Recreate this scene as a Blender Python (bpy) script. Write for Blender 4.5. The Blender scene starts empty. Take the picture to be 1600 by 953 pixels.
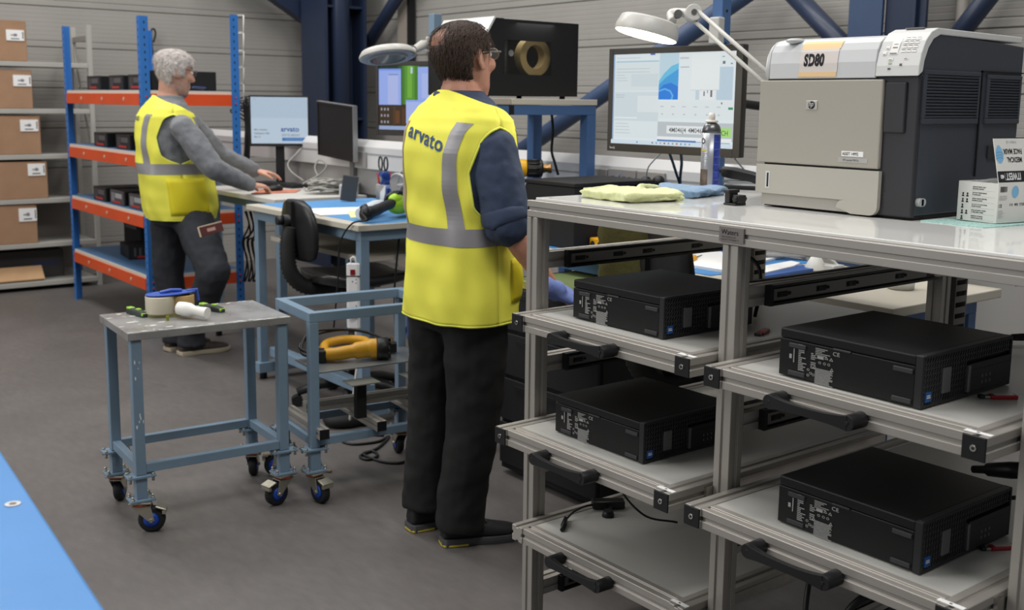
import bpy, bmesh, math, random
from mathutils import Vector, Matrix, Quaternion
from mathutils.bvhtree import BVHTree
from math import pi, sin, cos, radians, hypot, atan2, sqrt

random.seed(7)
SC = bpy.context.scene
COL = SC.collection

# ------------------------------------------------------------------ camera
FPX, PCX, PCY, CAMZ = 1697.0, 800.0, 420.0, 1.5
RT = Vector((0.78835402, -0.61510046, 0.01222153))
DN = Vector((-0.08395945, -0.127245, -0.98831145))
FW = Vector((0.60946596, 0.77811319, -0.1519576))
cam_d = bpy.data.cameras.new('camera')
cam = bpy.data.objects.new('camera', cam_d)
COL.objects.link(cam)
SC.camera = cam
mw = Matrix.Identity(4)
for i in range(3):
    mw[i][0] = RT[i]; mw[i][1] = -DN[i]; mw[i][2] = -FW[i]
mw[2][3] = CAMZ
cam.matrix_world = mw
cam_d.sensor_fit = 'HORIZONTAL'
cam_d.sensor_width = 36.0
cam_d.lens = 36.0 * FPX / 1600
cam_d.shift_y = -(476.5 - PCY) / 1600
cam_d.clip_start = 0.05
cam_d.dof.use_dof = True
cam_d.dof.focus_distance = 2.6
cam_d.dof.aperture_fstop = 5.6

# ------------------------------------------------------------------ light
world = bpy.data.worlds.new('world')
SC.world = world
world.use_nodes = True
bg = world.node_tree.nodes['Background']
bg.inputs[0].default_value = (0.90, 0.95, 1.0, 1)
bg.inputs[1].default_value = 0.20
def area(loc, sx, sy, power, target=None, col=(1.0, 0.98, 0.955)):
    l = bpy.data.lights.new('ceiling_and_fill_lamp', 'AREA')
    l.shape = 'RECTANGLE'; l.size = sx; l.size_y = sy; l.energy = power; l.color = col
    o = bpy.data.objects.new('ceiling_and_fill_lamp', l)
    COL.objects.link(o); o.location = loc
    if target is not None:
        d = Vector(target) - Vector(loc)
        o.rotation_euler = d.to_track_quat('-Z', 'Y').to_euler()
    return o
area((1.6, 5.2, 5.6), 0.6, 5.0, 140)
area((4.0, 5.0, 5.6), 0.6, 6.0, 130)
area((0.8, 8.0, 5.6), 0.6, 3.0, 90)
area((1.0, 0.0, 5.4), 3.0, 0.8, 130, (2.2, 2.2, 1.0))  # added overhead fill, aimed to brighten the vest's right side
area((-3.4, 5.2, 4.4), 3.0, 5.0, 235, (2.2, 3.2, 1.0))  # added side fill, brightens the rack fronts and the vest
SC.view_settings.view_transform = 'Standard'
SC.view_settings.look = 'None'
SC.view_settings.gamma = 1.0
SC.view_settings.exposure = 0.0
SC.view_settings.use_curve_mapping = False

# ------------------------------------------------------------------ pixel helpers (1600x953 frame -> world planes)
def ray(u, v):
    return RT * ((u - PCX) / FPX) + DN * ((v - PCY) / FPX) + FW
CAM0 = Vector((0, 0, CAMZ))
def atz(u, v, z):
    r = ray(u, v); return CAM0 + r * ((z - CAMZ) / r.z)
def atx(u, v, x):
    r = ray(u, v); return CAM0 + r * (x / r.x)
def aty(u, v, y):
    r = ray(u, v); return CAM0 + r * (y / r.y)
def atd(u, v, d):
    return CAM0 + ray(u, v) * d

# ------------------------------------------------------------------ materials
def s2l(c):
    return c / 12.92 if c <= 0.04045 else ((c + 0.055) / 1.055) ** 2.4
def rgb(r, g, b):
    return (s2l(r / 255), s2l(g / 255), s2l(b / 255), 1)
MATS = {}
def mat(name, col, rough=0.5, metal=0.0, noise=0.0, nscale=8.0, bump=0.0, bscale=60.0, emit=None, estr=1.0,
        alpha=1.0, trans=0.0, spec=0.5, stretch=None, coat=0.0, ior=1.45, col2=None, sheen=0.0, rnoise=0.0, black=False):
    """Principled material; optional object-space noise between col and col2 (or a darkened col), optional bump."""
    if name in MATS: return MATS[name]
    m = bpy.data.materials.new(name); m.use_nodes = True
    nt = m.node_tree; b = nt.nodes['Principled BSDF']
    c = (0.01, 0.01, 0.01, 1) if black else rgb(*col)
    b.inputs['Base Color'].default_value = c
    b.inputs['Roughness'].default_value = rough
    b.inputs['Metallic'].default_value = metal
    b.inputs['Specular IOR Level'].default_value = spec
    b.inputs['IOR'].default_value = ior
    if coat: b.inputs['Coat Weight'].default_value = coat
    if sheen: b.inputs['Sheen Weight'].default_value = sheen
    if trans: b.inputs['Transmission Weight'].default_value = trans
    if alpha < 1: b.inputs['Alpha'].default_value = alpha
    if emit:
        b.inputs['Emission Color'].default_value = rgb(*emit)
        b.inputs['Emission Strength'].default_value = estr
    if noise or bump or rnoise:
        tc = nt.nodes.new('ShaderNodeTexCoord')
        mp = nt.nodes.new('ShaderNodeMapping')
        nt.links.new(tc.outputs['Object'], mp.inputs['Vector'])
        if stretch: mp.inputs['Scale'].default_value = stretch
    if noise or rnoise:
        n = nt.nodes.new('ShaderNodeTexNoise'); n.inputs['Scale'].default_value = nscale
        n.inputs['Detail'].default_value = 6; n.inputs['Roughness'].default_value = 0.6
        nt.links.new(mp.outputs[0], n.inputs['Vector'])
    if noise:
        rp = nt.nodes.new('ShaderNodeValToRGB')
        rp.color_ramp.elements[0].position = 0.3; rp.color_ramp.elements[1].position = 0.7
        d = rgb(*col2) if col2 else tuple(x * (1 - noise) for x in c[:3]) + (1,)
        l = c if col2 else tuple(min(1, x * (1 + noise * 0.5)) for x in c[:3]) + (1,)
        rp.color_ramp.elements[0].color = d; rp.color_ramp.elements[1].color = l
        nt.links.new(n.outputs['Fac'], rp.inputs[0]); nt.links.new(rp.outputs[0], b.inputs['Base Color'])
    if rnoise:
        mr = nt.nodes.new('ShaderNodeMapRange')
        mr.inputs['To Min'].default_value = max(0, rough - rnoise); mr.inputs['To Max'].default_value = min(1, rough + rnoise)
        nt.links.new(n.outputs['Fac'], mr.inputs['Value']); nt.links.new(mr.outputs[0], b.inputs['Roughness'])
    if bump:
        n2 = nt.nodes.new('ShaderNodeTexNoise'); n2.inputs['Scale'].default_value = bscale; n2.inputs['Detail'].default_value = 4
        nt.links.new(mp.outputs[0], n2.inputs['Vector'])
        bp = nt.nodes.new('ShaderNodeBump'); bp.inputs['Strength'].default_value = bump; bp.inputs['Distance'].default_value = 0.01
        nt.links.new(n2.outputs['Fac'], bp.inputs['Height']); nt.links.new(bp.outputs[0], b.inputs['Normal'])
    MATS[name] = m
    return m

M_black = mat('black_plastic', (22, 22, 24), 0.45)
M_matte = mat('matte_black', (16, 16, 17), 0.7)
M_rubber = mat('black_rubber', (24, 25, 28), 0.75, bump=0.1)
M_alu = mat('anodised_aluminium', (170, 165, 158), 0.42, 0.4, noise=0.05, nscale=3, stretch=(1, 1, 1))
M_steel = mat('bright_steel', (200, 198, 192), 0.25, 1.0, noise=0.15, nscale=20)
M_white = mat('white_laminate', (222, 221, 217), 0.06, spec=0.6, noise=0.02, nscale=2)
M_tray = mat('drawer_laminate', (184, 183, 177), 0.35, noise=0.05, nscale=2)
M_bluegrey = mat('blue_grey_paint', (116, 138, 157), 0.42, noise=0.1, nscale=6, bump=0.05, bscale=25)
M_slide = mat('slide_steel', (44, 43, 42), 0.35, 0.8, noise=0.3, nscale=14)
M_cable = mat('black_cable', (18, 18, 19), 0.5)
M_cablew = mat('white_cable', (200, 198, 192), 0.5)
M_cableg = mat('grey_cable', (150, 148, 142), 0.5)
M_paper = mat('white_paper', (232, 232, 230), 0.8)
M_ink = mat('dark_ink', (30, 30, 34), 0.8)
M_grey = mat('mid_grey_print', (150, 150, 152), 0.8)
M_wink = mat('white_ink', (225, 225, 225), 0.7)

# ------------------------------------------------------------------ mesh building
class MB:
    def __init__(s): s.v = []; s.f = []; s.m = []; s.sm = []
    def add(s, vs, fs, m=0, smooth=False):
        o = len(s.v); s.v += [Vector(p) for p in vs]
        for f in fs: s.f.append([i + o for i in f]); s.m.append(m); s.sm.append(smooth)
        return s
    def box(s, c, d, rot=None, m=0):
        x, y, z = d[0] / 2, d[1] / 2, d[2] / 2
        vs = [Vector(p) for p in ((-x, -y, -z), (x, -y, -z), (x, y, -z), (-x, y, -z), (-x, -y, z), (x, -y, z), (x, y, z), (-x, y, z))]
        if rot is not None: vs = [rot @ p for p in vs]
        c = Vector(c)
        return s.add([p + c for p in vs], [(0, 3, 2, 1), (4, 5, 6, 7), (0, 1, 5, 4), (1, 2, 6, 5), (2, 3, 7, 6), (3, 0, 4, 7)], m)
    def bb(s, a, b, m=0):
        """axis aligned box between two corners"""
        a = Vector(a); b = Vector(b)
        return s.box((a + b) / 2, [abs(b[i] - a[i]) for i in range(3)], None, m)
    def loft(s, rings, cap=True, closed=True, m=0, smooth=True):
        n = len(rings[0]); vs = [p for r in rings for p in r]; fs = []
        for i in range(len(rings) - 1):
            for j in range(n if closed else n - 1):
                k = (j + 1) % n
                fs.append((i * n + j, i * n + k, (i + 1) * n + k, (i + 1) * n + j))
        s.add(vs, fs, m, smooth)
        if cap and closed:
            o = len(s.v) - len(vs)
            s.f.append([o + i for i in range(n)][::-1]); s.m.append(m); s.sm.append(False)
            s.f.append([o + (len(rings) - 1) * n + i for i in range(n)]); s.m.append(m); s.sm.append(False)
        return s
    def cyl(s, p0, p1, r0, r1=None, n=14, m=0, cap=True):
        p0 = Vector(p0); p1 = Vector(p1); r1 = r0 if r1 is None else r1
        q = (p1 - p0).to_track_quat('Z', 'Y')
        ring = lambda p, r: [p + q @ Vector((cos(2 * pi * i / n) * r, sin(2 * pi * i / n) * r, 0)) for i in range(n)]
        return s.loft([ring(p0, r0), ring(p1, r1)], cap, m=m)
    def tube(s, pts, r, n=8, m=0, cap=True):
        pts = [Vector(p) for p in pts]; rs = r if isinstance(r, (list, tuple)) else [r] * len(pts)
        rings = []; q = None
        for i, p in enumerate(pts):
            t = (pts[min(i + 1, len(pts) - 1)] - pts[max(i - 1, 0)])
            if t.length < 1e-9: t = Vector((0, 0, 1))
            t.normalize()
            if q is None: q = t.to_track_quat('Z', 'Y')
            else:
                z = q @ Vector((0, 0, 1)); q = z.rotation_difference(t) @ q
            rings.append([p + q @ Vector((cos(2 * pi * k / n) * rs[i], sin(2 * pi * k / n) * rs[i], 0)) for k in range(n)])
        return s.loft(rings, cap, m=m)
    def lathe(s, prof, c=(0, 0, 0), axis=(0, 0, 1), n=20, m=0, cap=True):
        """prof: list of (radius, height)"""
        q = Vector(axis).to_track_quat('Z', 'Y'); c = Vector(c)
        rings = [[c + q @ Vector((cos(2 * pi * i / n) * r, sin(2 * pi * i / n) * r, h)) for i in range(n)] for r, h in prof]
        return s.loft(rings, cap, m=m)
    def prism(s, poly, a, b, m=0, smooth=False):
        """poly: list of 3d points of one face; extruded by vector b-a"""
        d = Vector(b) - Vector(a); n = len(poly)
        p0 = [Vector(p) for p in poly]; p1 = [p + d for p in p0]
        s.add(p0 + p1, [(i, (i + 1) % n, n + (i + 1) % n, n + i) for i in range(n)], m, smooth)
        o = len(s.v) - 2 * n
        s.f.append([o + i for i in range(n)][::-1]); s.m.append(m); s.sm.append(False)
        s.f.append([o + n + i for i in range(n)]); s.m.append(m); s.sm.append(False)
        return s
    def sphere(s, c, r, n=14, k=9, m=0):
        c = Vector(c); rr = r if isinstance(r, (list, tuple)) else (r, r, r)
        rings = []
        for j in range(k + 1):
            t = -pi / 2 + pi * j / k; cr = max(cos(t), 1e-3)
            rings.append([c + Vector((cos(2 * pi * i / n) * cr * rr[0], sin(2 * pi * i / n) * cr * rr[1], sin(t) * rr[2])) for i in range(n)])
        return s.loft(rings, True, m=m)
    def quad(s, a, b, c, d, m=0): return s.add([a, b, c, d], [(0, 1, 2, 3)], m)
    def xf(s, M):
        s.v = [M @ p for p in s.v]; return s
    def shift(s, d):
        d = Vector(d); s.v = [p + d for p in s.v]; return s
    def join(s, o):
        n = len(s.v); s.v += [p.copy() for p in o.v]
        s.f += [[i + n for i in f] for f in o.f]; s.m += o.m; s.sm += o.sm; return s
    def mesh(s, name, mats):
        me = bpy.data.meshes.new(name)
        me.from_pydata([tuple(p) for p in s.v], [], s.f)
        for x in (mats if isinstance(mats, (list, tuple)) else [mats]): me.materials.append(x)
        me.polygons.foreach_set('material_index', s.m)
        me.polygons.foreach_set('use_smooth', s.sm)
        bm = bmesh.new(); bm.from_mesh(me)
        bmesh.ops.recalc_face_normals(bm, faces=bm.faces[:])
        bm.to_mesh(me); bm.free()
        me.update(); return me

def tag(o, label=None, cat=None, group=None, kind=None):
    if label: o['label'] = label
    if cat: o['category'] = cat
    if group: o['group'] = group
    if kind: o['kind'] = kind
    return o
def thing(name, label, cat, loc=(0, 0, 0), rz=0.0, group=None):
    o = bpy.data.objects.new(name, None); COL.objects.link(o)
    o.empty_display_size = 0.05
    o.location = loc; o.rotation_euler = (0, 0, rz)
    return tag(o, label, cat, group)
def wmat(o):
    """world matrix from loc/rot chain (no depsgraph needed)"""
    m = Matrix.Translation(o.location) @ o.rotation_euler.to_matrix().to_4x4()
    return wmat(o.parent) @ m if o.parent else m
def ob(name, mb, mats, parent=None, world=False, bevel=0.0, seg=2, label=None, kind=None, smooth=None, auto=None):
    """link a mesh builder as one object; world=True means its coordinates are world ones"""
    if world and parent: mb.xf(wmat(parent).inverted())
    me = mb.mesh(name, mats)
    if smooth is not None: me.polygons.foreach_set('use_smooth', [smooth] * len(me.polygons))
    o = bpy.data.objects.new(name, me); COL.objects.link(o)
    if parent: o.parent = parent
    if bevel:
        b = o.modifiers.new('bevel', 'BEVEL'); b.width = bevel; b.segments = seg; b.limit_method = 'ANGLE'; b.angle_limit = radians(40)
        b.harden_normals = False
    if label: o['label'] = label
    if kind: o['kind'] = kind
    return o
def single(name, mb, mats, label, cat, loc, rz=0.0, group=None, world=False, **k):
    """a thing that is one mesh"""
    if world: mb.xf((Matrix.Translation(loc) @ Matrix.Rotation(rz, 4, 'Z')).inverted())
    o = ob(name, mb, mats, None, **k); o.location = loc; o.rotation_euler = (0, 0, rz)
    return tag(o, label, cat, group)
def kids(o): return [c for c in bpy.data.objects if c.parent == o]
def copy_tree(o, parent=None):
    c = o.copy(); COL.objects.link(c); c.parent = parent
    for ch in kids(o): copy_tree(ch, c)
    return c
def cat_rom(pts, k=8):
    """smooth curve through points"""
    P = [Vector(p) for p in pts]; P = [P[0] * 2 - P[1]] + P + [P[-1] * 2 - P[-2]]; out = []
    for i in range(1, len(P) - 2):
        for j in range(k):
            t = j / k; a, b, c, d = P[i - 1:i + 3]
            out.append(0.5 * ((2 * b) + (c - a) * t + (2 * a - 5 * b + 4 * c - d) * t * t + (3 * b - a - 3 * c + d) * t ** 3))
    out.append(P[-2]); return out
def text_mb(txt, size, align='LEFT', squeeze=1.0, bold=0.0, depth=0.0, shear=0.0, spacing=1.0):
    """lettering as a mesh builder in the local x (right) / y (up) plane"""
    c = bpy.data.curves.new('lettering', 'FONT'); c.body = txt; c.size = size; c.align_x = align
    c.offset = bold; c.extrude = depth; c.shear = shear; c.space_character = spacing; c.resolution_u = 3
    o = bpy.data.objects.new('lettering', c); COL.objects.link(o)
    dg = bpy.context.evaluated_depsgraph_get()
    me = bpy.data.meshes.new_from_object(o.evaluated_get(dg))
    mb = MB(); mb.add([(v.co.x * squeeze, v.co.y, v.co.z) for v in me.vertices], [tuple(p.vertices) for p in me.polygons])
    bpy.data.objects.remove(o); bpy.data.curves.remove(c); bpy.data.meshes.remove(me)
    return mb
def frame_m(o, ux, uy):
    """matrix taking local x,y,z to ux,uy,ux x uy at o"""
    ux = Vector(ux).normalized(); uy = Vector(uy); uy = (uy - ux * uy.dot(ux)).normalized(); uz = ux.cross(uy)
    m = Matrix.Identity(4)
    for i in range(3): m[i][0] = ux[i]; m[i][1] = uy[i]; m[i][2] = uz[i]; m[i][3] = o[i]
    return m
def profile_bar(mb, p0, p1, up=(0, 0, 1), w=0.043, h=None, g=0.0045, m=0):
    """T-slot aluminium profile between two points, a groove on each of its four sides"""
    h = h or w
    p0 = Vector(p0); p1 = Vector(p1); t = (p1 - p0).normalized(); up = Vector(up)
    sx = t.cross(up).normalized(); sy = sx.cross(t)
    a, b, q = w / 2, h / 2, w * 0.11
    poly = [(-a, -b), (-q, -b), (-q * 1.0, -b + g), (q, -b + g), (q, -b), (a, -b), (a, -q), (a - g, -q), (a - g, q), (a, q), (a, b), (q, b), (q, b - g),
            (-q, b - g), (-q, b), (-a, b), (-a, q), (-a + g, q), (-a + g, -q), (-a, -q)]
    pts = [p0 + sx * x + sy * y for x, y in poly]
    mb.prism(pts, p0, p1, m)
    return mb
# ------------------------------------------------------------------ the setting
XW, YW = 5.32, 9.45          # right wall plane, left wall plane
M_floor = mat('vinyl_floor', (97, 93, 91), 0.48, noise=0.14, nscale=1.8, bump=0.03, bscale=120, rnoise=0.07)
def floor_extra(m):
    nt = m.node_tree; b = nt.nodes['Principled BSDF']
    rp = [n for n in nt.nodes if n.type == 'VALTORGB'][0]; tc = [n for n in nt.nodes if n.type == 'TEX_COORD'][0]
    n = nt.nodes.new('ShaderNodeTexNoise'); n.inputs['Scale'].default_value = 38; n.inputs['Detail'].default_value = 5
    mp = nt.nodes.new('ShaderNodeMapping'); mp.inputs['Scale'].default_value = (1, 0.35, 1); mp.inputs['Rotation'].default_value = (0, 0, 0.7)
    nt.links.new(tc.outputs['Object'], mp.inputs[0]); nt.links.new(mp.outputs[0], n.inputs['Vector'])
    mx = nt.nodes.new('ShaderNodeMixRGB'); mx.blend_type = 'OVERLAY'; mx.inputs[0].default_value = 0.22
    nt.links.new(rp.outputs[0], mx.inputs[1]); nt.links.new(n.outputs['Fac'], mx.inputs[2]); nt.links.new(mx.outputs[0], b.inputs['Base Color'])
floor_extra(M_floor)
mb = MB(); mb.bb((-4, -3, -0.1), (XW + 0.1, YW + 0.1, 0))
ob('floor', mb, M_floor, kind='structure')

M_clad = mat('grey_cladding', (154, 151, 146), 0.5, noise=0.06, nscale=2.5, spec=0.35)
def clad_profile(h):
    p = [(0, -0.014), (0.006, 0), (0.044, 0), (0.049, -0.005), (0.056, 0)]
    z = 0.085
    while z < h - 0.03:
        p += [(z, 0), (z + 0.004, -0.0010), (z + 0.008, 0)]; z += 0.034
    return p + [(h - 0.006, 0), (h, -0.014)]
def cladding(name, a, b, inward, z0, n, h):
    """a wall of horizontal cladding panels running from a to b (2d); inward is the 2d normal into the room"""
    back = MB()
    d = 0.16
    A = Vector((a[0], a[1], -0.05)); B = Vector((b[0], b[1], 5.0)); I = Vector((inward[0], inward[1], 0))
    back.prism([A - I * 0.02, Vector((b[0], b[1], -0.05)) - I * 0.02, B - I * 0.02, Vector((a[0], a[1], 5.0)) - I * 0.02], (0, 0, 0), -I * d)
    w = ob(name, back, M_clad, kind='structure')
    prof = clad_profile(h); p = MB(); rows = []
    for q in (a, b):
        rows.append([Vector((q[0], q[1], zz)) + I * o for zz, o in prof])
    fs = [(i, i + 1, len(prof) + i + 1, len(prof) + i) for i in range(len(prof) - 1)]
    p.add(rows[0] + rows[1], fs)
    k = len(p.v)
    p.add([Vector((q[0], q[1], zz)) - I * 0.018 for q in (a, b) for zz in (0, h)], [(0, 1, 3, 2)])
    me = p.mesh('panel', M_clad)
    for i in range(n):
        o = bpy.data.objects.new('panel', me); COL.objects.link(o); o.parent = w; o.location = (0, 0, z0 + i * h)
    return w
PH = 0.327
Z0 = 1.567 - 4 * PH
cladding('wall_left', (-2.5, YW), (XW, YW), (0, -1), Z0 - PH, 14, PH)
cladding('wall_right', (XW, YW), (XW, -1.0), (-1, 0), Z0 - PH, 14, PH)

M_navy = mat('navy_steel_paint', (35, 46, 69), 0.4, noise=0.12, nscale=3)
M_navy2 = mat('slate_blue_paint', (58, 76, 106), 0.4, noise=0.1, nscale=4)
M_navy3 = mat('pipe_navy', (38, 48, 70), 0.35)
# corner column, seen left of centre
t = thing('steel_column', 'dark navy steel column in the far corner of the two clad walls', 'column', (4.86, 8.86, 0))
m1 = MB(); m1.bb((-0.20, -0.22, 0), (-0.17, 0.22, 5)); ob('flange', m1, M_navy, t)
m1 = MB(); m1.bb((0.19, -0.22, 0), (0.22, 0.22, 5)); ob('flange', m1, M_navy, t)
m1 = MB(); m1.bb((-0.168, -0.016, 0), (0.188, 0.016, 5)); ob('web', m1, M_navy, t)
m1 = MB(); m1.cyl((-0.02, -0.17, 0), (-0.02, -0.17, 5), 0.085, n=20); ob('drain_pipe', m1, M_navy3, t)
for z in (1.32, 2.3):
    m1 = MB(); m1.bb((-0.168, -0.2, z), (0.188, -0.018, z + 0.02)); ob('stiffener', m1, M_navy, t)
# conduit strip to its right
t = thing('conduit', 'pale vertical conduit strip on the clad wall right of the corner column', 'conduit', (XW - 0.05, 8.32, 0))
m1 = MB(); m1.bb((-0.02, -0.09, 0), (0.03, 0.07, 5)); ob('cover', m1, mat('pale_strip', (150, 142, 132), 0.5), t)
m1 = MB(); m1.bb((-0.03, -0.135, 0), (0.03, -0.10, 5)); ob('side_channel', m1, M_matte, t)

# near column, top right
p = atx(1325, 40, 5.0); q = atx(1440, 40, 5.0)
t = thing('steel_column', 'broad navy steel column standing behind the printer', 'column', (5.0, p.y, 0))
dy = q.y - p.y
w1 = (atx(1377, 40, 5.0).y - p.y)
m1 = MB(); m1.bb((0.0, 0, 0), (0.02, w1, 5)); ob('flange', m1, M_navy2, t)
m1 = MB(); m1.bb((0.03, w1, 0), (0.05, dy, 5)); ob('web', m1, M_navy, t)
m1 = MB(); m1.bb((0.0, dy + 0.06, 0), (0.022, dy + 0.04, 5)); ob('edge_strip', m1, M_navy, t)
def brace(a, b, r, label, m=M_navy2):
    a = Vector(a); b = Vector(b); d = (b - a).normalized()
    t = thing('diagonal_brace', label, 'brace', b if b.z < a.z else a)
    mm = MB(); mm.cyl(a, b, r, n=20); ob('tube', mm, m, t, world=True)
    mm = MB(); mm.cyl(a + d * 0.0, a + d * 0.05, r * 1.08, n=20); ob('end_collar', mm, m, t, world=True)
    return t
def ext(u0, v0, u1, v1, x, e0=0.0, e1=0.0):
    a = atx(u0, v0, x); b = atx(u1, v1, x); d = (b - a)
    return a - d * e0, b + d * e1
a, b = ext(1140, 7, 800, 246, 5.12, 0.12, 0.5); brace(a, b, 0.062, 'long slate blue tube brace sloping down behind the big monitor and the enclosure')
a, b = ext(1243, -6, 1308, 62, 5.12, 0.25, 1.2); brace(a, b, 0.055, 'dark tube brace sloping down to the right just left of the broad navy column', M_navy)
a, b = ext(1556, -20, 1500, 52, 5.16, 0.6, 0.9); brace(a, b, 0.05, 'dark tube brace rising to the right above the back of the printer', M_navy)
a, b = ext(621, -4, 556, 100, 5.16, 0.5, 0.0); brace(a, b, 0.055, 'thin navy brace crossing the wall right of the corner column', M_navy)
p = atx(1503, 20, 5.25)
mm = MB(); mm.cyl((5.25, p.y, 0), (5.25, p.y, 5), 0.028, n=14)
single('wall_pipe', mm, mat('pale_pipe', (176, 170, 162), 0.4), 'pale thin vertical pipe on the wall above the back of the printer', 'pipe', (5.25, p.y, 0), world=True)
# beam brace up the left wall, its shadow falls on the cladding
a = aty(497, 34, 9.14); b = aty(330, -86, 9.14); d_ = (b - a).normalized()
t = thing('diagonal_brace', 'dark flat brace rising to the left from the corner column', 'brace', a)
m = MB(); n_ = d_.cross(Vector((0, 1, 0))).normalized(); w_ = 0.075
m.prism([a + n_ * w_, a - n_ * w_, b - n_ * w_, b + n_ * w_], (0, 0, 0), (0, 0.12, 0)); ob('flat_bar', m, M_navy, t, world=True, bevel=0.004)
m = MB(); m.bb((a.x - 0.02, 9.14, a.z - 0.16), (a.x + 0.10, 9.20, a.z + 0.05)); ob('end_plate', m, M_navy, t, world=True)
# ------------------------------------------------------------------ the drawer rack in the foreground
PX0, PX1 = 1.787, 2.643      # front face, back face of the rack
PY = [2.22, 1.547, 0.87]     # left faces of the three front posts
PW = 0.043
TOPZ = 1.253
rack = thing('drawer_rack', 'aluminium profile drawer rack with white worktop carrying the printer', 'rack', (PX0, 1.5, 0))
for y in PY:
    for x in (PX0, PX1 - PW):
        m = MB(); profile_bar(m, (x + PW / 2, y - PW / 2, 0.0), (x + PW / 2, y - PW / 2, TOPZ - 0.051), up=(1, 0, 0), w=PW)
        ob('post', m, M_alu, rack, world=True, bevel=0.001, seg=1)
yl, yr = PY[0], PY[2] - PW
zt = TOPZ - 0.007
m = MB(); profile_bar(m, (PX0 + PW / 2, yl, zt - PW / 2), (PX0 + PW / 2, yr, zt - PW / 2), w=PW); ob('front_beam', m, M_alu, rack, world=True, bevel=0.001, seg=1)
m = MB(); profile_bar(m, (PX1 - PW / 2, yl, zt - PW / 2), (PX1 - PW / 2, yr, zt - PW / 2), w=PW); ob('back_beam', m, M_alu, rack, world=True, bevel=0.001, seg=1)
for y in PY:
    m = MB(); profile_bar(m, (PX0 + PW, y - PW / 2, zt - PW / 2), (PX1 - PW, y - PW / 2, zt - PW / 2), w=PW); ob('side_beam', m, M_alu, rack, world=True, bevel=0.001, seg=1)
m = MB(); m.bb((PX0 + 0.016, yr, zt), (PX1 - 0.012, yl - 0.016, TOPZ)); ob('worktop', m, M_white, rack, world=True, bevel=0.0015)
m = MB(); m.bb((PX0 + 0.004, yl - 0.004, zt - 0.034), (PX0 + 0.036, yl + 0.002, zt - 0.01)); ob('end_cap', m, M_black, rack, world=True)
# name plate
a = atx(1125, 353, PX0 - 0.002); b = atx(1163, 363, PX0 - 0.002); c = atx(1126, 376, PX0 - 0.002)
m = MB(); m.bb((PX0 - 0.004, a.y, a.z), (PX0 - 0.0005, b.y, c.z))
pl = ob('name_plate', m, mat('brushed_plate', (132, 126, 122), 0.45, 0.5), rack, world=True, label='grey metal name plate with black lettering')
wpl = abs(a.y - b.y); hpl = abs(a.z - c.z)
m = text_mb('Waters', hpl * 0.50, squeeze=0.98); m.xf(frame_m(Vector((PX0 - 0.0048, a.y - wpl * 0.10, c.z + hpl * 0.50)), (0, -1, 0), (0, 0, 1)))
t1 = text_mb('THE SCIENCE OF', hpl * 0.155, spacing=1.1); t1.xf(frame_m(Vector((PX0 - 0.0048, a.y - wpl * 0.10, c.z + hpl * 0.28)), (0, -1, 0), (0, 0, 1))); m.join(t1)
t1 = text_mb("WHAT'S POSSIBLE.\u2122", hpl * 0.155, spacing=1.1); t1.xf(frame_m(Vector((PX0 - 0.0048, a.y - wpl * 0.10, c.z + hpl * 0.10)), (0, -1, 0), (0, 0, 1))); m.join(t1)
m.xf(wmat(rack).inverted()); o = ob('lettering', m, M_ink, pl); 
# side rails with ball-bearing slides
def slide(ysurf, z, x0, x1, inward):
    """a telescopic slide on the face at ysurf looking towards inward (+1/-1 along Y)"""
    s = MB(); d = 0.016 * inward; h = 0.023
    s.bb((x0, ysurf, z - h), (x1, ysurf + d * 0.25, z + h))
    s.bb((x0, ysurf, z + h - 0.006), (x1, ysurf + d, z + h)); s.bb((x0, ysurf, z - h), (x1, ysurf + d, z - h + 0.006))
    s.bb((x0 + 0.004, ysurf + d * 0.5, z - 0.013), (x1 - 0.05, ysurf + d * 0.72, z + 0.013), 3)
    for fx in (0.04, 0.25, 0.42, 0.72, 0.93):
        x = x0 + (x1 - x0) * fx
        s.bb((x, ysurf + d * 0.72, z - 0.006), (x + 0.035, ysurf + d * 0.8, z + 0.006), m=1)
        s.bb((x + 0.006, ysurf + d * 0.8, z - 0.003), (x + 0.016, ysurf + d * 0.86, z + 0.003), m=2)
        s.cyl((x + 0.042, ysurf + d * 0.7, z), (x + 0.042, ysurf + d * 0.84, z), 0.004, n=8, m=1)
    s.bb((x0 - 0.003, ysurf, z - h), (x0 + 0.008, ysurf + d * 1.05, z + h), m=1)
    return s
def rail(y, z, inward, x0=None, xs=None, both=False):
    yc = y - PW / 2
    m = MB(); profile_bar(m, (PX0 + PW, yc, z), (PX1 - PW, yc, z), w=PW); r = ob('side_rail', m, M_alu, rack, world=True)
    xs = xs or PX0 + PW + 0.055
    for k in ((-1, 1) if both else (inward,)):
        s = slide(yc + k * PW / 2, z, xs, PX1 - 0.09, k)
        s.xf(wmat(rack).inverted()); ob('drawer_slide', s, [M_slide, M_matte, M_slide, mat('slide_member', (112, 110, 106), 0.35, 0.6)], r)
ROWS = [0.96, 0.667, 0.386]
for z in (1.088, 0.807, 0.526, 0.172):
    rail(PY[0], z, -1)
    rail(PY[1], z, -1, both=True)
    rail(PY[2], z, 1)
# perforated cable duct on the back posts
for y in (PY[1], PY[0]):
    d = MB(); x0 = PX1 + 0.012
    d.bb((x0, y - 0.008, 0.3), (x0 + 0.058, y - 0.004, TOPZ - 0.06))
    d.bb((x0, y - 0.05, 0.3), (x0 + 0.004, y - 0.008, TOPZ - 0.06)); d.bb((x0 + 0.054, y - 0.05, 0.3), (x0 + 0.058, y - 0.008, TOPZ - 0.06))
    z = 0.33
    while z < TOPZ - 0.1:
        d.bb((x0 + 0.004, y - 0.046, z), (x0 + 0.054, y - 0.05, z + 0.016)); z += 0.03
    ob('cable_duct', d, [mat('duct_grey', (112, 108, 103), 0.6)], rack, world=True)
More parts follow.
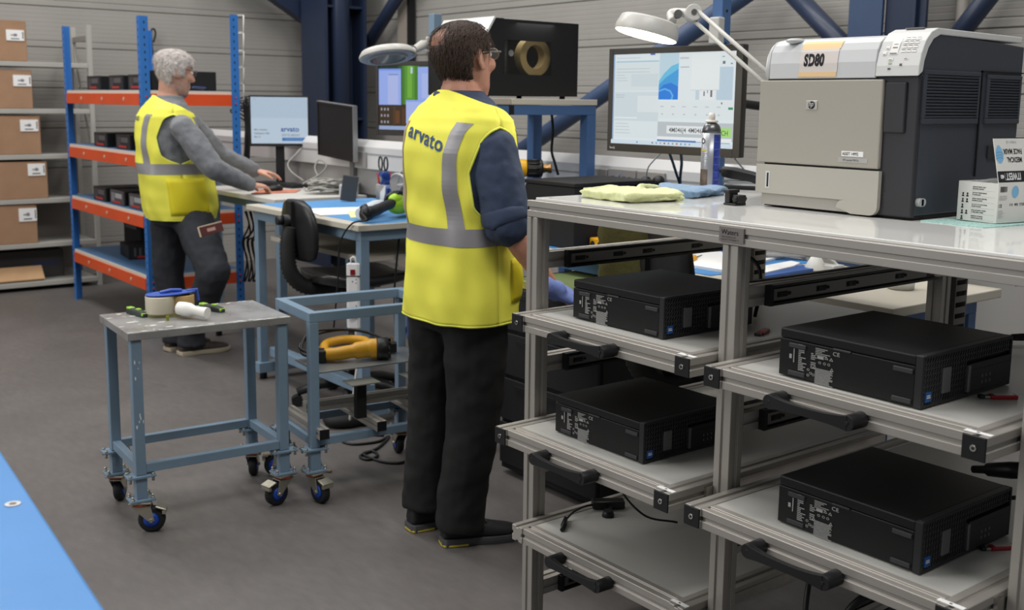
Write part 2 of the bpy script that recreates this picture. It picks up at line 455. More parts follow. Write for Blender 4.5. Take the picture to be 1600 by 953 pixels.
# drawers
M_cap = mat('black_end_cap', (24, 24, 27), 0.4)
def drawer(yl, yr, xf, z, caps=(True, True), label=None):
    L = 0.80; w = PW
    dr = MB(); dr.bb((xf + w * 0.9, yl - w + 0.002, z - 0.008), (xf + L, yr + w - 0.002, z - 0.0015))
    dr = ob('drawer', dr, M_tray, rack, world=True, label=label)
    inv = (wmat(rack)).inverted()
    def sub(name, mb, mats, **k):
        mb.xf(inv); return ob(name, mb, mats, dr, **k)
    for ys, nm in ((yl - w / 2, 'side_bar'), (yr + w / 2, 'side_bar')):
        m = MB(); profile_bar(m, (xf, ys, z - w / 2), (xf + L, ys, z - w / 2), w=w); sub(nm, m, M_alu, bevel=0.0012, seg=1)
    m = MB(); profile_bar(m, (xf + w / 2 + 0.003, yl - w, z - w / 2), (xf + w / 2 + 0.003, yr + w, z - w / 2), w=w); sub('front_bar', m, M_alu, bevel=0.0012, seg=1)
    for cflag, ys in zip(caps, (yl - w / 2, yr + w / 2)):
        if cflag:
            m = MB(); m.bb((xf - 0.004, ys - w / 2, z - w), (xf, ys + w / 2, z)); sub('end_cap', m, M_cap, bevel=0.0015)
            m = MB(); m.cyl((xf - 0.006, ys, z - w / 2), (xf - 0.004, ys, z - w / 2), 0.0058, n=14); m.cyl((xf - 0.0064, ys, z - w / 2), (xf - 0.006, ys, z - w / 2), 0.003, n=6, m=1); sub('screw', m, [M_steel, M_ink])
    # handle: two stubs and a grip bar
    yc = (yl + yr) / 2 + 0.02; hw = 0.088; zc = z - w * 0.62
    m = MB()
    for s in (1, -1):
        m.cyl((xf + 0.004, yc + s * hw, zc), (xf - 0.042, yc + s * hw, zc), 0.0155, 0.0145, n=18)
    g = []
    for k in range(13):
        f = -1 + k / 6; yy = yc - f * hw; hh = 0.0085 + 0.006 * abs(f) ** 3; bow = 0.006 * (1 - f * f)
        g.append([Vector((xf - 0.043 - bow * 0.6, yy, zc - hh)), Vector((xf - 0.028 - bow, yy, zc - hh)), Vector((xf - 0.028 - bow, yy, zc + hh - 0.001)), Vector((xf - 0.043 - bow * 0.6, yy, zc + hh))])
    m.loft(g, True, smooth=False)
    for s in (1, -1):
        m.cyl((xf - 0.0425, yc + s * hw, zc), (xf - 0.0435, yc + s * hw, zc), 0.004, n=8)
    sub('handle', m, M_black, bevel=0.002, label='black plastic grip handle')
    # small paper label on the right front corner
    m = MB(); m.bb((xf + 0.012, yr + 0.002, z), (xf + 0.024, yr + 0.05, z + 0.0006)); m.bb((xf + 0.016, yr + 0.024, z + 0.0006), (xf + 0.020, yr + 0.029, z + 0.0009), m=1); sub('paper_label', m, [M_paper, M_ink])
    # steel inner slides on the outer sides
    for ys, s in ((yl, 1), (yr, -1)):
        m = MB(); m.bb((xf + 0.12, ys, z - w * 0.5 - 0.012), (xf + L, ys + s * 0.005, z - w * 0.5 + 0.012)); m.bb((xf + 0.11, ys, z - w * 0.5 - 0.016), (xf + 0.13, ys + s * 0.008, z - w * 0.5 + 0.016)); sub('inner_slide', m, M_steel)
    return dr
DL = (2.172, 1.553); DR = (1.497, 0.877)
drawer(DL[0], DL[1], 1.706, ROWS[0], label='top left drawer, pulled out a little')
drawer(DL[0], DL[1], 1.655, ROWS[1], label='middle left drawer, pulled further out')
drawer(DL[0], DL[1], 1.712, ROWS[2], caps=(False, False), label='empty lower left drawer with open profile ends')
drawer(DR[0], DR[1], 1.690, ROWS[0], label='upper right drawer')
drawer(DR[0], DR[1], 1.645, ROWS[1], label='lower right drawer, pulled further out')
# ------------------------------------------------------------------ desktop computers
M_pc = mat('pc_steel', (20, 20, 21), 0.48, noise=0.08, nscale=30, spec=0.3)
M_pcb = mat('pc_bezel', (30, 30, 32), 0.5)
M_foot = mat('pc_foot', (52, 52, 54), 0.7)
M_badge = mat('pc_badge', (118, 119, 120), 0.35, 0.6)
M_bluest = mat('blue_sticker', (28, 84, 148), 0.4, noise=0.2, nscale=60)
M_print = mat('label_print', (158, 158, 156), 0.8)
PCW, PCH = 0.315, 0.1
def make_pc(label, loc, rz=0.0, group=None, detail=True):
    t = thing('desktop_computer', label, 'computer', loc, rz, group)
    a = PCW / 2; h = PCH
    m = MB(); m.bb((-a + 0.0015, -a + 0.012, 0.003), (a, a, h - 0.021)); ob('chassis', m, M_pc, t, bevel=0.002)
    m = MB(); m.bb((-a, -a + 0.010, h - 0.0195), (a, a - 0.002, h)); ob('top_cover', m, M_pc, t, bevel=0.003)
    # front bezel, facing -y: outer rim, recessed dark plate, slanted grille bars
    m = MB(); y0 = -a - 0.004; y1 = -a + 0.012
    m.bb((-a, y0, 0.002), (-a + 0.007, y1, h)); m.bb((a - 0.006, y0, 0.002), (a, y1, h))
    m.bb((-a + 0.007, y0, h - 0.006), (a - 0.006, y1, h)); m.bb((-a + 0.007, y0, 0.002), (a - 0.006, y1, 0.009))
    m.bb((-a + 0.007, y1 - 0.004, 0.009), (a - 0.006, y1, h - 0.006))
    bz = ob('bezel', m, M_pcb, t, bevel=0.0012, seg=1)
    g = MB(); k = 0; x = -a - 0.01
    xs, xe, zs, ze = -a + 0.007, a - 0.006, 0.009, h - 0.006
    xm = -a + 0.155; zm = h - 0.033
    while x < xe:
        def slant(za, zb, lo, hi):
            s = 0.42
            p = [(x + s * (zb - za) * 0, za), (x + 0.0032, za), (x + 0.0032 + s * (zb - za), zb), (x + s * (zb - za), zb)]
            if p[0][0] < lo or p[2][0] > hi: return
            q = [Vector((u, y0 + 0.001, v)) for u, v in p]; g.prism(q, (0, 0, 0), (0, 0.008, 0))
        for i in range(8):
            za = zs + i * (ze - zs) / 8; zb = za + (ze - zs) / 8
            slant(za, zb, xs, xe if za >= zm - 0.004 else xm)
        x += 0.0085
    for i in range(1, 8):
        z = zs + i * (ze - zs) / 8
        g.bb((xs, y0 + 0.002, z - 0.0009), (xe if z > zm else xm, y0 + 0.009, z + 0.0009))
    ob('grille', g, mat('grille_grey', (50, 50, 52), 0.45), bz)
    m = MB(); m.bb((xs, y1 - 0.006, zs), (xe, y1 - 0.0042, ze)); ob('grille_back', m, M_matte, bz)
    m = MB(); m.bb((xm + 0.004, y0 - 0.0005, 0.009), (xe, y1, zm - 0.003)); m.bb((xm + 0.01, y0 - 0.0012, zm - 0.016), (xe - 0.004, y0, zm - 0.015))
    for i in range(3):
        for k2 in range(2): m.bb((xm + 0.05 + i * 0.014, y0 - 0.0012, 0.020 + k2 * 0.012), (xm + 0.053 + i * 0.014, y0, 0.026 + k2 * 0.012), 1)
    ob('drive_panel', m, [M_pcb, M_badge], bz, bevel=0.0008, seg=1)
    m = MB(); m.bb((xm - 0.004, y0 - 0.004, 0.011), (xm + 0.003, y1, zm - 0.004)); ob('ridge', m, M_badge, bz, bevel=0.001)
    m = MB(); m.bb((-a + 0.066, y0 - 0.002, 0.022), (-a + 0.093, y0 + 0.003, h - 0.031)); ob('badge_plate', m, M_badge, bz, bevel=0.001)
    m = MB(); m.bb((-a + 0.013, y0 - 0.001, 0.013), (-a + 0.031, y0 + 0.002, 0.031)); m.bb((-a + 0.016, y0 - 0.0015, 0.024), (-a + 0.027, y0 - 0.001, 0.0255), 1); m.bb((-a + 0.016, y0 - 0.0015, 0.02), (-a + 0.028, y0 - 0.001, 0.022), 1)
    ob('sticker', m, [M_bluest, M_wink], bz)
    if detail:
        m = MB()
        for ys in (-a + 0.036, a - 0.045):
            for z in (0.012, h - 0.032): m.bb((-a - 0.002, ys - 0.02, z - 0.0045), (-a + 0.003, ys + 0.02, z + 0.0045))
        m.bb((-a - 0.0012, -0.01, h - 0.024), (-a + 0.003, 0.03, h - 0.02))
        ob('foot_pads', m, M_foot, t, bevel=0.001, seg=1, kind='stuff')
        # printed regulatory label on the side facing -x: origin at the rear top
        R = random.Random(3); m = MB(); xx = -a - 0.0003
        def r(y0_, z0_, w, hh): m.quad((xx, y0_, z0_), (xx, y0_ - w, z0_), (xx, y0_ - w, z0_ - hh), (xx, y0_, z0_ - hh))
        Y = a - 0.048; Zt = h - 0.027
        for i in range(15):
            r(Y, Zt - i * 0.0036, R.uniform(0.004, 0.016), 0.0018)
        for i in range(9):
            if i not in (4,): r(Y - 0.024, Zt - 0.012 - i * 0.0036, R.uniform(0.003, 0.012), 0.0018)
        for i in range(5):
            w = R.uniform(0.012, 0.03); r(Y - 0.032, Zt - i * 0.0032, w, 0.0014)
        r(Y - 0.036, Zt - 0.015, 0.012, 0.0055)
        for i in range(13):
            r(Y - 0.033, Zt - 0.040 - i * 0.00245, R.uniform(0.026, 0.034), 0.0014)
        r(Y - 0.026, Zt - 0.073, 0.020, 0.001); r(Y - 0.05, Zt - 0.074, 0.016, 0.001); r(Y - 0.072, Zt - 0.075, 0.003, 0.002)
        for cx, cz in ((0.053, 0.016), (0.062, 0.017), (0.032, 0.038), (0.064, 0.037)):
            s = 0.0036; y_ = Y - cx; z_ = Zt - cz
            P = [Vector((xx, y_, z_ + s)), Vector((xx, y_ - s, z_ - s * 0.8)), Vector((xx, y_ + s, z_ - s * 0.8))]; c = sum(P, Vector()) / 3; Q = [c + (p - c) * 0.5 for p in P]
            for i in range(3): m.quad(P[i], P[(i + 1) % 3], Q[(i + 1) % 3], Q[i])
        for cx, cz in ((0.041, 0.028), (0.050, 0.028), (0.058, 0.028), (0.02, 0.047), (0.025, 0.053), (0.03, 0.055), (0.02, 0.058)):
            y_ = Y - cx; z_ = Zt - cz; n = 10; ro, ri = 0.0026, 0.0017
            for i in range(n):
                a0, a1 = 2 * pi * i / n, 2 * pi * (i + 1) / n
                m.quad(*[Vector((xx, y_ + rr * cos(aa), z_ + rr * sin(aa))) for rr, aa in ((ro, a0), (ro, a1), (ri, a1), (ri, a0))])
        r(a - 0.026, 0.05, 0.006, 0.009); r(a - 0.036, 0.062, 0.0022, 0.028)
        tm = text_mb('CE', 0.011, bold=0.0001); tm.xf(frame_m(Vector((xx, Y - 0.064, Zt - 0.008)), (0, -1, 0), (0, 0, 1))); m.join(tm)
        m.v = [Vector((p.x, Y - (Y - p.y) * 1.24, p.z)) if p.y < Y + 1e-6 else p for p in m.v]
        ob('label_print', m, M_print, t)
    return t
def on(z): return z - 0.0015
make_pc('black desktop computer on the top left drawer of the aluminium rack', (1.795 + 0.157, 1.725 + 0.157, on(ROWS[0])))
make_pc('black desktop computer on the middle left drawer, below the topmost left one', (1.748 + 0.157, 1.725 + 0.163, on(ROWS[1])))
make_pc('black desktop computer on the upper right drawer, red memory stick to its right', (1.752 + 0.157, 1.040 + 0.159, on(ROWS[0])))
make_pc('black desktop computer on the lower right drawer, lowest at right', (1.722 + 0.157, 1.003 + 0.157, on(ROWS[1])))

# ------------------------------------------------------------------ printer
PRX, PRY = 2.137, 1.322
pr = thing('laser_printer', 'cream and charcoal laser printer standing on the rack worktop', 'printer', (PRX, PRY, TOPZ))
M_cream = mat('printer_cream', (160, 155, 144), 0.42)
M_lid = mat('printer_lid_grey', (196, 198, 198), 0.35)
M_panel = mat('printer_panel_grey', (206, 206, 204), 0.35)
M_char = mat('printer_charcoal', (56, 60, 69), 0.5, bump=0.02, bscale=300)
M_charf = mat('printer_charcoal_front', (40, 40, 44), 0.55)
M_gap = mat('dark_gap', (8, 8, 9), 0.8)
def arc(cx, cz, r, a0, a1, n=8): return [(cx + r * cos(radians(a0 + (a1 - a0) * i / n)), cz + r * sin(radians(a0 + (a1 - a0) * i / n))) for i in range(n + 1)]
# body: side profile (x, z), from y=0 to y=0.425
bp = [(0.012, 0.010), (0.43, 0.010), (0.432, 0.10), (0.437, 0.39), (0.08, 0.405)] + [(0.052, 0.398), (0.03, 0.38), (0.016, 0.35), (0.012, 0.318)]
m = MB(); m.prism([Vector((x, 0.002, z)) for x, z in bp], (0, 0, 0), (0, 0.415, 0)); ob('body', m, M_char, pr, bevel=0.003)
m = MB(); m.bb((0.012, 0.004, 0.002), (0.42, 0.41, 0.010)); ob('base', m, M_gap, pr)
m = MB(); m.bb((0.004, 0.002, 0.006), (0.02, 0.40, 0.315)); ob('front_frame', m, M_charf, pr, bevel=0.004)
m = MB(); m.bb((-0.002, 0.03, 0.19), (0.006, 0.082, 0.30)); ob('side_flap', m, M_charf, pr, bevel=0.003)
m = MB(); m.bb((-0.006, 0.085, 0.1085), (0.010, 0.426, 0.306)); ob('front_door', m, M_cream, pr, bevel=0.003)
# paper tray front with its cut-out
tp = [(0.424, 0.104), (0.424, 0.034)] + [(0.17, 0.034)] + arc(0.17, 0.016, 0.018, 90, 0, 5)[1:] + [(0.148, 0.004)] + [(0.10, 0.004)] + arc(0.10, 0.024, 0.02, -90, -180, 5)[1:] + [(0.08, 0.104)]
tp = [(y, z) for y, z in tp]
m = MB(); m.prism([Vector((-0.008, y, z)) for y, z in tp], (0, 0, 0), (0.018, 0, 0)); tr = ob('paper_tray', m, mat('printer_tray', (172, 168, 158), 0.42), pr, bevel=0.0015)
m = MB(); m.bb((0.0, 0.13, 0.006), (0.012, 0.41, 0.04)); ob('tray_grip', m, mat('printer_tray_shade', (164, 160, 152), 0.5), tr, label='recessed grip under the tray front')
m = MB(); m.bb((-0.0088, 0.381, 0.046), (-0.0078, 0.394, 0.088)); m.bb((-0.0094, 0.3845, 0.05), (-0.0088, 0.3895, 0.084), 1); ob('level_gauge', m, [M_lid, M_ink], tr, bevel=0.0004, seg=1)
# top lid, curved front
LID = [(-0.004, 0.309), (-0.004, 0.345)] + [(0.0005, 0.372), (0.010, 0.388), (0.026, 0.399), (0.05, 0.404)]
def sect(y0, y1, prof, back, zb, name, mt, rag=0.0, rows=10, **k):
    m = MB(); full = prof + [(back, prof[-1][1]), (back, zb)]
    m.prism([Vector((x, y0, z)) for x, z in full], (0, 0, 0), (0, y1 - y0, 0)); return ob(name, m, mt, pr, **k)
lid = sect(0.107, 0.40, LID, 0.405, 0.309, 'top_lid', M_lid, bevel=0.002)
# rounded far end of the lid
m = MB(); rings = []
for i in range(7):
    a = i / 6 * pi / 2; sc = cos(a); yy = 0.40 + 0.027 * sin(a); c = Vector((0.2, 0, 0.33))
    rings.append([Vector((c.x + (x - c.x) * (0.86 + 0.14 * sc), yy, 0.309 + (z - 0.309) * (0.35 + 0.65 * sc) if z > 0.309 else z)) for x, z in LID + [(0.405, 0.404), (0.405, 0.309)]])
m.loft(rings, True, smooth=True); ob('lid_end', m, M_lid, lid)
m = MB(); m.sphere((0.02, 0.345, 0.398), (0.03, 0.02, 0.007), 14, 6); ob('lid_hump', m, M_lid, lid)
PAN = [(-0.006, 0.312), (-0.005, 0.335), (0.001, 0.362), (0.014, 0.388), (0.034, 0.407), (0.058, 0.416)]
# right hand control panel, with cut away lower right corner
m = MB(); full = PAN + [(0.42, 0.412), (0.42, 0.398), (0.07, 0.402), (0.044, 0.392), (0.026, 0.372), (0.014, 0.345), (0.010, 0.322)]
m.prism([Vector((x, 0.0, z)) for x, z in full[:]], (0, 0, 0), (0, 0.106, 0))
pan = ob('control_panel', m, M_panel, pr, bevel=0.002)
def curve_at(prof, s):
    """point and outward normal on an (x,z) polyline at arc length s"""
    for i in range(len(prof) - 1):
        a = Vector(prof[i]); b = Vector(prof[i + 1]); L = (b - a).length
        if s <= L or i == len(prof) - 2:
            t = (b - a) / L; p = a + t * s; return p, Vector((-t.y, t.x))
        s -= L
def on_curve(mb, prof, y0, s0, off):
    """wrap a flat builder (x right, y up) on the curved front; x runs towards -y"""
    out = MB()
    vs = []
    for p in mb.v:
        q, n = curve_at(prof, s0 + p.y); vs.append((q.x + n.x * off, y0 - p.x, q.y + n.y * off))
    out.v = [Vector(v) for v in vs]; out.f = [list(f) for f in mb.f]; out.m = list(mb.m); out.sm = list(mb.sm); return out
def strip(x0, x1, s0, s1, n=8, m=0, dx=0.0):
    b = MB(); 
    for i in range(n):
        a, c = s0 + (s1 - s0) * i / n, s0 + (s1 - s0) * (i + 1) / n
        b.quad((x0 + dx * a, a, 0), (x1 + dx * a, a, 0), (x1 + dx * c, c, 0), (x0 + dx * c, c, 0), m)
    return b
b = strip(0, 0.106, 0.013, 0.066); b.join(strip(-0.001, 0.104, 0.002, 0.013, 2, 1)); b.join(strip(0.0, 0.108, 0.066, 0.090, 5, 1))
lb = ob('paper_label', on_curve(b, LID, 0.313, 0.002, 0.0012), [mat('label_white', (214, 206, 200), 0.7), mat('label_tape', (232, 196, 146), 0.6)], lid, label='white label with tan tape edges')
tx = text_mb('SD80', 0.037, squeeze=0.66, bold=0.0019, spacing=1.05)
ob('lettering', on_curve(tx, LID, 0.3, 0.030, 0.0018), M_ink, lid)
# keypad
b = MB()
for r_ in range(4):
    for c_ in range(3):
        x = 0.055 + c_ * 0.013; s = 0.052 + r_ * 0.0105
        b.join(strip(x, x + 0.011, s, s + 0.004, 1, 0)); b.join(strip(x + 0.001, x + 0.010, s + 0.0048, s + 0.0062, 1, 1))
for x, s, w, h_ in ((0.016, 0.060, 0.009, 0.008), (0.012, 0.046, 0.009, 0.009), (0.028, 0.048, 0.020, 0.040), (0.028, 0.034, 0.012, 0.006), (0.066, 0.036, 0.010, 0.004)):
    b.join(strip(x, x + w, s, s + h_, 3, 0)); b.join(strip(x + 0.001, x + w - 0.002, s + 0.001, s + 0.0028, 1, 1))
b.join(strip(0.032, 0.044, 0.062, 0.065, 1, 1)); b.join(strip(0.033, 0.043, 0.071, 0.0726, 1, 1))
b.join(strip(0.030, 0.038, 0.026, 0.030, 1, 2)); b.join(strip(0.030, 0.037, 0.014, 0.018, 1, 1)); b.join(strip(0.058, 0.064, 0.022, 0.027, 1, 1))
ob('keypad', on_curve(b, PAN, 0.106, 0.0, 0.0012), [mat('key_pale', (228, 226, 220), 0.4), mat('key_print', (90, 88, 86), 0.6), mat('lamp_green', (150, 170, 120), 0.4)], pan)
m = MB(); m.bb((0.05, 0.03, 0.4155), (0.09, 0.075, 0.4185)); ob('display', m, mat('lcd_dark', (110, 108, 104), 0.3), pan)
# vents on the right side: frame, dark recess, slats
def vent(x0, x1, z0, z1, n):
    f = MB(); y = -0.003
    f.bb((x0 - 0.012, y, z1), (x1 + 0.008, 0.004, z1 + 0.010)); f.bb((x0 - 0.012, y, z0 - 0.012), (x1 + 0.008, 0.004, z0))
    f.bb((x0 - 0.012, y, z0), (x0, 0.004, z1)); f.bb((x1, y, z0), (x1 + 0.008, 0.004, z1))
    v = ob('vent', f, M_char, pr, bevel=0.0015)
    m = MB(); m.bb((x0, 0.0008, z0), (x1, 0.0018, z1)); ob('recess', m, M_gap, v)
    R3 = Matrix.Rotation(radians(35), 3, 'X'); d = (z1 - z0) / n
    for i in range(n):
        m = MB(); m.box(((x0 + x1) / 2, -0.001, z0 + d * (i + 0.5)), (x1 - x0, 0.002, d * 0.62), R3); ob('slat', m, M_char, v)
    return v
vent(0.026, 0.236, 0.222, 0.316, 14)
vent(0.286, 0.422, 0.222, 0.312, 14)
m = MB(); m.bb((0.250, -0.002, 0.09), (0.253, 0.003, 0.33)); m.bb((0.25, -0.002, 0.327), (0.436, 0.003, 0.330)); ob('seam', m, M_gap, pr)
m = MB(); m.cyl((0.026, -0.008, 0.04), (0.026, 0.004, 0.04), 0.009, n=18); m.cyl((0.036, -0.008, 0.04), (0.036, 0.004, 0.04), 0.009, n=18); m.bb((0.026, -0.008, 0.031), (0.036, 0.004, 0.049)); ob('power_button', m, mat('button_pale', (170, 172, 172), 0.3), pr, bevel=0.001)
m = MB(); m.bb((0.30, -0.002, 0.13), (0.36, 0.002, 0.16)); ob('port_flap', m, M_charf, pr, bevel=0.001)
fr = lambda y, z, off=0.0066: frame_m(Vector((-off, y, z)), (0, -1, 0), (0, 0, 1))
m = MB(); m.bb((-0.0075, 0.254, 0.2375), (-0.005, 0.286, 0.2585))
lg = ob('logo_plate', m, mat('silver_plate', (176, 174, 168), 0.3, 0.6), pr, bevel=0.0006, seg=1)
m = MB(); m.cyl((-0.0082, 0.270, 0.248), (-0.0074, 0.270, 0.248), 0.0092, n=24); ob('logo_disc', m, M_ink, lg)
m = text_mb('hp', 0.017, align='CENTER', shear=0.32, squeeze=0.8, bold=0.0002); m.xf(fr(0.2715, 0.2452, 0.0086)); ob('logo_lettering', m, mat('silver_letter', (190, 190, 186), 0.35), lg)
m = MB(); m.bb((-0.0068, 0.124, 0.1335), (-0.0055, 0.181, 0.1455)); q = ob('asset_label', m, M_paper, pr)
m = text_mb('ASSET 14992', 0.0098, squeeze=0.8, bold=0.00008); m.xf(fr(0.179, 0.1362, 0.0072)); ob('lettering', m, M_ink, q)
m = MB(); m.bb((-0.0066, 0.112, 0.120), (-0.0055, 0.190, 0.131)); q = ob('model_label', m, mat('label_silver', (168, 166, 162), 0.4), pr)
m = text_mb('HP LaserJet P4015n', 0.0066, squeeze=0.8); m.xf(fr(0.177, 0.1232, 0.007)); ob('lettering', m, mat('label_print_dark', (80, 78, 76), 0.7), q)
m = text_mb('2', 0.016); m.xf(fr(0.074, 0.046, -0.0036)); ob('lettering', m, mat('faint_print', (62, 62, 66), 0.6), pr)

# ------------------------------------------------------------------ teal cloth and mask box at the right end
M_teal = mat('teal_wipe', (176, 214, 206), 0.85, noise=0.35, nscale=220, bump=0.3, bscale=260)
def cloth_sheet(corners, nx, ny, th, wob, seed, edge=0.0):
    """thin cloth laid flat between four corners (a,b,c,d round the outline)"""
    R = random.Random(seed); ph = [R.uniform(0, 6) for _ in range(6)]
    a, b, c, d = [Vector(p) for p in corners]; m = MB(); top = []; bot = []
    for j in range(ny + 1):
        for i in range(nx + 1):
            u, v = i / nx, j / ny; p = (a * (1 - u) + b * u) * (1 - v) + (d * (1 - u) + c * u) * v
            w = wob * (0.5 + 0.5 * sin(u * 9 + ph[0]) * sin(v * 7 + ph[1])) + wob * 0.4 * (0.5 + 0.5 * sin(u * 21 + v * 6 + ph[2]))
            e = edge * (1 if min(u, v, 1 - u, 1 - v) < 1e-6 else 0)
            top.append(p + Vector((0, 0, th + w - e))); bot.append(p.copy())
    n = nx + 1; fs = []
    for j in range(ny):
        for i in range(nx): fs.append((j * n + i, j * n + i + 1, (j + 1) * n + i + 1, (j + 1) * n + i))
    m.add(top, fs, 0, True); m.add(bot, [f[::-1] for f in fs], 0, True)
    bd = [i for i in range(nx)] + [j * n + nx for j in range(ny)] + [ny * n + i for i in range(nx, 0, -1)] + [j * n for j in range(ny, 0, -1)]
    m.add([top[i] for i in bd] + [bot[i] for i in bd], [(i, len(bd) + i, len(bd) + (i + 1) % len(bd), (i + 1) % len(bd)) for i in range(len(bd))], 0, True)
    return m
m = cloth_sheet([(2.155, 1.309, TOPZ), (2.15, 1.160, TOPZ), (2.42, 1.125, TOPZ), (2.45, 1.300, TOPZ)], 24, 18, 0.0012, 0.0012, 4)
single('cleaning_wipe', m, M_teal, 'pale teal cleaning wipe lying flat under the mask box', 'cloth', (2.155, 1.309, TOPZ), world=True)

MBX, MBY = 2.226, 1.176; BZ = TOPZ + 0.0036; MH = 0.085; MW = 0.099; ML = 0.185
bx = thing('mask_box', 'open white cardboard box of face masks with its lid flap raised', 'box', (MBX, MBY, BZ), radians(-8))
M_card = mat('white_card', (222, 220, 214), 0.6)
m = MB(); th = 0.002
m.bb((0, 0, 0), (th, MW, MH)); m.bb((ML - th, 0, 0), (ML, MW, MH)); m.bb((th, 0, 0), (ML - th, th, MH)); m.bb((th, MW - th, 0), (ML - th, MW, MH)); m.bb((th, th, 0), (ML - th, MW - th, 0.002))
ob('carton', m, M_card, bx)
m = MB(); m.bb((0.004, 0.004, 0.03), (ML - 0.004, MW - 0.004, MH - 0.012)); ob('mask_stack', m, mat('mask_blue', (176, 190, 194), 0.8), bx)
m = cloth_sheet([(0.004, 0.004, MH - 0.010), (ML - 0.03, 0.004, MH - 0.004), (ML - 0.03, MW - 0.004, MH - 0.004), (0.004, MW - 0.004, MH - 0.010)], 10, 8, 0.002, 0.008, 9); ob('plastic_film', m, mat('clear_film', (200, 200, 198), 0.15, alpha=0.45), bx)
# lid flap: hinge along the y=0 top edge, leaning back over the box
fl_u = Vector((0, 0.225, 0.974)); fo = Vector((0, 0.0005, MH))
FM = frame_m(fo, (1, 0, 0), fl_u)      # local x along the edge, y up the flap, z = x cross y -> towards -y
m = MB(); m.bb((0, 0, -0.0016), (ML, 0.098, 0)); m.xf(FM); fl = ob('lid_flap', m, M_card, bx)
m = MB(); m.bb((0, 0.002, 0), (ML, 0.026, 0.0004)); m.bb((0, 0.0965, -0.0018), (ML, 0.0985, 0.0002)); m.xf(FM); ob('black_band', m, M_ink, fl)
def flap_text(txt, size, x_end, y_top, mt, **k):
    """upside-down lettering: rotated half a turn, its end at x_end"""
    t_ = text_mb(txt, size, align='RIGHT', **k); t_.xf(FM @ Matrix.Translation((x_end, y_top, 0.0007)) @ Matrix.Rotation(pi, 4, 'Z')); ob('lettering', t_, mt, fl)
flap_text('ITWEST', 0.021, 0.026, 0.0215, M_wink, squeeze=0.68, bold=0.0006)
flap_text('50', 0.011, 0.008, 0.018, M_wink, squeeze=0.8, bold=0.0006)
m = MB(); m.lathe([(0.0001, 0), (0.0032, 0)], (0.0165, 0.0145, 0.0006), n=12, cap=False); m.bb((0.0225, 0.006, 0.0004), (0.0229, 0.022, 0.0007)); m.xf(FM); ob('band_mark', m, M_wink, fl)
flap_text('MEDICAL', 0.0155, 0.036, 0.0555, M_ink, squeeze=0.78, bold=0.0003)
flap_text('FACE MASK', 0.0155, 0.026, 0.0735, M_ink, squeeze=0.78, bold=0.0003)
flap_text('TYPE II  CE', 0.007, 0.040, 0.091, M_grey)
# mask picture
M_msk = mat('mask_print', (128, 182, 218), 0.7); M_msk2 = mat('mask_print_dark', (70, 130, 180), 0.7)
m = MB(); c = Vector((0.013, 0.060, 0.0005)); out = []
for i in range(28):
    a = 2 * pi * i / 28; ry = 0.022 if sin(a) > 0 else 0.017
    out.append(c + Vector((cos(a) * 0.0125 * (1 - 0.25 * max(0, sin(a)) ** 2), sin(a) * ry, 0)))
m.add(out, [list(range(28))])
for yy in (-0.008, -0.002, 0.004): 
    pts = [c + Vector((-0.011 + 0.022 * i / 6, yy + 0.003 * (1 - (i / 3 - 1) ** 2), 0.0003)) for i in range(7)]
    for i in range(6): m.quad(pts[i], pts[i + 1], pts[i + 1] + Vector((0, 0.0007, 0)), pts[i] + Vector((0, 0.0007, 0)), 1)
m.xf(FM); ob('mask_picture', m, [M_msk, M_msk2], fl)
# printing on the left face (x=0) : icons and text rows; on the near face (y=0): barcode and marks
LF = frame_m(Vector((-0.0004, MW, 0)), (0, -1, 0), (0, 0, 1)); NF = frame_m(Vector((0, -0.0004, 0)), (1, 0, 0), (0, 0, 1))
m = MB(); R = random.Random(5)
rows = ['REMOVE MASK AND', 'SANITIZE HANDS', 'DO NOT REUSE MASK', 'IF DAMAGED', 'WASH HANDS BEFORE', 'WEARING MASK', 'DO NOT TOUCH MASK', 'WHEN WORN', 'REPLACE MASK WHEN', 'IT BECOMES DAMP', 'DISPOSE OF MASK', 'AFTER SINGLE USE']
for i in range(6):
    for k in range(2):
        t_ = text_mb(rows[i * 2 + k], 0.0036, bold=0.0001); t_.shift((0.036, 0.073 - i * 0.0126 - k * 0.0042, 0)); m.join(t_)
    m.add([(0.034, 0.0665 - i * 0.0126, 0), (0.092, 0.0665 - i * 0.0126, 0), (0.092, 0.0668 - i * 0.0126, 0), (0.034, 0.0668 - i * 0.0126, 0)], [(0, 1, 2, 3)], 1)
    for k in range(2 if i in (1, 2, 4) else 1):
        x = 0.013 + k * 0.011; z = 0.071 - i * 0.0126
        if i == 0: continue
        d = MB(); d.add([(x + 0.0022 * cos(2 * pi * q / 10), z + 0.0026 * sin(2 * pi * q / 10), 0) for q in range(10)], [list(range(10))])
        d.add([(x - 0.0034, z - 0.0065, 0), (x + 0.0034, z - 0.0065, 0), (x + 0.0022, z - 0.003, 0), (x - 0.0022, z - 0.003, 0)], [(0, 1, 2, 3)]); m.join(d)
m.xf(LF); ob('printed_icons', m, [M_ink, M_grey], bx)
m = MB()
x = 0.006
for i in range(16):
    w = R.choice((0.0004, 0.0008, 0.0012)); m.add([(x, 0.066, 0), (x + w, 0.066, 0), (x + w, 0.078, 0), (x, 0.078, 0)], [(0, 1, 2, 3)]); x += w + 0.0006
for i in range(5): m.add([(0.004, 0.058 - i * 0.0022, 0), (0.03 + R.uniform(-.006, .006), 0.058 - i * 0.0022, 0), (0.03, 0.0586 - i * 0.0022, 0), (0.004, 0.0586 - i * 0.0022, 0)], [(0, 1, 2, 3)], 1)
t_ = text_mb('CE', 0.009, bold=0.0002); t_.shift((0.004, 0.034, 0)); m.join(t_)
